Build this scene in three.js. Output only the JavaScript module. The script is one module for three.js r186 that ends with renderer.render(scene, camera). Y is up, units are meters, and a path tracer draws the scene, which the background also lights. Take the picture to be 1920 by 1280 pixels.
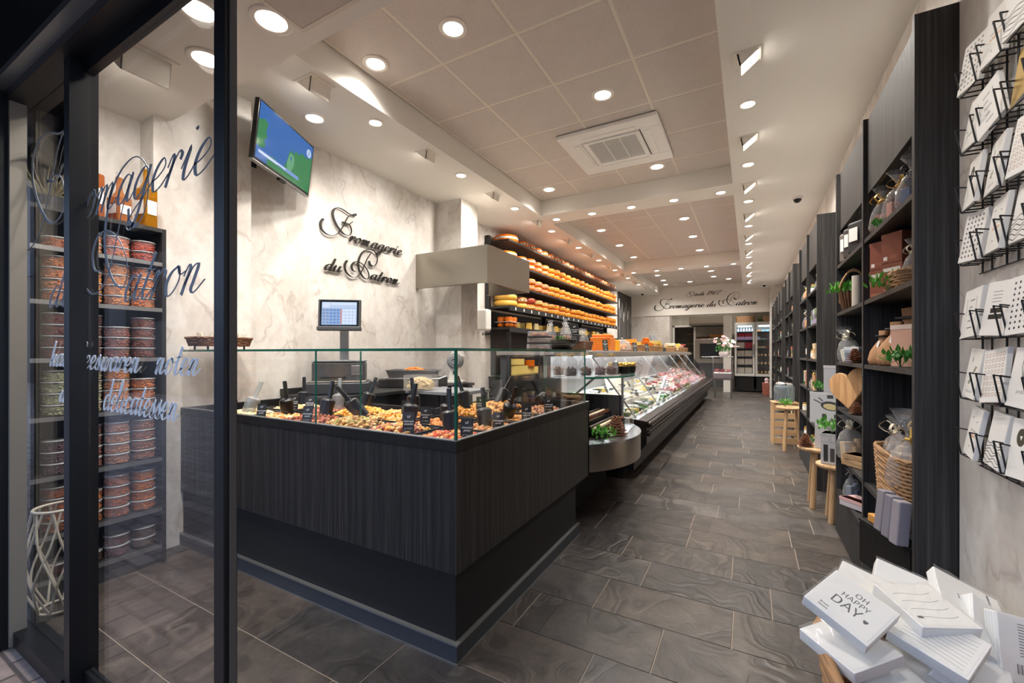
import * as THREE from 'three';
import { mergeGeometries } from 'three/addons/utils/BufferGeometryUtils.js';
import { RoundedBoxGeometry } from 'three/addons/geometries/RoundedBoxGeometry.js';
import { RectAreaLightUniformsLib } from 'three/addons/lights/RectAreaLightUniformsLib.js';
RectAreaLightUniformsLib.init();

// ---------------------------------------------------------------- camera, sky, exposure
const scene = new THREE.Scene();
const F = 803, HORIZON = 661, EYE = 1.24, YAW = Math.atan(445 / 803);
const camera = new THREE.PerspectiveCamera(2 * Math.atan(640 / F) * 180 / Math.PI, 1.5, 0.05, 120);
camera.position.set(0, EYE, 0);
camera.rotation.y = YAW;
camera.setViewOffset(1920, 1280, 0, 640 - HORIZON, 1920, 1280);
const renderer = new THREE.WebGLRenderer();
renderer.toneMapping = THREE.LinearToneMapping;
renderer.toneMappingExposure = 2.1;
renderer.shadowMap.enabled = true;
scene.background = new THREE.Color().setRGB(0.8, 1.08, 1.65);   // clear blue late-afternoon sky over the street
const LAMP = 2.8, WASH = 2.8;                                      // candela scale of the downlights and the wall washers
const WARM = new THREE.Color().setRGB(1, 0.94, 0.86);

// ---------------------------------------------------------------- measured planes of the shop (metres)
const WL = -3.4, WR = 0.78, PIL_R = 0.648, CEIL = 3.295, SOF = 3.09, LOB = 2.71, CHL = -2.47, CHR = -0.16, BACKZ = -16.4, SIGNZ = -14.2, FRONTZ = -0.62;
const CX0 = -1.02, CZ0 = -1.384, CTOP = 0.885;                     // nut counter: side plane x, front plane z, top

// a ray through the photograph met with a real plane of the shop
const dirF = new THREE.Vector3(-Math.sin(YAW), 0, -Math.cos(YAW)), dirR = new THREE.Vector3(Math.cos(YAW), 0, -Math.sin(YAW));
const sight = (px, py) => dirF.clone().addScaledVector(dirR, (px - 960) / F).add(new THREE.Vector3(0, (HORIZON - py) / F, 0));
const onY = (px, py, y) => { const v = sight(px, py); return v.multiplyScalar((y - EYE) / v.y).add(new THREE.Vector3(0, EYE, 0)); };
const onX = (px, py, x) => { const v = sight(px, py); return v.multiplyScalar(x / v.x).add(new THREE.Vector3(0, EYE, 0)); };
const onZ = (px, py, z) => { const v = sight(px, py); return v.multiplyScalar(z / v.z).add(new THREE.Vector3(0, EYE, 0)); };

// ---------------------------------------------------------------- helpers
let seed = 12345;
const rnd = (a = 1, b) => { seed = (seed * 1664525 + 1013904223) >>> 0; const r = seed / 4294967296; return b === undefined ? r * a : a + r * (b - a); };
const nth = k => k + (k % 100 > 10 && k % 100 < 14 ? 'th' : ['th', 'st', 'nd', 'rd'][k % 10] ?? 'th');
const pick = a => a[Math.floor(rnd() * a.length)];
const V = (x, y, z) => new THREE.Vector3(x, y, z);
const used = {};
function numbered(n) { used[n] = (used[n] ?? -1) + 1; return used[n] ? n + '_' + String(used[n]).padStart(3, '0') : n; }
function shade(o) { o.castShadow = o.receiveShadow = true; return o; }
function thing(name, label, category, p = [0, 0, 0], turn = 0, group) {
  const o = new THREE.Group(); o.name = numbered(name); scene.add(o);
  o.position.set(...p); o.rotation.y = turn; o.userData = { label, category };
  if (group) o.userData.group = group;
  return o;
}
function tag(o, label, category, group) { o.userData.label = label; o.userData.category = category; if (group) o.userData.group = group; return o; }
function part(name, geo, mat, parent, p, label) {
  const m = shade(new THREE.Mesh(geo, mat)); m.name = name; if (p) m.position.set(...p); if (label) m.userData.label = label;
  parent.add(m); return m;
}
function solo(name, geo, mat, label, category, p = [0, 0, 0], turn = 0, group) {
  const m = shade(new THREE.Mesh(geo, mat)); m.name = numbered(name); m.position.set(...p); m.rotation.y = turn; scene.add(m); return tag(m, label, category, group);
}
function structure(name, label) { const g = new THREE.Group(); g.name = name; g.userData = { kind: 'structure', label, category: name.split('_')[0] }; scene.add(g); return g; }
function copyOf(o, label, p, turn = 0, group) {
  const c = o.clone(); c.name = numbered(o.name.replace(/_\d{3}$/, '')); c.userData = { ...o.userData, label }; if (group) c.userData.group = group;
  c.position.set(...p); c.rotation.set(0, turn, 0); scene.add(c); return c;
}
function flat(g) { const n = g.index ? g.toNonIndexed() : g; for (const k of Object.keys(n.attributes)) if (!['position', 'normal', 'uv'].includes(k)) n.deleteAttribute(k); if (!n.attributes.uv) n.setAttribute('uv', new THREE.BufferAttribute(new Float32Array(n.attributes.position.count * 2), 2)); return n; }
const merge = list => mergeGeometries(list.map(flat));
// uv in metres by the way each face points
function uvm(g, s = 1, du = 0, dv = 0) {
  const n = g.index ? g.toNonIndexed() : g, p = n.attributes.position, m = n.attributes.normal, uv = new Float32Array(p.count * 2);
  for (let i = 0; i < p.count; i++) {
    const ax = Math.abs(m.getX(i)), ay = Math.abs(m.getY(i)), az = Math.abs(m.getZ(i)), x = p.getX(i), y = p.getY(i), z = p.getZ(i);
    const [u, v] = ay >= ax && ay >= az ? [x, -z] : ax >= az ? [z, y] : [x, y];
    uv[2 * i] = u * s + du; uv[2 * i + 1] = v * s + dv;
  }
  n.setAttribute('uv', new THREE.BufferAttribute(uv, 2)); return n;
}
const box = (w, h, d, x = 0, y = 0, z = 0) => new THREE.BoxGeometry(w, h, d).translate(x, y, z);
const slab = (x0, x1, y0, y1, z0, z1) => box(Math.abs(x1 - x0), Math.abs(y1 - y0), Math.abs(z1 - z0), (x0 + x1) / 2, (y0 + y1) / 2, (z0 + z1) / 2);
const rbox = (w, h, d, r = 0.004, x = 0, y = 0, z = 0, seg = 2) => new RoundedBoxGeometry(w, h, d, seg, r).translate(x, y, z);
const cyl = (r0, r1, h, x = 0, y = 0, z = 0, n = 20, open = false) => new THREE.CylinderGeometry(r1, r0, h, n, 1, open).translate(x, y, z);   // r0 below, r1 above
const ball = (r, x = 0, y = 0, z = 0, n = 12) => new THREE.SphereGeometry(r, n, Math.max(4, n >> 1)).translate(x, y, z);
const lathe = (pts, n = 24) => new THREE.LatheGeometry(pts.map(p => new THREE.Vector2(p[0], p[1])), n);
const tube = (pts, r = 0.003, n = 24, k = 6, closed = false) => new THREE.TubeGeometry(new THREE.CatmullRomCurve3(pts.map(p => p.isVector3 ? p : V(...p)), closed, 'centripetal'), n, r, k, closed);
function rod(a, b, r = 0.003, k = 6) {
  a = a.isVector3 ? a : V(...a); b = b.isVector3 ? b : V(...b);
  const d = b.clone().sub(a), g = new THREE.CylinderGeometry(r, r, d.length(), k);
  g.applyQuaternion(new THREE.Quaternion().setFromUnitVectors(V(0, 1, 0), d.normalize())); return g.translate((a.x + b.x) / 2, (a.y + b.y) / 2, (a.z + b.z) / 2);
}
function wire(pts, r = 0.002, k = 6) { const l = []; for (let i = 0; i + 1 < pts.length; i++) { l.push(rod(pts[i], pts[i + 1], r, k)); if (i) l.push(new THREE.SphereGeometry(r, k, 4).translate(...(pts[i].isVector3 ? pts[i].toArray() : pts[i]))); } return merge(l); }
// a prism: outline in x,y extruded along z
function prism(pts, depth, bevel = 0) {
  const s = new THREE.Shape(pts.map(p => new THREE.Vector2(p[0], p[1])));
  return new THREE.ExtrudeGeometry(s, { depth: depth - 2 * bevel, bevelEnabled: bevel > 0, bevelThickness: bevel, bevelSize: bevel, bevelOffset: -bevel, bevelSegments: 2, curveSegments: 8 }).translate(0, 0, bevel);
}

// ---------------------------------------------------------------- noise and textures
function hash(x, y, s) { let h = (x * 374761393 + y * 668265263 + s * 69069) | 0; h = Math.imul(h ^ (h >>> 13), 1274126177); return ((h ^ (h >>> 16)) >>> 0) / 4294967296; }
function vnoise(x, y, px, py, s) {
  const x0 = Math.floor(x), y0 = Math.floor(y), fx = x - x0, fy = y - y0, u = fx * fx * (3 - 2 * fx), v = fy * fy * (3 - 2 * fy);
  const w = (i, j) => hash(((i % px) + px) % px, ((j % py) + py) % py, s);
  return (w(x0, y0) * (1 - u) + w(x0 + 1, y0) * u) * (1 - v) + (w(x0, y0 + 1) * (1 - u) + w(x0 + 1, y0 + 1) * u) * v;
}
function fbm(u, v, fx, fy, oct, s) { let a = 0, k = 0.5, t = 0; for (let o = 0; o < oct; o++) { a += k * vnoise(u * fx, v * fy, fx, fy, s + o * 17); t += k; k *= 0.5; fx *= 2; fy *= 2; } return a / t; }
function tex(w, h, fn, { srgb = true, rep = [1, 1] } = {}) {
  const d = new Uint8Array(w * h * 4);
  for (let j = 0; j < h; j++) for (let i = 0; i < w; i++) { const c = fn(i / w, j / h), k = (j * w + i) * 4; d[k] = Math.max(0, Math.min(255, c[0])); d[k + 1] = Math.max(0, Math.min(255, c[1])); d[k + 2] = Math.max(0, Math.min(255, c[2])); d[k + 3] = 255; }
  const t = new THREE.DataTexture(d, w, h); t.wrapS = t.wrapT = THREE.RepeatWrapping; t.magFilter = t.minFilter = THREE.LinearFilter; t.repeat.set(...rep);
  if (srgb) t.colorSpace = THREE.SRGBColorSpace; t.needsUpdate = true; return t;
}
function print(w, h, draw, rep) {
  const c = document.createElement('canvas'); c.width = w; c.height = h; draw(c.getContext('2d'), w, h);
  const t = new THREE.CanvasTexture(c); t.colorSpace = THREE.SRGBColorSpace; if (rep) { t.wrapS = t.wrapT = THREE.RepeatWrapping; t.repeat.set(...rep); } return t;
}
const mix = (a, b, t) => a + (b - a) * t, mixc = (a, b, t) => [mix(a[0], b[0], t), mix(a[1], b[1], t), mix(a[2], b[2], t)];
const sm = (a, b, x) => { const t = Math.max(0, Math.min(1, (x - a) / (b - a))); return t * t * (3 - 2 * t); };
const veins = (u, v, s) => {   // slanting marble veins
  const wx = fbm(u, v, 4, 4, 4, s) * 0.22, wy = fbm(u, v, 4, 4, 4, s + 50) * 0.22;
  const n = fbm((u + wx + 2) % 1, (v + wy + 2) % 1, 10, 3, 5, s + 9); return 1 - Math.min(1, Math.abs(n - 0.5) * 9);
};
const marbleTex = tex(1024, 1024, (u, v) => {
  const wu = (u + 0.14 * fbm(u, v, 5, 5, 4, 13) + 1) % 1, wv = (v + 0.07 * fbm(u, v, 6, 6, 4, 14)) % 1;
  const cloud = fbm(wu, wv, 12, 5, 5, 3), k = veins(wu, wv, 5), fine = fbm(u, v, 64, 48, 3, 8), blot = fbm(u, v, 14, 10, 4, 19);
  let c = mixc([227, 223, 218], [212, 206, 199], sm(0.36, 0.68, cloud)); c = mixc(c, [214, 205, 196], 0.5 * sm(0.5, 0.75, blot));
  c = mixc(c, [164, 152, 143], 0.5 * k ** 6 * sm(0.45, 0.7, fbm(u, v, 8, 8, 3, 31)));
  return c.map(x => x + (fine - 0.5) * 16);
}, { rep: [1 / 1.5, 1 / 1.5] });
const slateH = (u, v, s) => { const w = fbm(u, v, 3, 3, 4, s) * 1.2; const a = (v * 0.45 + u * 0.25 + w) % 1; return 0.6 * fbm(u, (a + 1) % 1, 6, 24, 5, s + 3) + 0.4 * fbm(u, v, 12, 12, 4, s + 5); };
const slateTex = tex(1024, 1024, (u, v) => {
  const h = slateH(u, v, 2), g = fbm(u, v, 96, 96, 2, 4), b = fbm(u, v, 4, 4, 3, 91);
  let c = mixc([60, 57, 55], [98, 92, 87], sm(0.32, 0.68, h)); c = mixc(c, [72, 69, 69], 0.5 * sm(0.4, 0.7, b)); c = mixc(c, [122, 115, 109], 0.4 * sm(0.64, 0.76, h));
  return c.map(x => x + (g - 0.5) * 16);
}, { rep: [1 / 1.4, 1 / 1.4] });
const slateBump = tex(1024, 1024, (u, v) => { const h = slateH(u, v, 2) * 255; return [h, h, h]; }, { srgb: false, rep: [1 / 1.4, 1 / 1.4] });
const grain = (u, v) => 0.6 * fbm(u, v, 110, 3, 3, 21) + 0.4 * fbm(u, v, 32, 2, 3, 22);
const darkWoodTex = tex(512, 512, (u, v) => { const g = grain(u, v); return mixc([27, 27, 28], [70, 67, 66], sm(0.25, 0.85, g)); }, { rep: [2, 1] });
const darkWoodBump = tex(512, 512, (u, v) => { const g = grain(u, v) * 255; return [g, g, g]; }, { srgb: false, rep: [2, 1] });
const oakTex = tex(256, 512, (u, v) => { const g = fbm(u, v, 40, 3, 4, 41), r = fbm(u, v, 8, 2, 3, 43); return mixc(mixc([206, 170, 128], [172, 132, 92], sm(0.3, 0.75, g)), [216, 184, 142], 0.4 * r); }, { rep: [4, 2] });
const steelTex = tex(256, 256, (u, v) => { const g = 150 + 90 * fbm(u, v, 2, 120, 2, 51); return [g, g, g]; }, { srgb: false, rep: [2, 2] });
const specks = tex(256, 256, (u, v) => { const g = fbm(u, v, 90, 90, 2, 61), c = fbm(u, v, 6, 6, 3, 62); return [219 + (g - 0.5) * 12 + c * 6, 216 + (g - 0.5) * 12 + c * 6, 214 + (g - 0.5) * 12 + c * 6]; }, { rep: [1.7, 1.7] });
const rindTex = tex(256, 256, (u, v) => { const g = fbm(u, v, 24, 24, 3, 71), c = fbm(u, v, 4, 4, 3, 72); return [224 + (g - 0.5) * 18, 122 + (c - 0.5) * 46 + (g - 0.5) * 20, 20 + (c - 0.5) * 24]; });
const paleRindTex = tex(256, 256, (u, v) => { const g = fbm(u, v, 24, 24, 3, 73), c = fbm(u, v, 5, 5, 3, 74); return [226 + (g - 0.5) * 18, 176 + (c - 0.5) * 40, 74 + (c - 0.5) * 50]; });
const pasteTex = tex(256, 256, (u, v) => { const g = fbm(u, v, 40, 40, 3, 75); return [238 + (g - .5) * 14, 212 + (g - .5) * 18, 122 + (g - .5) * 26]; });

// ---------------------------------------------------------------- materials
const std = (color, roughness = 0.6, metalness = 0, o = {}) => new THREE.MeshStandardMaterial({ color, roughness, metalness, ...o });
const phys = (color, roughness, o) => new THREE.MeshPhysicalMaterial({ color, roughness, ...o });
const M = {
  marble: std(0xffffff, 0.55, 0, { map: marbleTex }),
  grout: std(0x9c8f82, 0.9),
  slate: [0xffffff, 0xe2dfdd, 0xf6f1ec, 0xd2d1d3, 0xfff3e8, 0xece2da].map(c => std(c, 0.38, 0, { map: slateTex, bumpMap: slateBump, bumpScale: 0.006 })),
  white: std(0xeeeae3, 0.85), tile: std(0xf4ece6, 0.9, 0, { map: specks }), bar: std(0xe6ddd0, 0.6),
  wood: std(0xffffff, 0.5, 0, { map: darkWoodTex, bumpMap: darkWoodBump, bumpScale: 0.0015 }),
  blackWood: std(0x8a8580, 0.55, 0, { map: darkWoodTex }),
  black: std(0x17171a, 0.45), blackMat: std(0x1c1b1c, 0.8), blackGloss: std(0x101012, 0.2), anth: std(0x3d3f44, 0.5),
  frame: std(0x0e1014, 0.42, 0.1), plinth: std(0x565a60, 0.4, 0.7),
  steel: std(0x9f998f, 0.36, 1), chrome: std(0xd8d8d8, 0.14, 1), alu: std(0xa9aaab, 0.4, 0.9),
  plasticW: std(0xe6e4df, 0.4), grey: std(0x8d9094, 0.5), darkGrey: std(0x4a4c4f, 0.45),
  glass: phys(0xffffff, 0.0, { transmission: 1, thickness: 0, ior: 1.45, specularIntensity: 0.75 }),
  glassEdge: phys(0x2f8f78, 0.15, { transmission: 0.55, thickness: 0 }),
  clear: phys(0xffffff, 0.06, { transmission: 0.92, thickness: 0, ior: 1.35 }),
  film: phys(0xf6f6f8, 0.12, { transmission: 0.8, thickness: 0, ior: 1.4, side: THREE.DoubleSide }),
  lamp: std(0xffffff, 0.5, 0, { emissive: new THREE.Color(1, 0.93, 0.82), emissiveIntensity: 5 }),
  oak: std(0xffffff, 0.55, 0, { map: oakTex }), oakDark: std(0xa98566, 0.6, 0, { map: oakTex }),
  wicker: std(0xa9825c, 0.75), wickerDark: std(0x6d4a32, 0.75), kraft: std(0xb98d62, 0.8), paper: std(0xf0eeea, 0.7), gold: std(0xd9b45c, 0.3, 0.6),
  rind: std(0xffffff, 0.38, 0, { map: rindTex }), paleRind: std(0xffffff, 0.42, 0, { map: paleRindTex }), redRind: std(0x9c3a22, 0.35), paste: std(0xffffff, 0.55, 0, { map: pasteTex }),
  leaf: [0x3f8a2a, 0x5aa534, 0x2f6d24].map(c => phys(c, 0.6, { transmission: 0.25, thickness: 0, side: THREE.DoubleSide })),
  cone: std(0x7a4a2c, 0.7), choc: std(0x3a2216, 0.4), milkChoc: std(0x6d3f24, 0.4), whiteChoc: std(0xe9ddb6, 0.45),
  vinyl: std(0x7d838c, 0.5), ink: std(0x201b17, 0.5),
};
// ================================================================ the room
const floor = structure('floor', 'dark slate tile floor with pale grout');
part('screed', slab(WL, WR, -0.12, -0.003, FRONTZ, BACKZ), M.grout, floor);
{
  const L = 0.604, D = 0.3075, gap = 0.005, geos = [];
  for (let k = 0; k < 14; k++) geos.push(uvm(rbox(L - gap, 0.012, D - gap, 0.0015, 0, -0.006, 0, 1), 1, rnd(5), rnd(5)));
  const known = { '-1': -0.56, 0: -0.94, 1: -0.67, 2: -0.51, 3: -0.69 };
  const cut = {};
  for (let r = -4; r < 48; r++) {
    const z1 = Math.min(FRONTZ - 0.01, -1.707 - r * D), z2 = -1.707 - (r + 1) * D, zc = (z1 + z2) / 2, Dz = z1 - z2, fullD = Dz > D - 0.005; if (z2 < BACKZ || Dz < 0.02) continue;
    const off = known[r] ?? rnd(0.604), left = r <= 4 ? WL : -1.72, x00 = off + Math.ceil((left - off) / L - 1) * L;
    for (let x = x00; x < WR; x += L) {
      const a = Math.max(x, WL), b = Math.min(x + L, WR); if (b - a < 0.02 || b < left) continue;
      const k = Math.floor(rnd(14)), m = pick(M.slate);
      if (fullD && b - a > L - 0.01) part('floor_tile', geos[k], m, floor, [x + L / 2, 0, zc]);
      else { const key = (b - a).toFixed(2) + Dz.toFixed(2); part('floor_tile', cut[key] ??= uvm(box(b - a - gap, 0.012, Dz - gap, 0, -0.006, 0), 1, rnd(5), rnd(5)), m, floor, [(a + b) / 2, 0, zc]); }
    }
  }
}
const wallL = structure('wall_left', 'pale grey marble wall behind the counters');
part('wall_panel', uvm(slab(WL - 0.15, WL, -0.1, CEIL + 0.4, FRONTZ, BACKZ)), M.marble, wallL);
part('pilaster', uvm(slab(WL, -3.22, 0, SOF, -1.24, -1.834)), M.marble, wallL);
part('pilaster', uvm(slab(WL, -3.017, 0, SOF, -4.19, -4.54)), M.marble, wallL);
part('wall_end', uvm(slab(-3.4, -2.2, 0, 2.41, SIGNZ - 0.02, SIGNZ - 0.4)), M.marble, wallL);
const wallR = structure('wall_right', 'pale marble wall behind the shelving');
part('wall_panel', uvm(slab(WR, WR + 0.15, -0.1, CEIL + 0.4, FRONTZ, BACKZ)), M.marble, wallR);
part('pilaster', uvm(slab(PIL_R, WR, 0, SOF, FRONTZ, -2.085)), M.marble, wallR);
part('pilaster', uvm(slab(0.5, WR, 0, SOF, -13.65, -14.15)), M.marble, wallR);
const wallB = structure('wall_back', 'grey stone wall of the back kitchen');
{
  const stone = std(0xd8d5cc, 0.7, 0, { map: marbleTex }), H0 = -2.36, H1 = -1.72;   // a hatch opens through the wall into a store room
  for (const [x0, x1, y0, y1] of [[WL, H0, -0.1, CEIL + 0.4], [H1, WR, -0.1, CEIL + 0.4], [H0, H1, -0.1, 0.9], [H0, H1, 2.15, CEIL + 0.4]]) part('wall_panel', uvm(slab(x0, x1, y0, y1, BACKZ, BACKZ - 0.15)), stone, wallB);
  const store = std(0xa8a39a, 0.8); part('store_room', merge([slab(-2.9, -1.3, 0.3, 2.6, BACKZ - 1.3, BACKZ - 1.35), slab(-2.95, -2.9, 0.3, 2.6, BACKZ - 0.15, BACKZ - 1.35), slab(-1.3, -1.25, 0.3, 2.6, BACKZ - 0.15, BACKZ - 1.35), slab(-2.95, -1.25, 2.6, 2.65, BACKZ - 0.15, BACKZ - 1.35), slab(-2.95, -1.25, 0.25, 0.3, BACKZ - 0.15, BACKZ - 1.35)]), store, wallB);
  part('store_shelf', merge([1.2, 1.55, 1.9].map(y => slab(-2.0, -1.32, y, y + 0.03, BACKZ - 0.6, BACKZ - 1.2))), M.oak, wallB);
}
part('sign_fascia', slab(WL, WR, 2.41, CEIL + 0.3, SIGNZ, SIGNZ - 0.12), M.white, wallB);
part('column', slab(-0.72, -0.5, 0, 2.41, SIGNZ - 0.9, SIGNZ - 1.1), M.white, wallB);
{
  part('hatch_frame', merge([slab(-2.42, -2.36, 0.9, 2.21, BACKZ + 0.06, BACKZ), slab(-1.72, -1.66, 0.9, 2.21, BACKZ + 0.06, BACKZ), slab(-2.42, -1.66, 2.15, 2.21, BACKZ + 0.06, BACKZ)]), M.white, wallB);
}
// ---- ceiling: a raised channel of square panels between two soffits, crossed by beams, and a low lobby over the door
const ceiling = structure('ceiling', 'taupe panel ceiling between white soffits');
part('roof_slab', slab(WL, WR, CEIL + 0.3, CEIL + 0.45, FRONTZ, BACKZ - 0.15), std(0x9a958e, 0.9), ceiling);
part('kitchen_ceiling', slab(CHL, CHR, CEIL + 0.05, CEIL + 0.1, SIGNZ, BACKZ), M.white, ceiling);
part('soffit', slab(WL, CHL, SOF, CEIL + 0.3, -1.33, BACKZ), M.white, ceiling);
part('soffit', slab(CHR, WR, SOF, CEIL + 0.3, -1.33, BACKZ), M.white, ceiling);
part('lobby_ceiling', slab(WL, WR, LOB, CEIL + 0.3, FRONTZ, -1.33), M.white, ceiling);
const BEAMS = [[-5.27, -5.66], [-9.74, -10.25]];
for (const [a, b] of BEAMS) part('beam', slab(CHL, CHR, SOF, CEIL + 0.3, a, b), M.white, ceiling);
{
  const zs = []; for (let z = -1.235; z > SIGNZ - 0.6; z -= 0.6) zs.push(z);
  const xs = [CHL + 0.022, -1.915, -1.315, -0.715, CHR], spans = [[-1.33, -5.27], [-5.66, -9.74], [-10.25, SIGNZ]];
  const geo = {};
  for (const [s0, s1] of spans) {
    const cuts = [s0, ...zs.filter(z => z < s0 - 0.05 && z > s1 + 0.05), s1 + 0.02];   // an open shadow joint stays along the left soffit and the far beam
    for (let i = 0; i + 1 < cuts.length; i++) for (let j = 0; j < 4; j++) {
      const w = xs[j + 1] - xs[j] - 0.024, d = cuts[i] - cuts[i + 1] - 0.024, k = w.toFixed(2) + d.toFixed(2);
      part('ceiling_tile', geo[k] ??= uvm(rbox(w, 0.018, d, 0.003, 0, 0.009, 0, 1)), M.tile, ceiling, [(xs[j] + xs[j + 1]) / 2, CEIL, (cuts[i] + cuts[i + 1]) / 2]);
    }
    const bars = []; for (const z of cuts) bars.push(box(CHR - xs[0], 0.02, 0.024, (xs[0] + CHR) / 2, CEIL + 0.012, z)); for (const x of xs) bars.push(box(0.024, 0.02, s0 - s1, x, CEIL + 0.0125, (s0 + s1) / 2));
    part('grid_bar', merge(bars), M.bar, ceiling);
  }
}
{ // access hatch in the lobby ceiling
  const h = thing('ceiling_hatch', 'dark taupe access hatch in the low ceiling above the door', 'hatch', [-1.55, LOB, -1.02]);
  part('panel', box(0.42, 0.008, 0.42, 0, -0.006, 0), M.tile, h);
  part('rim', merge([box(0.46, 0.012, 0.02, 0, -0.006, 0.22), box(0.46, 0.012, 0.02, 0, -0.006, -0.22), box(0.02, 0.012, 0.42, 0.22, -0.006, 0), box(0.02, 0.012, 0.42, -0.22, -0.006, 0)]), M.bar, h);
}
// ================================================================ lamps
function spotAt(p, target, power, angle, radius = 2.2, pen = 0.7) {
  const l = new THREE.SpotLight(WARM, power, 0, angle, pen, 2); l.position.copy(p); l.target.position.copy(target); l.castShadow = true; l.shadow.radius = radius; l.shadow.mapSize.set(256, 256);
  l.shadow.bias = -0.002; scene.add(l, l.target); return l;
}
const ringGeo = lathe([[0.062, 0.004], [0.062, -0.003], [0.066, -0.008], [0.082, -0.007], [0.09, -0.002], [0.09, 0.004]], 32), discGeo = new THREE.CylinderGeometry(0.062, 0.062, 0.004, 32), trimW = std(0xf2ece2, 0.5);
const ringS = ringGeo.clone().scale(0.75, 1, 0.75), discS = discGeo.clone().scale(0.75, 1, 0.75);
function downlight(x, y, z, label, group, small = false, power = LAMP) {
  const t = thing('downlight', label, 'light', [x, y, z], 0, group);
  part('lens', small ? discS : discGeo, M.lamp, part('trim_ring', small ? ringS : ringGeo, trimW, t), [0, -0.002, 0]);
  spotAt(V(x, y - 0.012, z), V(x, 0, z), power, 1.2, 2.5);
}
for (const [px, py, l] of [[509, 38, 'large round downlight in the low door ceiling, right of the door leaf'], [372, 18, 'round downlight in the low ceiling nearest the door, seen through the glass'], [388, 110, 'round downlight in the low ceiling close to the angled wall washer, seen through the glass']]) { const p = onY(px, py, LOB); downlight(p.x, LOB, p.z, l); }
const B1 = [[-2.32, -2.19, 'round downlight in the panel ceiling at the corner nearest the screen'], [-1.64, -2.19, 'frontmost round downlight in the panel ceiling'], [-1.02, -3.33, 'round downlight in front of the ceiling air conditioner'], [-0.89, -4.9, 'round downlight just behind the ceiling air conditioner'], [-2.2, -4.93, 'round downlight in the first panel ceiling, left of the air conditioner']];
for (const [x, z, l] of B1) downlight(x, CEIL - 0.004, z, l);
for (const [x, z] of [[-2.17, -7], [-2.17, -8.15], [-2.17, -9.3], [-0.87, -7], [-0.87, -8.15], [-0.87, -9.3]]) downlight(x, CEIL - 0.004, z, `${x < -1 ? 'left' : 'right'} row of downlights in the second panel bay, ${nth(Math.round((-z - 7) / 1.15) + 1)} from the front`);
for (const [x, z] of [[-2.13, -11.8], [-2.13, -12.7], [-0.84, -11.8], [-0.84, -12.7], [-1.5, -13.3], [-0.5, -13.3], [-2.2, -13.5]]) downlight(x, CEIL - 0.004, z, `round downlight in the farthest panel bay, ${x < -2 ? 'left' : x < -1 ? 'centre' : x < -0.6 ? 'right' : 'far right'}, ${z > -12 ? 'front' : z > -13 ? 'second' : 'rear'} row`);
for (const [a, b] of BEAMS) for (let k = 0; k < 5; k++) downlight(-2.34 + k * 0.513, SOF, (a + b) / 2 - 0.03, `small round downlight under the ${a > -6 ? 'first' : 'second'} white cross beam, ${nth(k + 1)} from the left`, a > -6 ? 'downlights of the first beam' : 'downlights of the second beam', true, LAMP * 0.5);
for (let k = 0; k < 9; k++) downlight(-0.01, SOF, -3.64 - k * 1.165, `small round downlight in the right soffit above the aisle, ${nth(k + 1)} from the door`, 'downlights of the right soffit', true);
downlight(-3.0, SOF, -2.2, 'large round downlight in the left soffit above the wall screen');
for (let k = 0; k < 9; k++) downlight(-2.63, SOF, -2.48 - k * 1.17, `small round downlight in the left soffit, ${nth(k + 1)} from the door`, 'downlights of the left soffit', true);
for (const [x, z] of [[-2.4, -15.2], [-1.3, -15.2], [-0.2, -15.2]]) { downlight(x, CEIL + 0.049, z, `${x < -2 ? 'left' : x < -1 ? 'middle' : 'right'} round downlight above the back kitchen`, 'downlights of the kitchen', false, LAMP * 1.4); }
// wall washers: a square plate with a wedge-shaped hood whose open face is turned to the wall (dir = -1 to the left, +1 to the right)
function washer(x, y, z, dir, label, group, s = 1, power = WASH, drop = 1.0) {
  const t = thing('wall_washer', label, 'light', [x, y, z], 0, group);
  part('plate', rbox(0.15 * s, 0.006, 0.15 * s, 0.002, 0, -0.003, 0, 1), trimW, t);
  const w = 0.058 * s, h = 0.075 * s, d = 0.12 * s;
  const side = [[-dir * w, 0], [-dir * w * 0.75, -h], [-dir * w * 0.6, -h], [dir * w, -0.004], [dir * w, 0]];
  const back = [[-dir * w, 0], [-dir * w * 0.75, -h], [-dir * w * 0.6, -h], [-dir * w * 0.85, 0]];
  const fix = p => dir < 0 ? p : [...p].reverse();
  part('hood', merge([prism(fix(back), d).translate(0, -0.006, -d / 2), prism(fix(side), 0.004).translate(0, -0.006, -d / 2), prism(fix(side), 0.004).translate(0, -0.006, d / 2 - 0.004)]), trimW, t);
  const a = V(-dir * w * 0.6, -h, 0), b = V(dir * w * 0.9, -0.012, 0), m = a.clone().add(b).multiplyScalar(0.5), ang = Math.atan2(b.y - a.y, b.x - a.x);
  part('lens', new THREE.BoxGeometry(a.distanceTo(b) * 0.9, 0.003, d - 0.012).rotateZ(ang).translate(m.x, m.y + 0.004, 0), M.lamp, t);
  spotAt(V(x + m.x + dir * 0.012, y + m.y - 0.014, z), V(x + dir * 0.72, y - drop, z), power, 1.05, 2, 0.8);
}
for (let k = 0; k < 9; k++) washer(-0.01, SOF, -3.05 - k * 1.17, 1, k ? `square white wall washer in the right soffit, ${nth(k + 1)} from the door` : 'nearest and largest square wall washer in the right soffit', k ? 'wall washers of the right soffit' : undefined, 1, WASH, 1.3);
for (let k = 0; k < 10; k++) washer(-2.62, SOF, -1.92 - k * 1.172, -1, k ? `white wedge-shaped wall washer in the left soffit, ${nth(k + 1)} from the door` : 'wedge-shaped wall washer in the left soffit nearest the wall screen', k ? 'wall washers of the left soffit' : undefined, k ? 1 : 1.25, WASH * 0.54);
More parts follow.
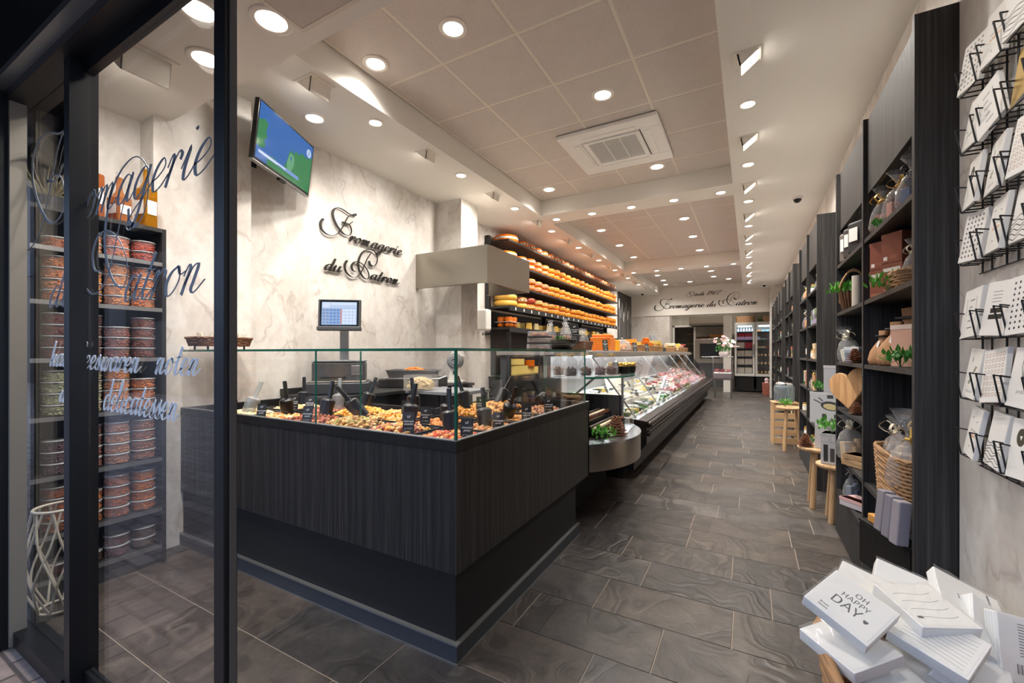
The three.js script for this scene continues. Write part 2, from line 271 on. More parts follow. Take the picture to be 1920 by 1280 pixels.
washer(-2.66, LOB, -0.97, -1, 'wide wedge-shaped wall washer in the low door ceiling above the jar shelf', undefined, 1.6, WASH * 0.4, 0.9);
washer(-0.1, LOB, -1.0, 1, 'wedge-shaped wall washer in the low door ceiling facing the card rack', undefined, 1, WASH * 0.6, 0.9);
// ================================================================ ceiling cassette
{
  const acWhite = std(0xf5f4f1, 0.4);
  const t = thing('air_conditioner', 'square white ceiling air conditioner with a slatted grille', 'air conditioner', [-1.145, CEIL - 0.006, -4.22]);
  const s = 0.46, frame = [];
  for (const [x, z, w, d] of [[0, s - 0.09, 0.92, 0.18], [0, -s + 0.09, 0.92, 0.18], [s - 0.09, 0, 0.18, 0.56], [-s + 0.09, 0, 0.18, 0.56]]) frame.push(rbox(w, 0.034, d, 0.006, x, -0.017, z));
  part('panel_frame', merge(frame), acWhite, t);
  for (let k = 0; k < 4; k++) { part('louvre', rbox(0.5, 0.008, 0.055, 0.003, 0, -0.036, 0.33).rotateX(0).rotateY(k * Math.PI / 2), acWhite, t); }
  part('grille_back', box(0.53, 0.006, 0.53, 0, -0.006, 0), M.darkGrey, t);
  const gf = []; for (const [x, z, w, d] of [[0, 0.248, 0.536, 0.04], [0, -0.248, 0.536, 0.04], [0.248, 0, 0.04, 0.46], [-0.248, 0, 0.04, 0.46], [-0.077, 0, 0.008, 0.46], [0.077, 0, 0.008, 0.46]]) gf.push(box(w, 0.02, d, x, -0.03, z));
  part('grille_frame', merge(gf), acWhite, t);
  const sl = box(0.46, 0.004, 0.007); for (let k = 0; k < 26; k++) part('grille_slat', sl, acWhite, t, [0, -0.034, -0.225 + k * 0.018]);
}
// ================================================================ security camera domes
for (const [x, z, l] of [[0.5, -6.09, 'small white dome camera under the right soffit'], [-2.9, -13.6, 'small dark dome camera under the far end of the left soffit'], [0.35, -13.4, 'small dark dome camera under the far end of the right soffit']]) {
  const t = thing('dome_camera', l, 'camera', [x, SOF, z]);
  part('base', cyl(0.05, 0.055, 0.03, 0, -0.015, 0, 24), M.plasticW, t); part('dome', new THREE.SphereGeometry(0.042, 20, 10, 0, 6.3, Math.PI / 2, Math.PI / 2).translate(0, -0.03, 0), M.blackGloss, t);
}
// ================================================================ nut counter (L-shaped) with glass guard
{
  const t = thing('nut_counter', 'long black wood-grain counter with a corner, holding trays of loose nuts', 'counter');
  const XL = -3.215, ZE = -3.0, ZI = -2.15, XI = -1.76;
  part('front_panel', uvm(slab(XL, CX0, 0.352, CTOP - 0.045, CZ0, CZ0 - 0.03)), M.wood, t);
  part('side_panel', uvm(slab(CX0 - 0.03, CX0, 0.352, CTOP - 0.045, CZ0 - 0.03, ZE)), M.wood, t);
  part('top_rail', uvm(merge([slab(XL, CX0 + 0.002, CTOP - 0.043, CTOP, CZ0 + 0.002, CZ0 - 0.03), slab(CX0 - 0.03, CX0 + 0.002, CTOP - 0.043, CTOP, CZ0 - 0.03, ZE)])), M.blackWood, t);
  part('lower_panel', uvm(merge([slab(XL, CX0 - 0.014, 0.077, 0.35, CZ0 - 0.014, CZ0 - 0.03), slab(CX0 - 0.03, CX0 - 0.014, 0.077, 0.35, CZ0 - 0.03, -2.76)])), M.blackMat, t);
  part('plinth', merge([slab(XL, CX0 + 0.006, 0, 0.077, CZ0 + 0.006, CZ0 - 0.03), slab(CX0 - 0.03, CX0 + 0.006, 0, 0.077, CZ0 - 0.03, -2.78)]), std(0x4b4f56, 0.45, 0.3), t);
  part('plinth_strip', merge([slab(XL, CX0 + 0.008, 0.073, 0.08, CZ0 + 0.008, CZ0 - 0.012), slab(CX0 - 0.012, CX0 + 0.008, 0.073, 0.08, CZ0 - 0.012, -2.782), slab(XL, CX0 + 0.008, 0, 0.005, CZ0 + 0.008, CZ0), slab(CX0, CX0 + 0.008, 0, 0.005, CZ0, -2.782)]), M.alu, t);
  part('end_panel', merge([slab(XL, XL + 0.03, 0, CTOP, CZ0 - 0.03, ZI), slab(XI, CX0, 0.35, CTOP, ZE + 0.02, ZE)]), M.blackWood, t);
  part('inner_panel', merge([slab(XL, XI, 0, CTOP, ZI + 0.02, ZI), slab(XI, XI + 0.02, 0, CTOP, ZI, ZE)]), M.blackMat, t);
  part('deck', merge([slab(XL + 0.03, CX0 - 0.03, 0.775, 0.79, CZ0 - 0.03, ZI + 0.02), slab(XI + 0.02, CX0 - 0.03, 0.775, 0.79, ZI, ZE + 0.02)]), M.blackMat, t);
  part('rim_strip', merge([slab(XL, CX0, CTOP, CTOP + 0.004, CZ0, CZ0 - 0.018), slab(CX0 - 0.018, CX0, CTOP, CTOP + 0.004, CZ0 - 0.018, ZE)]), M.alu, t);
}
{
  const t = thing('glass_guard', 'clear glass guard with green edges standing on the nut counter', 'glass', [0, 0, 0]);
  const Y0 = CTOP + 0.004, Y1 = 1.258, T = 0.008;
  const pane = (a, e, n = 'glass_pane') => { part(n, a, M.glass, t); if (e) part('glass_edge', e, M.glassEdge, t); };
  pane(slab(-3.215, -1.888, Y0, Y1 - 0.011, CZ0 - 0.004, CZ0 - 0.004 - T)); pane(slab(-1.878, CX0 - 0.012, Y0, Y1 - 0.011, CZ0 - 0.004, CZ0 - 0.004 - T));
  pane(slab(CX0 - 0.012, CX0 - 0.004, Y0, Y1 - 0.011, CZ0 - 0.013, -2.925));
  pane(slab(-1.887, -1.879, Y0, Y1 - 0.011, CZ0 - 0.013, -1.668)); pane(slab(-1.34, CX0 - 0.013, Y0, Y1 - 0.011, -2.93, -2.938));
  const e = 0.0025;
  pane(slab(-3.215, -1.884, Y1 - 0.01, Y1, CZ0 - 0.004, -1.69), merge([slab(-3.215, -1.884, Y1 - 0.011, Y1 + 0.001, CZ0 - 0.001, CZ0 - 0.004)]), 'top_pane');
  pane(slab(-1.882, CX0 - 0.004, Y1 - 0.01, Y1, CZ0 - 0.004, -1.69), merge([slab(-1.882, CX0 - 0.001, Y1 - 0.011, Y1 + 0.001, CZ0 - 0.001, CZ0 - 0.004)]), 'top_pane');
  pane(slab(-1.34, CX0 - 0.004, Y1 - 0.01, Y1, -1.692, -2.93), merge([slab(CX0 - 0.004, CX0 - 0.001, Y1 - 0.011, Y1 + 0.001, CZ0 - 0.004, -2.93), slab(-1.34, CX0, Y1 - 0.011, Y1 + 0.001, -2.93, -2.933)]), 'top_pane');
  part('glass_edge', merge([slab(-1.8885, -1.8775, Y0, Y1 - 0.011, CZ0 - 0.003, CZ0 - 0.006), slab(CX0 - 0.013, CX0 - 0.003, Y0, Y1 - 0.011, CZ0 - 0.003, CZ0 - 0.0125), slab(-1.889, -1.877, Y0, Y1 - 0.011, -1.668, -1.6695), slab(CX0 - 0.012, CX0 - 0.003, Y0, Y1 - 0.011, -2.925, -2.93), slab(-1.342, -1.34, Y0, Y1 - 0.011, -2.93, -2.938)]), M.glassEdge, t);
}
// ---------------------------------------------------------------- trays of nuts, scoops and price cards
const NUT = new THREE.IcosahedronGeometry(1, 1), NUTM = std(0xffffff, 0.5), C3 = h => new THREE.Color(h);
const trayW = 0.305, trayD = 0.335, trayH = 0.062;
const trayGeo = (() => {
  const w = trayW - 0.012, d = trayD - 0.012, h = trayH, q = 0.012, l = [];
  l.push(box(w - 2 * q, 0.003, d - 2 * q, 0, 0.0015, 0));
  for (const [x, z, a, b] of [[0, 1, w - q, 0], [0, -1, w - q, 0], [1, 0, 0, d - q], [-1, 0, 0, d - q]]) l.push(box(a || 0.003, h, b || 0.003, x * (w / 2 - q / 2), h / 2, z * (d / 2 - q / 2)));
  for (const z of [1, -1]) l.push(rbox(w, 0.006, 0.014, 0.002, 0, h, z * (d / 2 - 0.007), 1)); for (const x of [1, -1]) l.push(rbox(0.014, 0.006, d, 0.002, x * (w / 2 - 0.007), h, 0, 1));
  return merge(l);
})();
const trayMat = std(0x1b1b1d, 0.28);
function nutPile(name, label, x, y, z, w, d, h, cols, size, ratio, count, group) {
  const t = thing(name, label, 'nuts', [x, y, z], 0, group); t.userData.kind = 'stuff';
  const dome = (u, v) => h * (0.45 + 0.55 * Math.max(0, 1 - (u * u * 0.7 + v * v * 0.7))) * Math.min(1, (1 - Math.max(Math.abs(u), Math.abs(v))) * 5 + 0.35);
  const g = new THREE.PlaneGeometry(w, d, 12, 12).rotateX(-Math.PI / 2), p = g.attributes.position;
  for (let i = 0; i < p.count; i++) p.setY(i, dome(p.getX(i) / w * 2, p.getZ(i) / d * 2) - size * 0.5);
  g.computeVertexNormals(); const c0 = C3(cols[0]); part('nut_bed', g, std(c0, 0.8), t).userData.kind = 'stuff';
  const im = shade(new THREE.InstancedMesh(NUT, NUTM, count)), m = new THREE.Matrix4(), q = new THREE.Quaternion(), e = new THREE.Euler();
  im.name = 'nuts'; im.userData.kind = 'stuff';
  for (let i = 0; i < count; i++) {
    const u = rnd(-0.97, 0.97), v = rnd(-0.97, 0.97), s = size * rnd(0.75, 1.2);
    e.set(rnd(6), rnd(6), rnd(6)); q.setFromEuler(e);
    m.compose(V(u * w / 2, dome(u, v) + rnd(-0.004, 0.004), v * d / 2), q, V(s * ratio[0], s * ratio[1], s * ratio[2])); im.setMatrixAt(i, m);
    const c = C3(pick(cols)); c.offsetHSL(rnd(-0.015, 0.015), 0, rnd(-0.06, 0.06)); im.setColorAt(i, c);
  }
  t.add(im); return t;
}
const scoopGeo = (() => {   // bowl towards -y, handle up
  const bowl = new THREE.CylinderGeometry(0.042, 0.034, 0.11, 20, 1, true, -1.75, 3.5).translate(0, -0.02, 0);
  const back = new THREE.CircleGeometry(0.042, 20, 0, 6.283).rotateX(-Math.PI / 2).translate(0, 0.035, 0);
  const dome = new THREE.SphereGeometry(0.042, 20, 8, 0, 6.283, 0, 1.57).scale(1, 0.5, 1).translate(0, 0.035, 0);
  const inner = new THREE.CylinderGeometry(0.039, 0.031, 0.11, 20, 1, true, -1.75, 3.5).translate(0, -0.02, 0);
  return { bowl: merge([bowl, inner, back, dome]), handle: merge([rbox(0.024, 0.115, 0.017, 0.007, 0, 0.105, -0.004, 3)]) };
})();
const scoopBlack = std(0x151517, 0.3, 0, { side: THREE.DoubleSide }), scoopClear = phys(0xdde2e4, 0.15, { transmission: 0.75, thickness: 0, side: THREE.DoubleSide });
function scoop(x, y, z, turn, lean, side, label, mat = scoopBlack, s = 1) {
  const t = thing('scoop', label, 'scoop', [x, y, z], turn); t.rotation.set(lean, turn, side, 'YXZ'); t.scale.setScalar(s);
  part('bowl', scoopGeo.bowl, mat, t); part('handle', scoopGeo.handle, mat, t);
}
const cardTex = [0, 1, 2].map(k => print(128, 256, (c, w, h) => {
  c.fillStyle = '#17181a'; c.fillRect(0, 0, w, h); c.fillStyle = '#f0f0ee'; c.strokeStyle = '#f0f0ee'; c.lineWidth = 4;
  c.beginPath(); c.moveTo(52, 30); c.bezierCurveTo(30, 60, 90, 60, 72, 22); c.moveTo(46, 42); c.lineTo(84, 36); c.stroke();
  c.font = 'italic bold 24px serif'; c.textAlign = 'center'; c.fillText(['Gemengde', 'Gezouten', 'Gebrande'][k], 64, 96); c.fillText(['noten', 'pinda', 'amandel'][k], 64, 124);
  c.font = '15px sans-serif'; c.fillText('per 100 gram', 64, 165); c.fillText('500 gram', 64, 200); c.font = 'bold 22px sans-serif'; c.fillText(['€2,25', '€1,75', '€2,45'][k], 64, 236);
}));
const cardFace = cardTex.map(t => std(0xffffff, 0.5, 0, { map: t })), cardBody = rbox(0.05, 0.105, 0.003, 0.001, 0, 0.0525, 0, 1), cardPlane = new THREE.PlaneGeometry(0.048, 0.102).translate(0, 0.0525, 0.0018);
function priceCard(x, y, z, turn, tilt, label, s = 1) {
  const t = thing('price_card', label, 'price card', [x, y, z], turn); t.rotation.set(tilt, turn, 0, 'YXZ'); t.scale.setScalar(s);
  part('print', cardPlane, pick(cardFace), part('board', cardBody, M.blackMat, t));
}
// x centre, z centre, what is in it, colours, nut size, proportions, mound height, count
const P = { cashew: [0xe6b872, 0xdba55c, 0xf0cd92], peanut: [0xd98a3c, 0xc97a34, 0xe39a4e], almond: [0xb5622c, 0x9c4f22, 0xc87538], pecan: [0x8a3d22, 0x9d4b2c, 0x74331d], hazel: [0xc9874a, 0xb87238, 0xe0b27c], maca: [0xeed6a0, 0xe4c484, 0xf4e2b8] };
const NUTS = [
  ['dried apricots and candied fruit mixed with nuts', [0xe4762a, 0xd9572c, 0xf09a3a, 0x8c3b24, 0xe8c68c, 0xc06a34], 0.017, [1, .8, .6], 0.062, 230],
  ['nut mix with raisins and yellow fruit cubes', [0xe2b04a, 0xb0552a, 0xe7cfa0, 0x7a2f22, 0xd79a3a, 0xc48a50], 0.015, [1, .8, .7], 0.075, 300],
  ['pale pistachio nut mix', [0xc9a56a, 0xb98c50, 0xd8c48c, 0xa8743c, 0x9aa24a, 0xd2a874], 0.013, [1.2, .7, .6], 0.085, 360],
  ['reddish pecan halves', P.pecan.concat([0xb4674a, 0xc27e5e]), 0.014, [1.5, .6, .7], 0.07, 330],
  ['mixed pale and toasted nuts', P.maca.concat(P.peanut), 0.011, [1, .9, .9], 0.06, 420],
  ['round pale macadamia nuts', P.maca, 0.012, [1, 1, 1], 0.06, 380],
  // second row
  ['small toasted hazelnuts', P.hazel, 0.011, [1, 1, 1], 0.05, 380],
  ['orange coated peanuts', P.peanut, 0.011, [1, .8, .8], 0.05, 420],
  ['salted golden cashews', P.cashew.concat([0xeaa33e]), 0.014, [1.3, .6, .7], 0.08, 330],
  ['yellow roasted corn nuts', [0xe8a83c, 0xf0bb58, 0xdc9430], 0.014, [1, .8, .8], 0.08, 330],
  ['pink almonds in their skin', [0xb06a58, 0xc07e68, 0x9c5344], 0.013, [1.3, .7, .7], 0.06, 330],
  ['cream-coloured peanuts', [0xe8c894, 0xdcb87c, 0xf0d8ae], 0.012, [1.2, .8, .8], 0.06, 340],
  // along the side run
  ['ochre honey peanuts in the tray by the side glass', [0xd9963f, 0xc98432, 0xe4aa58], 0.012, [1, .9, .8], 0.045, 360],
  ['tall heap of golden roasted cashews', [0xe3a54c, 0xd59340, 0xedb968], 0.013, [1.3, .65, .7], 0.1, 420],
  ['purple-brown mixed party nuts by the side glass', [0xb98050, 0x8a4a44, 0xd3a878, 0xa06a4c, 0xc89a70], 0.014, [1.2, .75, .7], 0.07, 330],
  ['caramelised mixed nuts', [0xc98a3c, 0x9a5a28, 0xe0b060], 0.014, [1.2, .8, .7], 0.09, 340],
  ['brown chocolate nuts in the last side tray', [0x6a3a22, 0x8a5030, 0xb07040], 0.013, [1, .9, .8], 0.05, 330],
  ['crunchy rice cracker mix in the last inner tray', [0xc8803a, 0x8c4a24, 0xe0a850], 0.012, [1.3, .6, .6], 0.05, 340],
];
const traySpots = [];
for (let k = 0; k < 6; k++) traySpots.push([-1.06 - trayW / 2 - k * 0.325, -1.42 - trayD / 2]);
for (let k = 0; k < 6; k++) traySpots.push([-1.06 - trayW / 2 - k * 0.325, -1.775 - trayD / 2]);
traySpots[6] = [-1.06 - trayW / 2, -1.775 - trayD / 2];
for (const [i, j] of [[0, 0], [1, 0], [0, 1], [1, 1]]) traySpots.push([-1.06 - trayW / 2 - i * 0.325, -2.28 - j * 0.345]);
traySpots.push([-1.06 - trayW / 2, -2.28 - 0.53 + 0.0], [-1.06 - trayW / 2 - 0.325, -2.81]);
traySpots[12] = [-1.2125, -2.28]; traySpots[13] = [-1.5375, -2.28]; traySpots[14] = [-1.2125, -2.6]; traySpots[15] = [-1.5375, -2.6]; traySpots[16] = traySpots[17] = null;
traySpots.forEach((s, i) => {
  if (!s) return;
  const N = NUTS[i], d = i >= 12 ? 0.31 : trayD, y = 0.79;
  const tr = solo('nut_tray', i >= 12 ? trayGeo.clone().scale(1, 1, 0.93) : trayGeo, trayMat, 'shallow black tray holding ' + N[0], 'tray', [s[0], y, s[1]]);
  nutPile('nut_pile', 'heap of ' + N[0], s[0], y + 0.012, s[1], trayW - 0.034, d - 0.034, N[4], N[1], N[2], N[3], N[5]);
});
// a second, finer run of scoops and cards placed where the photograph shows them
for (const [i, dx, dz, turn, lean, side, clear] of [[0, -0.06, -0.09, 0.35, -0.15, 0.1], [1, -0.02, -0.12, 0.2, -0.12, -0.12], [2, -0.08, -0.1, 0.6, -0.1, 0.75], [3, 0.0, -0.1, 0.4, -0.2, -0.1], [4, 0.02, -0.05, 0.3, 0.1, 0.05], [5, 0.05, 0.0, 0.9, -0.2, -0.35, 1],
  [6, -0.02, 0.02, 0.2, -0.1, 0.12], [7, 0.02, -0.02, 1.3, 0.1, -0.1], [8, 0.03, -0.1, 0.3, -0.1, 0.15], [9, -0.03, -0.08, 0.5, -0.2, -0.3], [10, 0.05, -0.05, 0.3, -0.15, 0.05, 1], [11, 0.0, -0.05, 0.3, -0.2, 0.15], [12, -0.04, 0.06, 0.2, 0.2, -0.35], [13, -0.04, 0.05, 0.3, -0.2, 0.4], [14, -0.02, -0.06, 0.6, -0.15, 0.5], [15, 0.0, -0.03, 1.2, -0.2, -0.7]]) {
  const s = traySpots[i], h = NUTS[i][4]; scoop(s[0] + dx, 0.79 + h + 0.055, s[1] + dz, turn, lean, side, (clear ? 'clear plastic scoop standing in ' : 'black plastic scoop stuck in ') + NUTS[i][0], clear ? scoopClear : scoopBlack);
}
for (const [i, dx, dz, turn, tilt] of [[0, 0.11, 0.02, 0.35, -0.2], [1, 0.12, 0.05, 0.35, -0.15], [3, 0.1, 0.11, 0.35, -0.2], [4, 0.04, 0.13, 0.4, -0.2], [5, 0.06, 0.13, 0.4, -0.2], [6, 0.11, 0.1, 0.35, -0.15], [7, -0.02, 0.12, 0.35, -0.15], [8, 0.1, 0.05, 0.35, -0.15], [9, 0.02, 0.1, 0.35, -0.2], [10, -0.06, 0.1, 0.6, -0.3], [11, 0.1, 0.1, 0.4, -0.2], [12, 0.1, 0.1, 0.5, -0.2], [13, 0.1, 0.08, 0.5, -0.2], [14, 0.1, 0.11, 0.5, -0.2], [15, 0.12, 0.04, 0.5, -0.2]]) {
  const s = traySpots[i]; priceCard(s[0] + dx, 0.79 + NUTS[i][4] * 0.6, s[1] + dz, turn, tilt, 'small black price card stuck in ' + NUTS[i][0], 1.15);
}
// ================================================================ back counter along the left wall
{
  const t = thing('back_counter', 'low black worktop along the marble wall behind the nut counter', 'counter');
  part('cabinet', uvm(slab(WL + 0.002, -2.85, 0, 0.86, -2.17, -4.185)), M.blackWood, t);
  part('worktop', rbox(0.58, 0.03, 2.01, 0.004, -3.108, 0.875, -3.178), M.blackMat, t);
  part('upstand', slab(WL + 0.002, WL + 0.02, 0.89, 0.94, -2.17, -4.185), M.blackMat, t);
}
{ // shop scale with its screen on a post
  const t = thing('shop_scale', 'dark grey counter scale with printer under a touch screen', 'scale', [-3.1, 0.892, -2.52], 0.75);
  part('base', rbox(0.5, 0.1, 0.36, 0.015, 0, 0.05, 0), M.anth, t);
  part('printer', rbox(0.42, 0.17, 0.26, 0.02, 0, 0.185, -0.03), M.darkGrey, t);
  part('printer_lid', rbox(0.42, 0.012, 0.27, 0.004, 0, 0.277, -0.03), M.grey, t);
  const prn = t.children[1]; part('button_panel', merge([rbox(0.09, 0.08, 0.01, 0.004, 0.15, 0.2, 0.102), cyl(0.014, 0.014, 0.012, 0, 0, 0).rotateX(1.57).translate(0.15, 0.2, 0.108)]), M.alu, prn);
  part('label_slot', box(0.2, 0.008, 0.006, -0.04, 0.14, 0.102), M.black, prn);
  part('weighing_plate', rbox(0.46, 0.012, 0.3, 0.004, 0, 0.106, 0.02), M.steel, t);
  part('post', rbox(0.075, 0.3, 0.05, 0.01, 0.02, 0.4, -0.13), M.alu, t);
}
{
  const t = thing('touch_screen', 'small till screen showing a blue grid of buttons on a grey post', 'screen', [-3.03, 1.43, -2.46], 0.62); t.rotation.set(-0.08, 0.62, 0, 'YXZ');
  part('housing', merge([rbox(0.345, 0.25, 0.035, 0.006, 0, 0.135, 0), rbox(0.355, 0.035, 0.06, 0.008, 0, 0.012, 0.006)]), M.darkGrey, t);
  const scr = print(512, 352, (c, w, h) => {
    c.fillStyle = '#9fb6d6'; c.fillRect(0, 0, w, h); c.fillStyle = '#c9d6ea'; c.fillRect(8, 8, 110, 80); c.fillRect(124, 8, 380, 40); c.fillStyle = '#b3c4de'; c.fillRect(124, 52, 380, 40);
    for (let j = 0; j < 5; j++) { for (let i = 0; i < 5; i++) { c.fillStyle = i < 2 ? '#8398bd' : '#6f8fc4'; c.fillRect(10 + i * 52, 106 + j * 48, 46, 40); } c.fillStyle = '#c96a5a'; c.fillRect(272, 106 + j * 48, 18, 40); for (let i = 0; i < 4; i++) { c.fillStyle = '#cdd8ea'; c.fillRect(298 + i * 52, 106 + j * 48, 46, 40); } }
    c.fillStyle = '#55637c'; for (let j = 0; j < 5; j++) for (let i = 0; i < 5; i++) c.fillRect(15 + i * 52, 120 + j * 48, 30, 4);
  });
  part('screen', new THREE.PlaneGeometry(0.285, 0.195).translate(0, 0.14, 0.0185), std(0x222222, 0.25, 0, { map: scr, emissive: 0xffffff, emissiveMap: scr, emissiveIntensity: 0.55 }), t);
  part('bezel', merge([box(0.31, 0.014, 0.004, 0, 0.245, 0.0175), box(0.31, 0.016, 0.004, 0, 0.036, 0.0175), box(0.014, 0.21, 0.004, -0.15, 0.14, 0.0175), box(0.014, 0.21, 0.004, 0.15, 0.14, 0.0175)]), M.blackGloss, t);
}
{ // nut roaster with an aluminium pan on it
  const t = thing('nut_roaster', 'black box-shaped nut roaster under the steel hood', 'oven', [-3.06, 0.892, -3.42], 0.5);
  part('body', rbox(0.62, 0.085, 0.46, 0.008, 0, 0.0425, 0), M.blackMat, t); part('rack', merge([...Array(9)].map((_, k) => rod([-0.3, 0.09, -0.2 + k * 0.05], [0.3, 0.09, -0.2 + k * 0.05], 0.003))), M.chrome, t); part('switch_panel', rbox(0.12, 0.05, 0.01, 0.003, 0.22, 0.04, 0.232), M.alu, t);
  const p = thing('roasting_pan', 'shallow aluminium pan of nuts on the black roaster', 'pan', [-3.06, 0.987, -3.42], 0.5);
  const wall = new THREE.CylinderGeometry(0.36, 0.32, 0.075, 4, 1, true).rotateY(Math.PI / 4).scale(1, 1, 0.62).translate(0, 0.0375, 0);
  part('pan', merge([wall, box(0.44, 0.004, 0.27, 0, 0.002, 0), ...[1, -1].map(s => box(0.52, 0.006, 0.014, 0, 0.075, s * 0.158)), ...[1, -1].map(s => box(0.014, 0.006, 0.32, s * 0.256, 0.075, 0))]), std(0xb8b9ba, 0.38, 0.85, { side: THREE.DoubleSide }), p);
  nutPile('nut_heap', 'small heap of roasted nuts in the aluminium pan', -3.06, 1.0, -3.42, 0.24, 0.16, 0.085, P.peanut, 0.011, [1, .8, .8], 160);
}
{ // grinder: a finned motor on a stand
  const t = thing('nut_grinder', 'grey electric grinder with a finned round motor', 'grinder', [-2.98, 0.892, -4.02], 0.5);
  part('stand', merge([rbox(0.2, 0.03, 0.26, 0.008, 0, 0.015, 0), prism([[-0.07, 0], [0.07, 0], [0.05, 0.15], [-0.05, 0.15]], 0.14, 0.006).translate(0, 0.03, -0.07)]), M.plasticW, t);
  part('motor', merge([cyl(0.085, 0.085, 0.17, 0, 0, 0, 28).rotateX(Math.PI / 2).translate(0, 0.25, 0), cyl(0.05, 0.05, 0.1, 0, 0, 0, 20).rotateX(Math.PI / 2).translate(0, 0.25, -0.13)]), std(0xb5b6b4, 0.4, 0.4), t);
  const fin = new THREE.TorusGeometry(0.086, 0.006, 6, 28); for (let k = 0; k < 6; k++) part('cooling_fin', fin, M.alu, t, [0, 0.25, -0.06 + k * 0.022]);
  part('fan_cover', merge([cyl(0.08, 0.06, 0.03, 0, 0, 0, 28).rotateX(Math.PI / 2).translate(0, 0.25, 0.1), new THREE.TorusGeometry(0.03, 0.006, 6, 20).translate(0, 0.25, 0.118)]), M.grey, t);
  part('feed_neck', merge([cyl(0.05, 0.03, 0.09, 0, 0.35, -0.12), cyl(0.09, 0.06, 0.07, 0.02, 0.34, -0.05)]), M.plasticW, t); part('switch', rbox(0.03, 0.035, 0.012, 0.002, 0, 0.12, 0.07), M.black, t);
}
{ // square clear bin of nuts and a white tablet at the inner worktop
  const t = thing('nut_bin', 'clear square bin of pale nuts on the inner worktop', 'bin', [-2.62, 0.9, -3.02], 0.4);
  const st = thing('inner_worktop', 'grey service table standing inside the nut counter', 'table', [-2.45, 0, -3.2]);
  part('table_top', rbox(0.6, 0.03, 0.5, 0.004, 0, 0.885, 0), M.grey, st); for (const [a, b] of [[-1, -1], [1, -1], [-1, 1], [1, 1]]) part('leg', rbox(0.03, 0.87, 0.03, 0.004, a * 0.27, 0.435, b * 0.22), M.darkGrey, st);
  const w = []; for (const [x, z, a, b] of [[0, .1, .26, .003], [0, -.1, .26, .003], [.13, 0, .003, .2], [-.13, 0, .003, .2]]) w.push(box(a, 0.14, b, x, 0.07, z));
  part('bin', merge([...w, box(0.26, 0.004, 0.2, 0, 0.002, 0)]), M.clear, t);
  nutPile('nut_fill', 'pale nuts filling the clear square bin', -2.62, 0.9, -3.02, 0.22, 0.17, 0.11, [0xc9b080, 0xd8c294], 0.012, [1, .8, .8], 200).rotation.y = 0.4;
}
// ================================================================ extractor hood
{
  const x0 = -3.398, x1 = -2.416, y0 = 1.987, y1 = 2.383, z0 = -3.82, z1 = -4.81, w = 0.012;
  const t = thing('extractor_hood', 'brushed steel box-shaped extractor hood on the marble wall', 'hood');
  part('front_panel', uvm(slab(x1 - w, x1, y0, y1, z0, z1), 2), M.steel, t);
  part('end_panel', uvm(slab(x0, x1 - w, y0, y1, z0, z0 - w), 2), M.steel, t);
  part('end_panel', uvm(slab(-3.01, x1 - w, y0, y1, z1 + w, z1), 2), M.steel, t);
  part('gutter', merge([slab(x1 - 0.05, x1 - w, y0, y0 + 0.012, z0 - w, z1 + w), slab(x0, x1 - 0.05, y0, y0 + 0.012, z0 - w, z0 - 0.05), slab(-3.01, x1 - 0.05, y0, y0 + 0.012, z1 + 0.05, z1 + w)]), M.steel, t);
  const q = (a, b, c, d) => { const g = new THREE.BufferGeometry(); g.setAttribute('position', new THREE.Float32BufferAttribute([a, b, c, a, c, d].flatMap(i => i), 3)); g.computeVertexNormals(); return g; };
  part('inner_slope', merge([q([x1 - .05, y0 + .012, z0 - .05], [x1 - .3, y0 + .25, z0 - .3], [x1 - .3, y0 + .25, z1 + .3], [x1 - .05, y0 + .012, z1 + .05]), q([-3.01, y0 + .012, z0 - .05], [-3.01, y0 + .25, z0 - .3], [x1 - .3, y0 + .25, z0 - .3], [x1 - .05, y0 + .012, z0 - .05])]), std(0x8d8983, 0.4, 0.9, { side: THREE.DoubleSide }), t);
  for (let k = 0; k < 12; k++) part('filter_slat', rbox(0.29, 0.012, 0.02, 0.003, x1 - 0.45, y0 + 0.24, z0 - 0.32 - k * 0.03, 1), M.alu, t);
  part('lid', slab(-3.01, x1 - w, y1 - 0.012, y1, z0 - w, z1 + w), M.steel, t);
}
// towel dispenser
{
  const p = onX(902, 608, -3.02), t = thing('paper_dispenser', 'white wall dispenser with a grey lower window beside the cheese shelves', 'dispenser', [-3.017 + 0.002, 0, 0]);
  t.position.set(-3.38, 1.5, -5.08);
  part('body', rbox(0.19, 0.3, 0.16, 0.03, 0.1, 0.2, 0, 4), M.plasticW, t); part('window', rbox(0.17, 0.1, 0.15, 0.02, 0.1, 0.07, 0, 3), M.clear, t); part('nozzle', merge([cyl(0.012, 0.018, 0.04, 0.1, 0.005, 0), cyl(0.022, 0.022, 0.006, 0.1, -0.013, 0)]), M.alu, t);
}
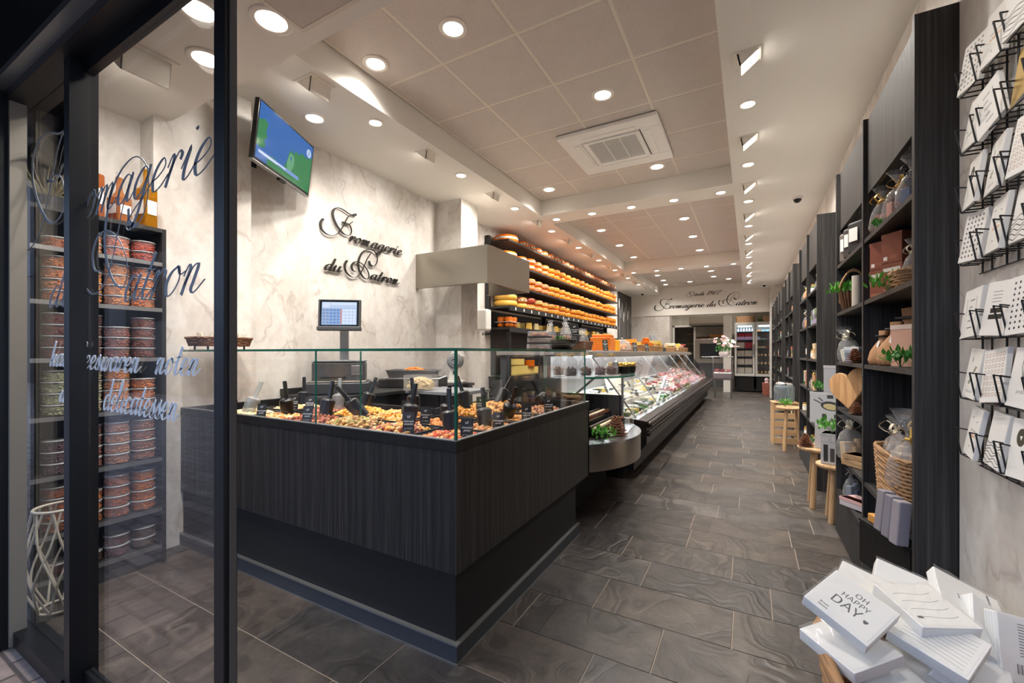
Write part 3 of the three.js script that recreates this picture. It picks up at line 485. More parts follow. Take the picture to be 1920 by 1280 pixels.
// ================================================================ wall screen
{
  // corners read off the photograph: it hangs out from the pilaster, turned towards the door and tipped down
  const t = thing('wall_television', 'flat screen showing a blue and green weather map on the marble wall', 'television', [-3.108, 2.774, -2.022], 0);
  const W = 0.72, H = 0.42; t.rotation.set(0.1186, 2.0237, 0, 'YXZ');
  part('housing', rbox(W, H, 0.035, 0.006, 0, 0, 0), M.blackGloss, t); part('chrome_edge', rbox(W + 0.006, 0.008, 0.038, 0.002, 0, -H / 2, 0, 1), M.alu, t); part('back_box', rbox(0.4, 0.25, 0.04, 0.01, 0, 0, -0.03), M.black, t); part('stand_stub', rbox(0.08, 0.02, 0.03, 0.004, 0, -H / 2 - 0.012, 0), M.black, t);
  const map = print(640, 368, (c, w, h) => {
    c.fillStyle = '#2c62a8'; c.fillRect(0, 0, w, h);
    const land = pts => { c.beginPath(); pts.forEach(([x, y], i) => i ? c.lineTo(x, y) : c.moveTo(x, y)); c.closePath(); c.fill(); };
    c.fillStyle = '#2f7a4c'; land([[0, 120], [60, 90], [95, 110], [80, 170], [100, 190], [70, 230], [90, 260], [50, 290], [0, 280]]);
    land([[260, 368], [240, 330], [300, 300], [330, 250], [345, 180], [370, 150], [400, 170], [420, 130], [470, 140], [500, 110], [560, 120], [640, 90], [640, 368]]);
    land([[120, 300], [200, 290], [250, 320], [260, 368], [120, 368]]);
    c.fillStyle = '#5f9a74'; land([[330, 250], [360, 170], [410, 180], [420, 240], [390, 300], [340, 300]]); c.fillStyle = '#2c62a8'; land([[362, 205], [385, 190], [380, 230]]);
    c.fillStyle = '#6f8fc8'; c.fillRect(20, 300, 470, 26); c.fillStyle = '#e8eef6'; c.fillRect(30, 308, 300, 7); c.fillRect(30, 318, 200, 4); c.fillStyle = '#b9cbe6'; c.beginPath(); c.arc(590, 70, 32, 0, 7); c.fill(); c.fillStyle = '#3f6ca8'; c.fillRect(586, 50, 8, 40);
  });
  part('screen', new THREE.PlaneGeometry(W - 0.03, H - 0.035).translate(0, 0.004, 0.0185), std(0x181818, 0.12, 0, { map, emissive: 0xffffff, emissiveMap: map, emissiveIntensity: 0.5 }), t);
  const b = thing('television_bracket', 'black swivel arm holding the flat screen off the wall', 'bracket');
  part('arm', wire([[-3.392, 2.77, -1.92], [-3.25, 2.77, -1.98], [-3.17, 2.77, -1.992]], 0.016), M.black, b); part('wall_plate', box(0.012, 0.16, 0.1, -3.392, 2.77, -1.92), M.black, b);
}
// ================================================================ curved chocolate case at the counter end
const arcXZ = (r, a0 = 0.773, a1 = -0.808, n = 24) => [...Array(n + 1)].map((_, i) => { const a = a0 + (a1 - a0) * i / n; return [-1.645 + r * Math.cos(a), -3.59 + r * Math.sin(a)]; });
function prismXZ(pts, y0, y1) { return new THREE.ExtrudeGeometry(new THREE.Shape(pts.map(p => new THREE.Vector2(p[0], -p[1]))), { depth: y1 - y0, bevelEnabled: false }).rotateX(-Math.PI / 2).translate(0, y0, 0); }
function wallXZ(pts, y0, y1, dx = 0) {
  const p = [], uv = []; let s = 0;
  for (let i = 0; i + 1 < pts.length; i++) { const [a, b] = pts[i], [c, d] = pts[i + 1], l = Math.hypot(c - a, d - b); p.push(a, y0, b, c, y0, d, c, y1, d, a, y0, b, c, y1, d, a, y1, b); uv.push(s, y0, s + l, y0, s + l, y1, s, y0, s + l, y1, s, y1); s += l; }
  const g = new THREE.BufferGeometry(); g.setAttribute('position', new THREE.Float32BufferAttribute(p, 3)); g.setAttribute('uv', new THREE.Float32BufferAttribute(uv, 2)); g.computeVertexNormals();
  const n = g.attributes.normal; for (let i = 0; i < pts.length - 1; i++) for (let k = 0; k < 6; k++) { const j = i * 6 + k, x = g.attributes.position.getX(j) + 1.645, z = g.attributes.position.getZ(j) + 3.59, l = Math.hypot(x, z); n.setXYZ(j, x / l, 0, z / l); }
  return g;
}
{
  const R = 0.845, chord = r => [...arcXZ(r), [-1.72, arcXZ(r)[24][1]], [-1.72, arcXZ(r)[0][1]]];
  const t = thing('chocolate_case', 'rounded glass display case with a brushed steel band, holding chocolates', 'display case');
  const clip = r => chord(r).map(([x, z]) => [x, Math.min(z, -3.003)]);
  part('steel_band', merge([wallXZ(arcXZ(R).map(([x, z]) => [x, Math.min(z, -3.003)]), 0.362, 0.553)]), std(0xb4aea6, 0.3, 1), t);
  part('underside', prismXZ(clip(R - 0.002), 0.358, 0.364), M.blackMat, t);
  part('rim', merge([prismXZ([...arcXZ(R + 0.004), ...arcXZ(R - 0.13).reverse()].map(([x, z]) => [x, Math.min(z, -3.003)]), 0.553, 0.566)]), std(0xb0b4b6, 0.22, 0.9), t);
  part('floor_plate', prismXZ(clip(R - 0.13), 0.53, 0.548), M.blackMat, t);
  part('curved_glass', wallXZ(arcXZ(R - 0.055).map(([x, z]) => [x, Math.min(z, -3.003)]), 0.566, 1.045), M.glass, t);
  part('top_glass', prismXZ(clip(R - 0.045), 1.045, 1.057), M.glass, t);
  part('top_glass_edge', wallXZ(arcXZ(R - 0.044).map(([x, z]) => [x, Math.min(z, -3.003)]), 1.043, 1.058), M.glassEdge, t);
  part('back_panel', merge([slab(-1.7, -1.08, 0.548, 0.83, -4.13, -4.11), slab(-1.72, -1.70, 0.36, 1.045, -3.0, -4.13)]), M.black, t);
  part('post', merge([rod([-1.06, 0.566, -4.09], [-1.06, 1.045, -4.09], 0.012), rod([-1.5, 0.83, -4.0], [-1.25, 1.045, -4.0], 0.012)]), M.alu, t);
  part('base', slab(-1.6, -1.22, 0, 0.358, -3.0, -4.1), M.blackMat, t);
  part('step_shelf', merge([slab(-1.4, -1.03, 0.61, 0.62, -3.33, -4.08), slab(-1.4, -1.165, 0.67, 0.68, -3.33, -4.08)]), M.blackGloss, t);
  part('step_leg', merge([slab(-1.045, -1.035, 0.548, 0.61, -3.33, -4.08), slab(-1.18, -1.17, 0.548, 0.67, -3.33, -4.08)]), M.black, t);
}
{ // rows of bonbons
  const bon = [ball(0.017, 0, 0.011, 0, 10).scale(1, 0.8, 1), rbox(0.03, 0.022, 0.03, 0.007, 0, 0.011, 0, 2), cyl(0.017, 0.012, 0.022, 0, 0.011, 0, 12)];
  for (const [x, y, m, k, w] of [[-1.05, 0.62, M.milkChoc, 1, 'square milk chocolate bonbon, lower step'], [-1.09, 0.62, M.whiteChoc, 0, 'round white chocolate bonbon, lower step'], [-1.13, 0.62, M.choc, 1, 'square dark chocolate bonbon, lower step'], [-1.19, 0.68, M.milkChoc, 2, 'milk chocolate cup, upper step'], [-1.23, 0.68, M.whiteChoc, 0, 'round white chocolate bonbon, upper step'], [-1.275, 0.68, M.choc, 2, 'dark chocolate cup, upper step']]) {
    let n = 0; for (let z = -3.36; z > -4.06; z -= 0.04) solo('bonbon', bon[k], m, `${w} of the rounded case, ${nth(++n)} from the near end`, 'chocolate', [x, y + (k === 0 ? -0.0022 : 0), z], rnd(3), w.replace(',', ' row on the'));
  }
}
// ---------------------------------------------------------------- greenery, pine cones
const leafGeo = (() => { const s = new THREE.Shape(); s.moveTo(0, 0); s.quadraticCurveTo(0.011, 0.012, 0.004, 0.024); s.lineTo(0, 0.034); s.lineTo(-0.004, 0.024); s.quadraticCurveTo(-0.011, 0.012, 0, 0); return new THREE.ShapeGeometry(s, 3).rotateX(-0.5); })();
function greenGeo(n, r, h, size = 1) {
  const l = []; for (let i = 0; i < n; i++) { const a = rnd(6.283), q = Math.sqrt(rnd()) * r, y = h * (0.25 + 0.75 * rnd()) * (1 - 0.5 * q / r); l.push(leafGeo.clone().scale(size * rnd(0.8, 1.3), size * rnd(0.8, 1.3), size).rotateX(rnd(-1.2, 0.9)).rotateY(rnd(6.283)).translate(Math.cos(a) * q, y, Math.sin(a) * q)); }
  const st = []; for (let i = 0; i < Math.max(4, n / 8); i++) { const a = rnd(6.283), q = Math.sqrt(rnd()) * r * 0.8; st.push(rod([0, 0, 0], [Math.cos(a) * q, h * 0.85 * (1 - 0.5 * q / r), Math.sin(a) * q], 0.0012, 4)); }
  return [merge(l), merge(st)];
}
const greens = [greenGeo(60, 0.06, 0.09), greenGeo(70, 0.075, 0.1), greenGeo(45, 0.05, 0.07)];
function green(x, y, z, s, label, group, k = 0) { const t = thing('greenery', label, 'greenery', [x, y, z], rnd(6), group); t.scale.setScalar(s); part('leaves', greens[k][0], M.leaf[k], t); part('stems', greens[k][1], M.leaf[2], t); return t; }
const coneGeo = (() => {
  const l = [lathe([[0, 0], [0.014, 0.004], [0.02, 0.03], [0.012, 0.065], [0, 0.08]], 10)], sc = prism([[-0.004, 0], [-0.008, 0.02], [-0.004, 0.028], [0.004, 0.028], [0.008, 0.02], [0.004, 0]], 0.0035);
  for (let k = 0; k < 8; k++) { const q = k / 7, n = Math.round(11 - 6 * q), r = 0.016 * (1 - q * 0.75), len = 1.15 - 0.55 * q; for (let i = 0; i < n; i++) l.push(sc.clone().scale(len, len, 1).rotateX(1.45 - q * 1.1).translate(0, 0, r).rotateY(6.283 * i / n + k * 0.7 + rnd(-0.1, 0.1)).translate(0, 0.008 + k * 0.009, 0)); }
  return merge(l);
})();
function cone(x, y, z, s, label, group) { const m = solo('pine_cone', coneGeo, M.cone, label, 'pine cone', [x, y, z], rnd(6), group); m.scale.setScalar(s); return m; }
green(-0.98, 0.567, -3.22, 1.3, 'sprig of green herbs on the rim of the rounded case', undefined, 1); cone(-0.96, 0.56, -3.5, 1.9, 'large open pine cone inside the rounded case');
// ---------------------------------------------------------------- bags and pots on the glass top of the rounded case
const bagFilm = phys(0xf2f3f6, 0.1, { transmission: 0.85, thickness: 0, ior: 1.3 });
const bagBody = lathe([[0.0, 0.002], [0.05, 0.002], [0.058, 0.02], [0.06, 0.07], [0.05, 0.12], [0.022, 0.16], [0.008, 0.172], [0.014, 0.185], [0.032, 0.215]], 18).scale(1, 1, 0.7);
const bowGeo = merge([new THREE.TorusGeometry(0.014, 0.003, 6, 16).scale(1, 0.7, 1).translate(-0.015, 0.172, 0.01), new THREE.TorusGeometry(0.014, 0.003, 6, 16).scale(1, 0.7, 1).translate(0.015, 0.172, 0.01), ball(0.007, 0, 0.172, 0.01, 8), new THREE.TorusGeometry(0.011, 0.004, 6, 16).rotateX(1.57).translate(0, 0.172, 0)]);
function nutFill(w, h, size, n, cols) { // one lump of pieces, part of a bag
  const l = []; for (let i = 0; i < n; i++) { const a = rnd(6.283), q = Math.sqrt(rnd()), y = rnd() * h; l.push(new THREE.IcosahedronGeometry(size * rnd(0.8, 1.2), 0).scale(1.2, 0.8, 0.9).rotateY(rnd(6)).rotateX(rnd(6)).translate(Math.cos(a) * q * w, y + size, Math.sin(a) * q * w * 0.65)); } return merge(l);
}
const fillGeo = nutFill(0.046, 0.06, 0.01, 70);
function candyBag(x, y, z, s, color, label, group, ribbon = M.gold) {
  const t = thing('candy_bag', label, 'bag', [x, y, z], rnd(-0.5, 0.9), group); t.scale.setScalar(s);
  part('film', bagBody, bagFilm, t); part('sweets', fillGeo, typeof color === 'number' ? std(color, 0.45) : color, t).userData.kind = 'stuff'; part('ribbon', bowGeo, ribbon, t); return t;
}
for (const [x, z, c, l] of [[-1.2, -3.1, 0x3a2318, 'clear gift bag of dark chocolate nuts on the rounded case, nearest the nut counter'], [-1.12, -3.22, 0x5c2c22, 'clear gift bag of brown chocolate nuts with gold bow, second from the nut counter'], [-1.05, -3.36, 0x6d3430, 'clear gift bag of reddish chocolate nuts in the middle of the rounded case'], [-1.0, -3.5, 0x6a3a2c, 'clear gift bag of milk chocolate nuts beside the black pots'], [-1.34, -3.2, 0x8a6a4c, 'clear gift bag of pale nougat at the back of the rounded case']]) candyBag(x, 1.058, z, 0.95, c, l);
const potGeo = lathe([[0, 0], [0.04, 0], [0.05, 0.06], [0.052, 0.062], [0.045, 0.062], [0.04, 0.05], [0, 0.05]], 20), goldFill = nutFill(0.042, 0.03, 0.012, 40);
for (const [x, z, l] of [[-1.02, -3.66, 'black pot of gold-wrapped sweets on the rounded case, left one'], [-0.95, -3.72, 'black pot of gold-wrapped sweets on the rounded case, front one'], [-0.93, -3.86, 'black pot of gold-wrapped sweets on the rounded case, right one']]) { const t = thing('sweet_pot', l, 'pot', [x, 1.058, z]); part('pot', potGeo, M.black, t); part('sweets', goldFill, M.gold, t, [0, 0.05, 0]).userData.kind = 'stuff'; }
priceCard(-0.98, 1.058, -3.58, 0.5, -0.3, 'small black price card on the glass top of the rounded case');
// ================================================================ long chilled display case
const LZ0 = -4.21, LZ1 = -12.6;
{
  const t = thing('chilled_case', 'long chilled display case with slanted glass and dark bumper rails', 'display case');
  part('body', uvm(slab(-1.95, -0.98, 0.1, 0.5, LZ0, LZ1)), M.black, t);
  part('kick_panel', slab(-1.9, -1.08, 0, 0.1, LZ0, LZ1), M.blackMat, t);
  const bronze = std(0x2e2622, 0.25, 0.4), dark = std(0x1c1817, 0.32, 0.25);
  const rail = (x, y, r, m, n = 'bumper_rail') => part(n, new THREE.CapsuleGeometry(r, LZ0 - LZ1 - 0.1, 6, 12).rotateX(Math.PI / 2).translate(x, y, (LZ0 + LZ1) / 2), m, t);
  part('fascia', slab(-0.98, -0.86, 0.36, 0.56, LZ0, LZ1), dark, t); part('lower_fascia', prism([[-1.0, 0.36], [-0.86, 0.36], [-1.0, 0.2]], LZ0 - LZ1).translate(0, 0, LZ1), M.black, t);
  rail(-0.845, 0.545, 0.03, bronze); rail(-0.855, 0.455, 0.024, dark); part('rail_strip', slab(-0.835, -0.829, 0.49, 0.5, LZ0, LZ1), M.alu, t);
  part('sill', prism([[-1.02, 0.6], [-0.86, 0.58], [-0.86, 0.56], [-1.02, 0.56]], LZ0 - LZ1).translate(0, 0, LZ1), bronze, t);
  const tier = [[-1.02, -1.26, 0.6], [-1.26, -1.5, 0.68], [-1.5, -1.86, 0.76]];
  for (const [a, b, y] of tier) part('deck', slab(b, a, 0.5, y, LZ0, LZ1), M.plasticW, t);
  part('back_wall', slab(-1.95, -1.86, 0.5, 1.2, LZ0, LZ1), M.alu, t);
  part('canopy', merge([rbox(0.56, 0.045, LZ0 - LZ1, 0.008, -1.68, 1.2375, (LZ0 + LZ1) / 2), slab(-1.40, -1.385, 1.19, 1.235, LZ0, LZ1)]), std(0xc9c5bd, 0.35, 0.8), t);
  const n = 7, L = (LZ0 - LZ1) / n, A = V(-1.40, 1.2, 0), B = V(-0.96, 0.605, 0), d = B.clone().sub(A), len = d.length(), ang = Math.atan2(d.y, d.x);
  for (let k = 0; k < n; k++) {
    const z = LZ0 - L * (k + 0.5);
    part('slanted_glass', box(len, 0.006, L - 0.03).rotateZ(ang).translate((A.x + B.x) / 2, (A.y + B.y) / 2, z), M.glass, t);
    part('glass_strut', box(len, 0.012, 0.022).rotateZ(ang).translate((A.x + B.x) / 2, (A.y + B.y) / 2, z + L / 2), std(0xc4c8c8, 0.2, 0.7), t);
  }
  part('end_glass', merge([LZ1 + 0.01].map(z => prism([[-1.85, 0.76], [-1.0, 0.61], [-1.4, 1.2], [-1.85, 1.2]], 0.006).translate(0, 0, z))), M.glass, t);
}
{
  const t = thing('serving_shelf', 'steel shelf on grey posts between the nut counter and the chilled case', 'shelf'); part('shelf_top', rbox(0.56, 0.045, 0.9, 0.008, -1.68, 1.2375, -3.695), std(0xc9c5bd, 0.35, 0.8), t); for (const z of [-3.3, -4.08]) part('post', slab(-1.93, -1.87, 0, 1.215, z - 0.03, z + 0.03), M.darkGrey, t);
}
{
  const t = thing('case_light', 'bright cool light tube under the canopy of the chilled case', 'light', [-1.5, 1.2, (LZ0 + LZ1) / 2]);
  part('tube', new THREE.CylinderGeometry(0.013, 0.013, LZ0 - LZ1 - 0.2, 10).rotateX(Math.PI / 2), std(0xffffff, 0.5, 0, { emissive: new THREE.Color(0.92, 0.97, 1), emissiveIntensity: 5 }), t);
  part('reflector', slab(-0.03, 0.03, 0.013, 0.016, -(LZ0 - LZ1) / 2 + 0.1, (LZ0 - LZ1) / 2 - 0.1), M.plasticW, t);
  for (let k = 0; k < 4; k++) { const l = new THREE.RectAreaLight(new THREE.Color(0.9, 0.96, 1), 14, 0.04, 2.05); l.position.set(-1.5, 1.183, LZ0 - 0.1 - (k + 0.5) * 2.06); l.rotation.x = -Math.PI / 2; scene.add(l); }
}
// ---------------------------------------------------------------- what lies in the chilled case
const wedgeGeo = (w, h, d) => prism([[0, 0], [w, 0], [0, d]], h, 0.002).rotateX(-Math.PI / 2).translate(-w / 3, 0, d / 3);
const pieces = {
  tub: [lathe([[0, 0], [0.045, 0], [0.052, 0.035], [0.055, 0.036], [0.055, 0.042], [0, 0.044]], 16), [M.plasticW, std(0x2e4a44, 0.4), std(0xdfe6e2, 0.35)], 'round lidded tub'],
  wedge: [wedgeGeo(0.13, 0.05, 0.1), [M.paste, std(0xf3ecd8, 0.5), std(0xefe2b4, 0.5)], 'cheese wedge'],
  pack: [rbox(0.12, 0.03, 0.085, 0.006, 0, 0.015, 0, 1), [std(0xe7ebe8, 0.25), std(0xcfd8d6, 0.2), std(0x4a5a58, 0.3), std(0xd8dfe8, 0.2)], 'flat wrapped pack'],
  wheel: [lathe([[0, 0], [0.05, 0], [0.058, 0.014], [0.05, 0.03], [0, 0.031]], 18), [std(0xf5efe0, 0.6), std(0xe9dfc4, 0.6)], 'small white cheese wheel'],
  bowl: [lathe([[0, 0], [0.035, 0], [0.06, 0.045], [0.057, 0.045], [0.04, 0.03], [0, 0.034]], 18), [std(0x2c2f2c, 0.3), std(0x5d6a34, 0.5)], 'small dark bowl'],
  ham: [merge([0, 1, 2].map(k => rbox(0.1, 0.022, 0.075, 0.01, k * 0.008, 0.011 + k * 0.022, 0, 2).rotateY(k * 0.12))), [std(0xc9737a, 0.45), std(0xb3545a, 0.45), std(0xe0a3a0, 0.45)], 'folded stack of sliced meat'],
  sausage: [new THREE.CapsuleGeometry(0.028, 0.1, 6, 12).rotateZ(Math.PI / 2).translate(0, 0.028, 0), [std(0x8e3f3a, 0.5), std(0xb56a5c, 0.5)], 'short fat sausage'],
};
{
  const spots = []; let nr = 0; for (let z = LZ0 - 0.12; z > LZ1 + 0.1; z -= 0.152) { nr++; for (const [x, y, row, side] of [[-1.08, 0.6, 0, 'outer'], [-1.19, 0.6, 0, 'inner'], [-1.32, 0.68, 1, 'outer'], [-1.43, 0.68, 1, 'inner'], [-1.57, 0.76, 2, 'outer']]) spots.push([x, y, z, row, side, nr]); }
  const rowName = ['on the front step', 'on the middle step', 'on the back step'];
  for (const [x, y, z, row, side, nr2] of spots) {
    const meat = z < -8.6 || (z < -7.2 && rnd() < 0.4), kind = meat ? pick(['ham', 'ham', 'sausage', 'pack', 'ham']) : pick(['tub', 'tub', 'wedge', 'pack', 'pack', 'wheel', 'bowl', 'wedge']);
    const [g, ms, what] = pieces[kind], mi = Math.floor(rnd(ms.length));
    const m = solo(kind === 'tub' ? 'cheese_tub' : kind === 'wedge' ? 'cheese_wedge' : kind === 'pack' ? 'wrapped_pack' : kind === 'wheel' ? 'small_cheese' : kind === 'bowl' ? 'olive_bowl' : kind === 'ham' ? 'sliced_meat' : 'sausage', g, ms[mi], `${what}, ${side} side of ${['front', 'middle', 'back'][row]} step, ${nth(nr2)} row from the rounded case`, kind === 'ham' || kind === 'sausage' ? 'meat' : kind === 'bowl' ? 'bowl' : kind === 'pack' ? 'pack' : 'cheese', [x + rnd(-0.01, 0.01), y + 0.001, z], rnd(-0.4, 0.4) + 1.57, `${what}s ${rowName[row]}`);
    if (kind !== 'ham') m.scale.setScalar(rnd(0.85, 1));
  }
  for (let k = 0; k < 11; k++) green(-1.035, 0.6, LZ0 - 0.25 - k * 0.42, rnd(0.6, 0.75), k ? `green parsley tuft along the front of the chilled case, ${nth(k + 1)} from the rounded case` : 'parsley tuft in the chilled case nearest the rounded case', k ? 'parsley tufts in the chilled case' : undefined, k % 3);
  for (let k = 0; k < 14; k++) priceCard(-1.25 - (k % 2) * 0.24, 0.68 + (k % 2) * 0.08, LZ0 - 0.3 - k * 0.55, 1.2, -0.5, `small black price card among the goods of the chilled case, ${nth(k + 1)} from the rounded case`, 0.8);
  scene.children.filter(o => o.name.startsWith('price_card') && o.userData.label.includes('goods of the chilled')).forEach(o => o.userData.group = 'price cards in the chilled case');
}
// ================================================================ cheese rack on the left wall
const RX = -3.026, RZ0 = -5.37, RZ1 = -11.2;
{
  const t = thing('cheese_rack', 'tall dark shelving packed with orange cheese wheels along the left wall', 'shelving');
  const w = (y, h = 0.028) => uvm(slab(WL + 0.002, RX, y - h, y, RZ0, RZ1));
  part('shelf', w(2.885), M.wood, t); part('shelf', w(2.556), M.wood, t); part('shelf', w(2.231), M.wood, t); part('shelf', w(1.918), M.wood, t); part('shelf', w(1.61), M.wood, t);
  part('price_rail', slab(RX, RX + 0.012, 1.85, 1.922, RZ0, RZ1), M.blackMat, t); part('front_board', slab(RX, RX + 0.012, 1.54, 1.612, RZ0, RZ1), M.blackMat, t);
  for (const z of [RZ0 + 0.03, -7.3, -9.25, RZ1 - 0.03]) part('post', slab(WL + 0.002, WL + 0.07, z === RZ0 + 0.03 ? 1.5 : 0.9, 2.96, z + 0.03, z - 0.03), M.black, t);
  for (const z of [-5.42, -7.3, -9.25, -11.15]) part('front_post', slab(RX - 0.06, RX - 0.005, 0.9, 1.54, z + 0.025, z - 0.025), M.black, t);
  part('back_board', slab(WL + 0.002, WL + 0.01, 0.9, 1.86, RZ0 - 0.1, RZ1), M.anth, t);
  part('cabinet', slab(WL + 0.002, -2.9, 0, 0.86, RZ0 - 0.05, RZ1), M.blackWood, t); part('worktop', slab(WL + 0.002, -2.86, 0.86, 0.886, RZ0 - 0.03, RZ1), M.blackMat, t);
}
for (let k = 0; k < 22; k++) { const g = (globalThis.tagGeo ??= merge([box(0.004, 0.045, 0.03)])); solo('shelf_tag', g, M.plasticW, `small white price tag on the fourth cheese shelf, ${nth(k + 1)} from the near end`, 'price tag', [RX + 0.0145, 1.886, RZ0 - 0.18 - k * 0.265], 0, 'price tags on the cheese rack'); }
const bandTex = {
  bars: print(256, 64, (c, w, h) => { c.fillStyle = '#e9e3d6'; c.fillRect(0, 0, w, h); c.fillStyle = '#1b1814'; for (let i = 0; i < 7; i++) c.fillRect(8 + i * 36, 10, i % 2 ? 14 : 20, 44); }),
  blue: print(256, 64, (c, w, h) => { c.fillStyle = '#c9d0d6'; c.fillRect(0, 0, w, h); c.fillStyle = '#8a97ab'; for (let i = 0; i < 12; i++) c.fillRect(6 + i * 21, 24, 12, 16); c.fillStyle = '#e8e4d2'; c.fillRect(0, 0, w, 8); c.fillRect(0, 56, w, 8); }),
  mauve: print(256, 64, (c, w, h) => { c.fillStyle = '#d8a58c'; c.fillRect(0, 0, w, h); c.fillStyle = '#9a6a7c'; for (let i = 0; i < 11; i++) c.fillRect(8 + i * 23, 22, 15, 18); }),
  yellow: print(256, 64, (c, w, h) => { c.fillStyle = '#dba62a'; c.fillRect(0, 0, w, h); c.fillStyle = '#1d1a12'; for (let i = 0; i < 8; i++) { c.fillRect(12 + i * 30, 14, 8, 36); c.fillRect(12 + i * 30, i % 2 ? 14 : 42, 20, 8); } }),
  green: print(256, 64, (c, w, h) => { c.fillStyle = '#d9d08a'; c.fillRect(0, 0, w, h); c.fillStyle = '#6c8a4a'; for (let i = 0; i < 10; i++) c.fillRect(8 + i * 25, 20, 14, 22); }),
};
const bandMat = Object.fromEntries(Object.entries(bandTex).map(([k, t]) => [k, std(0xffffff, 0.45, 0, { map: t })]));
const wheelGeos = {};
function wheelShape(r, h) { return wheelGeos[r + '_' + h] ??= { rind: lathe([[0, 0], [r * 0.8, 0], [r * 0.93, h * 0.1], [r, h * 0.35], [r, h * 0.65], [r * 0.93, h * 0.9], [r * 0.8, h], [0, h]], 28), band: new THREE.CylinderGeometry(r + 0.0012, r + 0.0012, h * 0.24, 28, 1, true, -0.2, 3.5).translate(0, h * 0.5, 0) }; }
function cheeseWheel(x, y, z, r, h, mat, band, label, group) {
  const t = thing('round_cheese', label, 'cheese', [x, y, z], rnd(-0.3, 0.3), group), s = wheelShape(r, h); const rd = part('rind', s.rind, mat, t); if (band) part('label_band', s.band, bandMat[band], rd); return t;
}
cheeseWheel(-3.215, 2.886, -5.62, 0.185, 0.11, M.rind, 'blue', 'largest cheese wheel, at the near end of the top shelf');
for (let k = 0; k < 21; k++) cheeseWheel(-3.14, 2.886, -5.98 - k * 0.252, 0.105, 0.095, M.rind, 'bars', `orange cheese wheel with striped band on the top shelf, ${nth(k + 2)} from the near end`, 'cheese wheels on the top shelf');
for (const [y, n, nm] of [[2.557, 1, 'second'], [2.232, 2, 'third'], [1.919, 3, 'fourth']]) {
  cheeseWheel(-3.215, y, -5.6, 0.18, 0.1, n === 3 ? M.paleRind : M.rind, n === 3 ? null : 'green', `broad ${n === 3 ? 'pale yellow' : 'orange'} cheese wheel at the near end of the ${nm} shelf, lower one`);
  cheeseWheel(-3.215, y + 0.1, -5.6, 0.175, 0.09, n === 3 ? M.paleRind : M.rind, n === 3 ? null : 'blue', `broad ${n === 3 ? 'pale yellow' : 'orange'} cheese wheel at the near end of the ${nm} shelf, upper one`);
  for (let k = 0; k < 20; k++) {
    const z = -5.94 - k * 0.268, big = k < 5, band = n === 1 ? (k < 2 ? 'blue' : k < 4 ? 'mauve' : 'yellow') : n === 2 ? (k < 4 ? 'mauve' : 'yellow') : (k < 1 ? null : k < 4 ? 'green' : 'yellow'), r = (big ? 0.12 : 0.11) + (k * 7 % 5) * 0.002, h = 0.088 + (k * 3 % 4) * 0.003;
    const bm = n === 3 && k < 1 ? M.paleRind : M.rind;
    cheeseWheel(-3.155, y, z, r, h, bm, band, `orange cheese wheel, lower of a pair on the ${nm} shelf, ${nth(k + 2)} pair from near end`, `lower cheese wheels of the ${nm} shelf`);
    const red = n === 3 && k === 1;
    cheeseWheel(-3.155 + rnd(-0.015, 0.015), y + h, z + rnd(-0.015, 0.015), r, h + (k > 16 ? 0.02 : 0), red ? M.redRind : M.rind, red ? null : n === 3 && k === 0 ? 'bars' : band, red ? 'dark red waxed cheese wheel on the fourth shelf' : `orange cheese wheel, upper of a pair on the ${nm} shelf, ${nth(k + 2)} pair from near end`, red ? undefined : `upper cheese wheels of the ${nm} shelf`);
  }
}
// small balls, wedges and cut pieces on the fifth shelf
const edam = lathe([[0, 0], [0.045, 0.002], [0.06, 0.025], [0.06, 0.05], [0.045, 0.073], [0, 0.076]], 22);
for (const [x, z] of [[-3.1, -5.5], [-3.1, -5.63], [-3.23, -5.5], [-3.23, -5.63]]) for (let k = 0; k < 2; k++) solo('baby_cheese', edam, M.rind, k ? 'small round orange cheese in the upper layer on the fifth shelf' : 'small round orange cheese in the lower layer on the fifth shelf', 'cheese', [x, 1.611 + k * 0.088, z], 0, k ? 'upper small cheeses' : 'lower small cheeses');
solo('cheese_card', box(0.27, 0.004, 0.27), M.paper, 'white card between the two layers of small orange cheeses', 'card', [-3.165, 1.692, -5.565]);
const cutWedge = prism([[0, 0], [0.15, 0.035], [0.15, -0.035]], 0.1, 0.003).rotateX(-Math.PI / 2).translate(-0.08, 0, 0);
const slice = prism([[-0.06, 0], [0.06, 0], [0.05, 0.11], [-0.05, 0.11]], 0.035, 0.003);
const half = (r, h) => new THREE.CylinderGeometry(r, r, h, 28, 1, false, 0, Math.PI).translate(0, h / 2, 0);
for (let k = 0; k < 19; k++) {
  const z = -5.88 - k * 0.272, g = k % 3;
  if (g === 0) { const t = thing('cut_cheese', `half cheese wheel with its pale cut face on the fifth shelf, ${nth(k / 3 + 1)} from near end`, 'cheese', [-3.17, 1.611, z], 0, 'half wheels on the fifth shelf'); part('rind', half(0.115, 0.1), M.paleRind, t); part('cut_face', box(0.002, 0.096, 0.22, -0.0012, 0.05, 0), M.paste, t); t.rotation.y = Math.PI; }
  else for (let j = 0; j < 2; j++) { const m = solo('cheese_slice', slice, pick([M.paste, M.paleRind, std(0xe9d7a0, 0.5)]), `upright cut of pale cheese on the fifth shelf, ${j ? 'rear' : 'front'} one of the ${nth(k + 1)} place`, 'cheese', [-3.12 - j * 0.13, 1.611, z + rnd(-0.03, 0.03)], rnd(0.6, 1.6), 'cut cheeses on the fifth shelf'); }
}
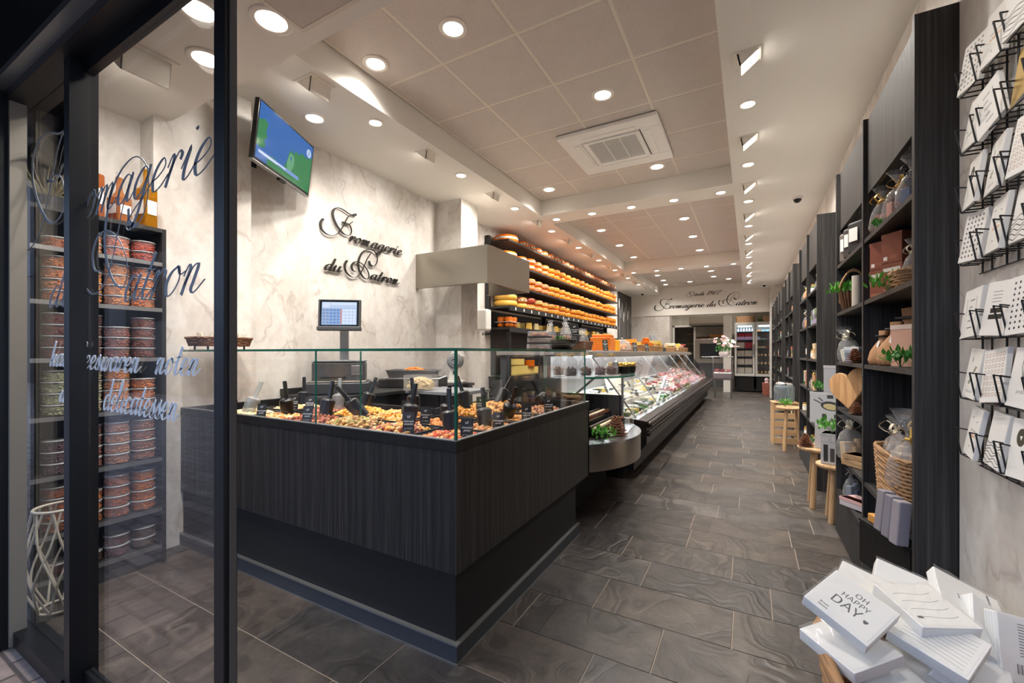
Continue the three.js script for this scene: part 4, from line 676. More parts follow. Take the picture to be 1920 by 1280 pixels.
// big cut cheeses on the worktop behind the nut counter
function bigHalf(x, y, z, r, h, turn, label, cut = M.paste, rind = M.rind) { const t = thing('cut_cheese', label, 'cheese', [x, y, z], turn); part('rind', half(r, h), rind, t); part('cut_face', box(0.003, h - 0.008, r * 1.96, -0.0016, h / 2, 0), cut, t); return t; }
bigHalf(-3.12, 0.888, -5.75, 0.19, 0.16, 2.2, 'large half cheese with pale yellow cut face on the low worktop');
bigHalf(-3.14, 1.05, -5.72, 0.17, 0.1, 2.3, 'orange half cheese lying on the larger half cheese on the worktop');
bigHalf(-3.1, 0.888, -6.22, 0.17, 0.13, 2.2, 'half cheese with broad cut face, second on the low worktop');
bigHalf(-3.1, 0.888, -6.66, 0.16, 0.12, 2.0, 'half cheese with dark top, third on the low worktop');
solo('cheese_wedge_stack', cutWedge, M.rind, 'orange cheese wedge on top of the second half cheese on the worktop', 'cheese', [-3.1, 1.02, -6.2], 0.5);
// ================================================================ mural of cutlery at the far left wall
{
  const mural = print(512, 768, (c, w, h) => {
    c.fillStyle = '#2b2a2a'; c.fillRect(0, 0, w, h);
    for (let i = 0; i < 9; i++) { const x = 30 + i * 56, y = 60 + (i * 97) % 160; c.fillStyle = ['#d8d8d6', '#a8a8a6', '#8a8a88'][i % 3]; c.fillRect(x - 5, y + 90, 10, 420); c.beginPath(); c.ellipse(x, y + 60, 22, 60, 0, 0, 7); c.fill(); c.beginPath(); c.ellipse(x, y + 520, 12, 40, 0, 0, 7); c.fill(); if (i % 3 === 1) { c.fillStyle = '#2b2a2a'; for (let k = -1; k <= 1; k++) c.fillRect(x + k * 11 - 2, y, 5, 70); } }
  });
  const t = thing('wall_mural', 'dark wall panel printed with pale spoons and forks beyond the cheese rack', 'mural', [WL + 0.002, 0, 0]);
  part('panel', slab(0, 0.02, 0.9, 3.05, -12.55, -14.15), M.blackMat, t); part('print', new THREE.PlaneGeometry(1.58, 2.1).rotateY(Math.PI / 2).translate(0.0215, 1.97, -13.35), std(0xffffff, 0.5, 0, { map: mural }), t);
}
{
  const t = thing('back_left_counter', 'black base cabinet under the cutlery mural', 'cabinet'); part('cabinet', slab(WL + 0.002, -2.86, 0, 0.86, -11.23, -14.15), M.blackWood, t); part('worktop', slab(WL + 0.002, -2.84, 0.86, 0.9, -11.23, -14.15), M.blackMat, t);
  const r = thing('utensil_rail', 'chrome wire rack of utensils at the end of the cheese rack', 'rack', [WL + 0.004, 0, -11.7]);
  part('bars', merge([0, 1, 2, 3].map(k => wire([[0, 1.6 + k * 0.4, 0.3], [0.12, 1.6 + k * 0.4, 0.3], [0.12, 1.6 + k * 0.4, -0.3], [0, 1.6 + k * 0.4, -0.3]], 0.005))), M.chrome, r);
}
// ================================================================ wicker baskets
function basketGeo(w, d, h, flare = 1.15, rows = 12, uprights = 28, round = 0.35, r = 0.004) {
  const ring = (f, n = 40) => [...Array(n)].map((_, i) => { const a = i / n * 6.2832, c = Math.cos(a), s = Math.sin(a), e = round; return [Math.sign(c) * Math.abs(c) ** e * w / 2 * f, Math.sign(s) * Math.abs(s) ** e * d / 2 * f]; });
  const weave = [], rim = [];
  const ups = ring(1, uprights);
  for (let k = 0; k < rows; k++) { const f = 1 + (flare - 1) * (k + 0.5) / rows, y = h * (k + 0.5) / rows, pts = ring(f, uprights * 2).map(([x, z], i) => V(x * (1 + (((i >> 1) + k) % 2 ? 0.018 : -0.018) * 0.2 / Math.max(w, 0.2)), y + (((i >> 1) + k) % 2 ? 1 : -1) * h / rows * 0.12, z)); weave.push(new THREE.TubeGeometry(new THREE.CatmullRomCurve3(pts, true), uprights * 3, h / rows * 0.5, 5, true)); }
  const up = ups.map(([x, z]) => rod([x, 0, z], [x * flare, h, z * flare], r * 0.9, 5));
  for (let j = 0; j < 3; j++) rim.push(new THREE.TubeGeometry(new THREE.CatmullRomCurve3(ring(flare * (1 + (j - 1) * 0.02), 36).map(([x, z], i) => V(x, h + Math.sin(i * 2.1 + j * 2.09) * r * 0.9 + 0.002, z)), true), 90, r * 1.5, 6, true));
  const shape = new THREE.Shape(ring(1, 40).map(p => new THREE.Vector2(...p)));
  return { weave: merge(weave), uprights: merge(up), rim: merge(rim), bottom: new THREE.ShapeGeometry(shape).rotateX(-Math.PI / 2).translate(0, 0.006, 0) };
}
function wickerBasket(g, x, y, z, turn, mat, label, group, name = 'wicker_basket') { const t = thing(name, label, 'basket', [x, y, z], turn, group); part('weave', g.weave, mat, t); part('uprights', g.uprights, mat, t); part('rim', g.rim, mat, t); part('bottom', g.bottom, M.wickerDark, t); return t; }
const lowBasket = basketGeo(0.3, 0.22, 0.09, 1.12, 6, 24);
// ================================================================ goods on top of the chilled case
const CT = 1.261;
const filmPack = rbox(0.2, 0.035, 0.14, 0.01, 0, 0.0175, 0, 2), chips = nutFill(0.085, 0.02, 0.012, 60);
for (let k = 0; k < 3; k++) { const t = thing('nut_pack', ['bottom', 'middle', 'top'][k] + ' of three clear flat packs of nuts stacked on the case', 'pack', [-1.62, CT + k * 0.055, -3.42], 0.3 + k * 0.1); part('tray', rbox(0.21, 0.012, 0.15, 0.005, 0, 0.006, 0, 1), M.black, t); part('nuts', chips, std(0xb87850, 0.5), t, [0, 0.006, 0]).userData.kind = 'stuff'; part('lid', rbox(0.205, 0.045, 0.145, 0.012, 0, 0.032, 0, 2), M.film, t); }
{ // round wire basket with bagged nuts
  const t = thing('wire_basket', 'round black wire basket full of bagged nuts on the case', 'basket', [-1.6, CT, -3.86]);
  const l = []; for (let k = 0; k < 4; k++) { const r = 0.1 + 0.1 * Math.sqrt(k / 3), y = 0.01 + k * 0.045; l.push(new THREE.TorusGeometry(r, 0.003, 5, 40).rotateX(1.5708).translate(0, y, 0)); } for (let k = 0; k < 14; k++) { const a = k / 14 * 6.283; l.push(tube([[Math.cos(a) * 0.1, 0.01, Math.sin(a) * 0.1], [Math.cos(a) * 0.16, 0.06, Math.sin(a) * 0.16], [Math.cos(a) * 0.2, 0.145, Math.sin(a) * 0.2]], 0.0022, 8, 4)); }
  part('wires', merge(l), M.black, t); part('bowl', lathe([[0, 0.008], [0.09, 0.01], [0.15, 0.06], [0.165, 0.1]], 28), std(0x241c18, 0.35, 0, { side: THREE.DoubleSide }), t);
  for (const [dx, dz, s, l2] of [[-0.08, 0.06, 1, 'clear bag of pink nuts at the left of the wire basket'], [0.03, -0.05, 1.1, 'clear bag of salted nuts at the back of the wire basket'], [0.08, 0.05, 0.9, 'clear bag of toasted nuts at the front of the wire basket']]) candyBag(-1.6 + dx, CT + 0.075, -3.86 + dz, s, 0xc08a68, l2, undefined, M.paper);
  green(-1.56, CT + 0.07, -3.75, 0.8, 'green leaves tucked in the round wire basket', undefined, 0); priceCard(-1.5, CT + 0.09, -3.98, 0.5, -0.2, 'tall black price card behind the round wire basket', 1.7);
}
wickerBasket(lowBasket, -1.6, CT, -4.3, 1.4, M.wickerDark, 'low brown wicker basket of bagged nuts beside the orange cheese block');
for (let k = 0; k < 4; k++) candyBag(-1.68 + (k % 2) * 0.14, CT + 0.02, -4.36 + (k >> 1) * 0.13, 1, 0xb98a5c, 'clear bag of nuts in the low brown basket on the case', 'nut bags in the brown basket', M.paper);
const brick = (w, h, d) => rbox(w, h, d, 0.012, 0, h / 2, 0, 2);
solo('cheese_block', brick(0.24, 0.17, 0.4), M.rind, 'large film-wrapped orange cheese block on top of the case', 'cheese', [-1.62, CT, -5.3], 0.1);
solo('cheese_block', brick(0.2, 0.15, 0.16), std(0xf2ae2a, 0.4), 'smaller yellow-orange cheese block behind the large block on the case', 'cheese', [-1.62, CT, -5.68], 0.05);
solo('cheese_block', brick(0.22, 0.035, 0.3), std(0xe8892a, 0.4), 'flat orange cheese slab lying on the large wrapped block', 'cheese', [-1.62, CT + 0.171, -5.3], 0.1);
{ const t = thing('cheese_dome', 'clear dome over cubes of orange cheese on the case', 'dome', [-1.6, CT, -6.15]); part('board', cyl(0.15, 0.15, 0.014, 0, 0.007, 0, 32), M.wickerDark, t); part('dome', lathe([[0.13, 0.014], [0.128, 0.08], [0.1, 0.14], [0.05, 0.165], [0.0, 0.17]], 28), M.film, t); part('knob', ball(0.015, 0, 0.183, 0), M.alu, t); part('cubes', nutFill(0.1, 0.05, 0.024, 26), std(0xef9a2e, 0.5), t, [0, 0.014, 0]).userData.kind = 'stuff'; }
const wedgeSmall = wedgeGeo(0.15, 0.06, 0.12);
function cheeseBasket(z, label, cols, n, what, grp) {
  wickerBasket(lowBasket, -1.55, CT, z, 1.5, M.wicker, label);
  for (let k = 0; k < n; k++) { const m = solo('cheese_wedge', wedgeSmall, pick(cols), what, 'cheese', [-1.6 + (k % 2) * 0.1, CT + 0.03 + (k >> 1) * 0.05, z + rnd(-0.09, 0.09)], rnd(6), grp); m.rotation.x = rnd(-0.15, 0.15); }
}
cheeseBasket(-7.75, 'wicker basket of mixed cheese wedges on the case, nearest the dome', [M.paste, M.rind, M.paleRind, std(0xe9cf8a, 0.5)], 7, 'cheese wedge heaped in the nearer wicker basket on the case', 'wedges in the nearer basket');
cheeseBasket(-8.35, 'second wicker basket of cheese wedges on the case', [M.paste, M.paleRind, std(0xdcb268, 0.5)], 6, 'cheese wedge heaped in the second wicker basket on the case', 'wedges in the second basket');
cheeseBasket(-10.9, 'far wicker basket of yellow cheese wedges on the case', [M.paste, std(0xe8d36a, 0.5)], 6, 'yellow cheese wedge heaped in the far wicker basket', 'wedges in the far basket');
{ const t = thing('counter_scale', 'dark counter scale with a slanted display on the case', 'scale', [-1.72, CT, -9.5], 1.4); part('foot', rbox(0.3, 0.08, 0.28, 0.012, 0, 0.04, 0), M.anth, t); part('pillar', rbox(0.05, 0.14, 0.04, 0.006, 0, 0.14, -0.1), M.alu, t); part('display', rbox(0.28, 0.16, 0.03, 0.008, 0, 0, 0).rotateX(-0.35).translate(0, 0.28, -0.09), M.grey, t); part('plate', rbox(0.3, 0.01, 0.24, 0.003, 0, 0.085, 0.03), M.steel, t); }
const saus = new THREE.CapsuleGeometry(0.022, 0.13, 6, 10).rotateZ(Math.PI / 2);
for (const [z, m, l, lb] of [[-11.45, std(0xd9a8a0, 0.6), 'pale pink dried sausage heaped in the wicker basket on the case', 'wicker basket of pale pink dried sausages on the case'], [-12.05, std(0xb8433a, 0.5), 'red dried sausage heaped in the last wicker basket on the case', 'last wicker basket on the case, full of red sausages']]) {
  wickerBasket(lowBasket, -1.55, CT, z, 1.5, M.wicker, lb); for (let k = 0; k < 12; k++) { const s = solo('dried_sausage', saus, m, l, 'sausage', [-1.58 + rnd(-0.05, 0.05), CT + 0.05 + (k / 3 | 0) * 0.042, z - 0.08 + (k % 3) * 0.08], rnd(-0.6, 0.6), l); }
}

// more goods along the canopy
cheeseBasket(-6.75, 'wicker basket of orange cheese wedges between the dome and the mixed wedges', [M.rind, std(0xe9a03a, 0.5), M.paleRind], 5, 'orange cheese wedge in the basket beside the dome', 'wedges beside the dome');
cheeseBasket(-10.2, 'wicker basket of pale cheese wedges beside the counter scale', [M.paste, std(0xf0e6c8, 0.5)], 6, 'pale cheese wedge in the basket beside the counter scale', 'wedges beside the scale');
for (const [z, l] of [[-4.95, 'black price card beside the orange cheese block on the case'], [-6.45, 'black price card behind the cheese dome on the case'], [-7.3, 'black price card before the mixed wedges on the case'], [-8.75, 'black price card behind the second wedge basket on the case']]) priceCard(-1.48, CT, z, 0.6, -0.3, l, 1.3);
// ================================================================ script lettering
const bowlA = [[.74, .86], [.5, 1], [.2, .8], [.08, .4], [.24, .03], [.5, .15], [.73, .62]];
const GL = {
  a: [1.05, [bowlA, [[.8, 1], [.7, .35], [.78, .04], [.93, .1], [1.15, .42]]]], c: [.82, [[[.68, .78], [.62, .95], [.45, 1], [.18, .75], [.1, .35], [.28, .02], [.58, .08], [.92, .42]]]],
  d: [1.05, [bowlA, [[.84, 2], [.78, 1.2], [.7, .35], [.78, .04], [.93, .1], [1.15, .42]]]], e: [.82, [[[.06, .36], [.42, .5], [.64, .76], [.5, 1], [.22, .82], [.1, .38], [.3, .02], [.6, .1], [.92, .42]]]],
  g: [1.05, [bowlA, [[.8, 1], [.7, .1], [.56, -.7], [.28, -1.02], [.04, -.85], [.24, -.45], [.74, -.02], [1.15, .42]]]], i: [.58, [[[0, .4], [.24, 1], [.17, .3], [.26, .02], [.42, .08], [.68, .42]], [[.3, 1.5], [.33, 1.46], [.31, 1.42]]]],
  j: [.58, [[[0, .4], [.26, 1], [.16, .1], [.02, -.7], [-.24, -1], [-.42, -.8], [-.2, -.4], [.3, 0], [.68, .42]], [[.32, 1.5], [.35, 1.46], [.33, 1.42]]]],
  k: [.95, [[[.3, 2], [.2, 1], [.12, 0]], [[.16, .35], [.5, .95], [.72, .92], [.62, .62], [.32, .5]], [[.32, .5], [.56, .4], [.62, .05], [.78, .05], [1.05, .42]]]], l: [.58, [[[0, .4], [.36, 1.3], [.44, 1.9], [.32, 1.98], [.2, 1.4], [.16, .3], [.28, .02], [.44, .08], [.68, .42]]]],
  m: [1.5, [[[0, .62], [.16, .98], [.24, .9], [.16, .3], [.12, 0]], [[.14, .3], [.4, .92], [.56, .96], [.56, .5], [.5, 0]], [[.52, .3], [.8, .92], [.96, .96], [.95, .5], [.92, .12], [1.06, .03], [1.6, .42]]]],
  n: [1.02, [[[0, .62], [.16, .98], [.24, .9], [.16, .3], [.12, 0]], [[.14, .3], [.42, .92], [.6, .96], [.58, .5], [.55, .12], [.68, .03], [1.12, .42]]]], o: [.92, [[[.5, 1], [.2, .8], [.08, .4], [.28, .02], [.58, .2], [.7, .65], [.5, 1]], [[.52, .98], [.7, .72], [1.0, .8]]]],
  r: [.78, [[[0, .62], [.16, .98], [.24, .9], [.16, .3], [.12, 0]], [[.14, .3], [.32, .8], [.5, 1], [.64, .88], [.6, .72]]]], s: [.66, [[[0, .35], [.36, 1.08], [.36, .75], [.5, .3], [.36, .02], [.1, .04], [.04, .2]], [[.36, .02], [.76, .42]]]],
  t: [.62, [[[.38, 1.65], [.26, 1], [.16, .3], [.26, .02], [.42, .08], [.72, .42]], [[.02, 1.02], [.58, 1.06]]]], u: [1.02, [[[0, .62], [.18, 1], [.12, .35], [.22, .02], [.48, .18], [.68, .62]], [[.76, 1], [.68, .35], [.76, .04], [.9, .1], [1.12, .42]]]],
  v: [.85, [[[0, .62], [.16, 1], [.2, .5], [.3, .02], [.6, .4], [.68, .95], [.95, .85]]]], w: [1.25, [[[0, .62], [.16, 1], [.14, .35], [.26, .02], [.5, .3], [.62, .98]], [[.62, .98], [.58, .35], [.7, .02], [.98, .4], [1.06, .95], [1.32, .85]]]],
  1: [.7, [[[.12, 1.35], [.45, 1.75], [.3, 0]]]], 9: [.95, [[[.72, 1.45], [.45, 1.75], [.15, 1.4], [.32, .95], [.62, 1.1], [.76, 1.5], [.62, .8], [.2, 0]]]], 6: [.95, [[[.85, 1.7], [.4, 1.2], [.1, .5], [.3, .02], [.62, .2], [.68, .7], [.4, .85], [.14, .55]]]], 7: [.9, [[[.1, 1.45], [.25, 1.7], [.9, 1.65], [.45, .85], [.28, 0]]]],
};
// capitals follow the flourishes of the fascia lettering; already slanted
const cap = (pts, x0, base, u) => pts.map(([x, y]) => [(x - x0) / u, (base - y) / u]);
const CAPS = {
  F: [6.2, [cap([[92, 318], [80, 332], [70, 350], [78, 390], [130, 416], [190, 402], [225, 370], [255, 325], [285, 270], [310, 238], [335, 222]], 66, 384, 50), cap([[372, 212], [350, 222], [310, 226], [250, 210], [205, 213], [175, 235], [167, 268], [185, 312], [225, 357], [270, 382], [312, 374], [328, 345], [316, 310], [288, 297], [246, 302]], 66, 384, 50), cap([[246, 300], [290, 306], [342, 272]], 66, 384, 50)], true],
  P: [7.4, [cap([[1192, 250], [1178, 262], [1165, 288], [1180, 330], [1235, 357], [1290, 350], [1335, 318], [1375, 262], [1410, 204], [1452, 155]], 1164, 352, 50), cap([[1436, 214], [1440, 236], [1466, 248], [1504, 236], [1530, 200], [1524, 154], [1480, 128], [1420, 132], [1355, 165], [1320, 215], [1310, 265], [1330, 312], [1370, 346], [1412, 353], [1432, 325], [1416, 290], [1370, 255], [1310, 240], [1265, 250], [1238, 280], [1248, 308], [1278, 316]], 1164, 352, 50)], true],
  S: [3.2, [cap([[738, 122], [746, 100], [722, 80], [684, 88], [664, 116], [690, 140], [698, 162], [668, 178], [628, 166], [618, 132], [646, 102], [690, 82]], 614, 172, 42)], true],
};
function stroke(pts, thin, thick, depth, heavyStart) {
  const c = new THREE.CatmullRomCurve3(pts.map(p => V(p[0], p[1], 0)), false, 'centripetal'), n = Math.max(10, pts.length * 5), P3 = c.getSpacedPoints(n), L = [], R = [];
  P3.forEach((p, i) => {
    const a = P3[Math.max(0, i - 1)], b = P3[Math.min(n, i + 1)], d = b.clone().sub(a).normalize(), down = Math.abs(d.y) ** 1.2 * (d.y < 0 ? 1 : 0.12);
    let w = thin + (thick - thin) * down; if (heavyStart && i < n * 0.07) w = Math.max(w, thick * 1.15 * Math.sin((i / (n * 0.07)) * 2.2 + 0.7)); w /= 2;
    L.push([p.x - d.y * w, p.y + d.x * w]); R.push([p.x + d.y * w, p.y - d.x * w]);
  });
  const v = []; const q = (a, b, c2, d2) => v.push(...a, ...b, ...c2, ...a, ...c2, ...d2);
  for (let i = 0; i < n; i++) {
    const l0 = L[i], l1 = L[i + 1], r0 = R[i], r1 = R[i + 1];
    q([...l0, depth], [...r0, depth], [...r1, depth], [...l1, depth]); q([...l0, 0], [...l1, 0], [...r1, 0], [...r0, 0]); q([...l0, 0], [...l0, depth], [...l1, depth], [...l1, 0]); q([...r0, depth], [...r0, 0], [...r1, 0], [...r1, depth]);
  }
  q([...L[0], 0], [...R[0], 0], [...R[0], depth], [...L[0], depth]); q([...L[n], depth], [...R[n], depth], [...R[n], 0], [...L[n], 0]);
  const g = new THREE.BufferGeometry(); g.setAttribute('position', new THREE.Float32BufferAttribute(v, 3)); g.computeVertexNormals(); return g;
}
// one mesh per letter under a thing; local x runs along the writing, y up, z out of the surface
function script(t, text, x0, x1, y, xh, depth, mat, weight = 1, slant = 0.42, stretch = 1) {
  const out = []; let x = 0;
  for (const ch of text) {
    if (ch === ' ') { x += 1.0; continue; }
    const big = CAPS[ch], [adv, strokes] = big ?? GL[ch], th = (big ? 0.3 : 0.2) * weight;
    const g = merge(strokes.map((s, i) => stroke(big ? s : s.map(([a, b]) => [a + slant * b, b]), 0.055 * weight, th, depth / xh, !!big)));
    out.push([g.translate(x, 0, 0), ch]); x += big ? adv : adv;
  }
  const sx = (x1 - x0) / x;
  for (const [g] of out) part('letter', g.scale(sx, xh, xh).translate(x0, y, 0), mat, t);
}
{
  const t = thing('wall_lettering', 'raised black script lettering in two lines on the marble wall', 'lettering', [WL + 0.012, 0, 0], Math.PI / 2);
  // turned so that local x = -world z, local z = world x
  const zx = px => -onX(px, 500, WL + 0.012).z;
  script(t, 'F', zx(599), zx(668), 2.365, 0.068, 0.014, M.ink, 1.0); script(t, 'romagerie', zx(653), zx(751), 2.315, 0.06, 0.014, M.ink, 1.15, 0.3);
  script(t, 'du', zx(606), zx(637), 1.995, 0.06, 0.014, M.ink, 1.15, 0.3); script(t, 'P', zx(645), zx(707), 1.985, 0.068, 0.014, M.ink, 1.0); script(t, 'atron', zx(692), zx(745), 1.985, 0.06, 0.014, M.ink, 1.15, 0.3);
}
{
  const t = thing('fascia_lettering', 'large black script lettering on the white fascia at the back of the shop', 'lettering', [0, 0, SIGNZ + 0.002]);
  const sx = q => onZ(1220 + q / 9.14, 570, SIGNZ).x;
  script(t, 'F', sx(66), sx(376), 2.63, 0.088, 0.01, M.ink, 1.1); script(t, 'romagerie', sx(315), sx(905), 2.63, 0.082, 0.01, M.ink, 1.3); script(t, 'du', sx(952), sx(1105), 2.63, 0.082, 0.01, M.ink, 1.3);
  script(t, 'P', sx(1164), sx(1530), 2.63, 0.086, 0.01, M.ink, 1.1); script(t, 'atron', sx(1448), sx(1815), 2.63, 0.082, 0.01, M.ink, 1.3);
  script(t, 'S', sx(614), sx(750), 2.97, 0.066, 0.01, M.ink, 0.9); script(t, 'inds', sx(728), sx(905), 2.98, 0.06, 0.01, M.ink, 1.1); script(t, '1967', sx(945), sx(1172), 2.98, 0.072, 0.01, M.ink, 1.1);
}
{ const t = thing('leaning_sign', 'slanted cream paper sign with a small flourish inside the chilled case', 'sign', [-1.72, 0.765, -6.2], 1.1); t.rotation.set(-0.35, 1.1, 0, 'YXZ'); const b = part('sheet', rbox(0.36, 0.34, 0.006, 0.002, 0, 0.17, 0, 1), std(0xe6dfcf, 0.7), t); script(b, 'P', -0.1, 0.12, 0.14, 0.03, 0.001, M.ink, 1); b.children.forEach(c => c.position.z = 0.004); }
// ================================================================ tall shelving units on the right wall
const SX = 0.53, LEVELS = [1.84, 1.515, 1.178, 0.868, 0.555], DTOP = 0.297, UH = 2.48, ST = 0.022;
const UNITS = [[-2.09, -2.917, -3.732], [-4.687, -5.467, -6.246], [-7.128, -7.88, -8.682], [-9.52, -10.36, -11.25], [-11.95, -12.72, -13.5]];
const unitLabel = ['tall dark shelving unit nearest the card rack', 'second tall dark shelving unit from the card rack', 'third tall dark shelving unit along the right wall', 'fourth tall dark shelving unit along the right wall', 'last tall dark shelving unit before the back of the shop'];
const bays = [];
UNITS.forEach(([a, b, c], u) => {
  const t = thing('shelving_unit', unitLabel[u], 'shelving'), back = WR - 0.003;
  for (const z of [a, b, c]) { const z0 = z === a ? a : z === c ? c + 0.03 : b + 0.015; part(z === b ? 'divider' : 'side_panel', uvm(slab(SX, z === a ? Math.max(back, 0) : back, 0, UH, z0, z0 - 0.03), 1, rnd(3), rnd(3)), M.wood, t); }
  [[a - 0.03, b + 0.015], [b - 0.015, c + 0.03]].forEach(([z0, z1], j) => {
    part('fascia_board', uvm(slab(SX + 0.02, SX + 0.04, 2.08, UH - 0.005, z0, z1), 1, rnd(3)), M.wood, t);
    part('back_board', uvm(slab(back - 0.012, back, DTOP, 2.08, z0, z1), 1, rnd(3)), M.blackWood, t);
    LEVELS.forEach((y, k) => { if (u === 0 && j === 0 && k === 3) return; part('shelf', uvm(slab(SX + 0.004, back - 0.012, y - ST, y, z0, z1), 1, rnd(3)).rotateX(0), M.wood, t); bays.push({ u, j, y, z0, z1, k }); });
    part('base_shelf', uvm(slab(SX + 0.02, back - 0.012, DTOP - ST, DTOP, z0, z1)), M.wood, t); part('base_shelf_lip', slab(SX, SX + 0.02, DTOP - 0.03, DTOP + 0.006, z0, z1), M.blackWood, t);
    part('drawer_front', uvm(slab(SX + 0.001, SX + 0.02, 0.005, DTOP - 0.032, z0 + 0.012, z1 - 0.012), 1, rnd(3)), M.blackMat, t);
    bays.push({ u, j, y: DTOP + 0.006, z0, z1, k: 5 });
  });
});
const IX = 0.615;   // where goods stand on the shelves
// ---------------------------------------------------------------- kinds of goods
function carton(w, h, d, x, y, z, turn, mats, label, group, name = 'gift_box') {   // body with a printed front panel
  const t = thing(name, label, 'box', [x, y, z], turn, group); const cb = part('carton', rbox(w, h, d, 0.002, 0, h / 2, 0, 1), mats[0], t); part('lid_edge', rbox(w + 0.003, 0.02, d + 0.003, 0.001, 0, h - 0.01, 0, 1), mats[1] ?? mats[0], t); if (mats[2]) part('print', new THREE.PlaneGeometry(w * 0.96, h * 0.94).translate(0, h / 2, d / 2 + 0.0012), mats[2], cb); return t;
}
const crumple = (g, amt, s = 1) => { const p = g.attributes.position; for (let i = 0; i < p.count; i++) { const x = p.getX(i), y = p.getY(i), z = p.getZ(i), k = Math.sin(x * 90 * s + y * 70) * Math.cos(z * 80 * s - y * 55) * amt; p.setXYZ(i, x + k, y, z + k * 0.8); } g.computeVertexNormals(); return g; };
const paperBagGeo = crumple(lathe([[0, 0], [0.07, 0], [0.085, 0.03], [0.08, 0.09], [0.05, 0.14], [0.028, 0.17], [0.03, 0.2], [0.036, 0.24], [0.0, 0.245]], 20).scale(1, 1, 0.6), 0.008);
const tinTie = rbox(0.08, 0.012, 0.05, 0.003, 0, 0.2, 0.004, 1);
const kraftBag = std(0xb98a62, 0.75);
function paperBag(x, y, z, s, turn, lean, label, group) { const t = thing('paper_bag', label, 'bag', [x, y, z], turn, group); t.rotation.set(lean, turn, 0, 'YXZ'); t.scale.setScalar(s); const pb = part('bag', paperBagGeo, kraftBag, t); part('tin_tie', tinTie, M.black, pb); part('label_strip', box(0.02, 0.12, 0.001, 0.012, 0.1, 0.052).rotateX(-0.15), M.paper, pb); return t; }
const celloGeo = crumple(lathe([[0, 0.002], [0.075, 0.002], [0.085, 0.03], [0.08, 0.1], [0.055, 0.16], [0.015, 0.2], [0.03, 0.235], [0.06, 0.28]], 22).scale(1, 1, 0.75), 0.006), celloTop = new THREE.PlaneGeometry(0.2, 0.1, 10, 5);
crumple(celloTop, 0.02); 
const ribbonGeo = (w = 0.012) => { const l = []; for (let k = 0; k < 4; k++) { const a = k / 4 * 6.283 + 0.4, s = k % 2 ? 1 : 0.75, pts = [[0, 0.2, 0], [Math.cos(a) * 0.045 * s, 0.235 * (0.95 + 0.1 * s), Math.sin(a) * 0.045 * s], [Math.cos(a) * 0.08 * s, 0.215, Math.sin(a) * 0.08 * s], [Math.cos(a) * 0.04 * s, 0.19, Math.sin(a) * 0.04 * s], [0, 0.2, 0]], c = new THREE.CatmullRomCurve3(pts.map(p => V(...p)), true), P3 = c.getPoints(24), v = []; for (let i = 0; i < 24; i++) { const p = P3[i], q = P3[i + 1], n = V(-Math.sin(a), 0, Math.cos(a)).multiplyScalar(w / 2); v.push(p.x - n.x, p.y, p.z - n.z, q.x - n.x, q.y, q.z - n.z, q.x + n.x, q.y, q.z + n.z, p.x - n.x, p.y, p.z - n.z, q.x + n.x, q.y, q.z + n.z, p.x + n.x, p.y, p.z + n.z); } const g = new THREE.BufferGeometry(); g.setAttribute('position', new THREE.Float32BufferAttribute(v, 3)); g.computeVertexNormals(); l.push(g); } l.push(new THREE.TorusGeometry(0.018, 0.006, 6, 16).rotateX(1.57).translate(0, 0.2, 0)); return merge(l); };
const RIB = ribbonGeo(), goldRib = std(0xd8b052, 0.35, 0.3, { side: THREE.DoubleSide }), spotTex = print(64, 64, (c) => { c.fillStyle = '#1a1a1a'; c.fillRect(0, 0, 64, 64); c.fillStyle = '#fff'; for (const [x, y] of [[16, 16], [48, 48]]) { c.beginPath(); c.arc(x, y, 8, 0, 7); c.fill(); } }, [10, 10]), spotRib = std(0xffffff, 0.5, 0, { map: spotTex, side: THREE.DoubleSide }), creamRib = std(0xe8dfc8, 0.5, 0, { side: THREE.DoubleSide });
const ribSpot = uvm(RIB.clone(), 6);
const goodsGeo = merge([rbox(0.07, 0.1, 0.05, 0.003, -0.02, 0.055, 0, 1), cyl(0.022, 0.022, 0.12, 0.04, 0.065, 0.01, 12), rbox(0.04, 0.07, 0.04, 0.003, 0.01, 0.04, 0.035, 1)]);
const cello = phys(0xf7f8fa, 0.08, { transmission: 0.86, thickness: 0, ior: 1.35, side: THREE.DoubleSide });
function giftBag(x, y, z, s, turn, inside, ribbon, label, group, lean = 0) {
  const t = thing('gift_bag', label, 'gift bag', [x, y, z], turn, group); t.rotation.set(lean, turn, 0, 'YXZ'); t.scale.setScalar(s);
  part('cellophane', celloGeo, cello, t); part('gifts', goodsGeo, inside, t); part('bow', ribbon === spotRib ? ribSpot : RIB, ribbon, t); return t;
}
const bottleGeo = lathe([[0, 0], [0.032, 0], [0.036, 0.006], [0.036, 0.14], [0.03, 0.165], [0.014, 0.19], [0.013, 0.235], [0.016, 0.237], [0.016, 0.245], [0, 0.245]], 20);
const jarGeo = lathe([[0, 0], [0.033, 0], [0.036, 0.008], [0.036, 0.07], [0.03, 0.08], [0, 0.08]], 18), jarLid = cyl(0.032, 0.032, 0.016, 0, 0.088, 0, 18);
function jar(x, y, z, s, m, label, group, lid = M.gold) { const t = thing('jar', label, 'jar', [x, y, z], rnd(6), group); t.scale.setScalar(s); const jg = part('glass', jarGeo, m, t); part('lid', jarLid, lid, t); part('label', new THREE.CylinderGeometry(0.0365, 0.0365, 0.04, 18, 1, true).translate(0, 0.036, 0), M.paper, jg); }
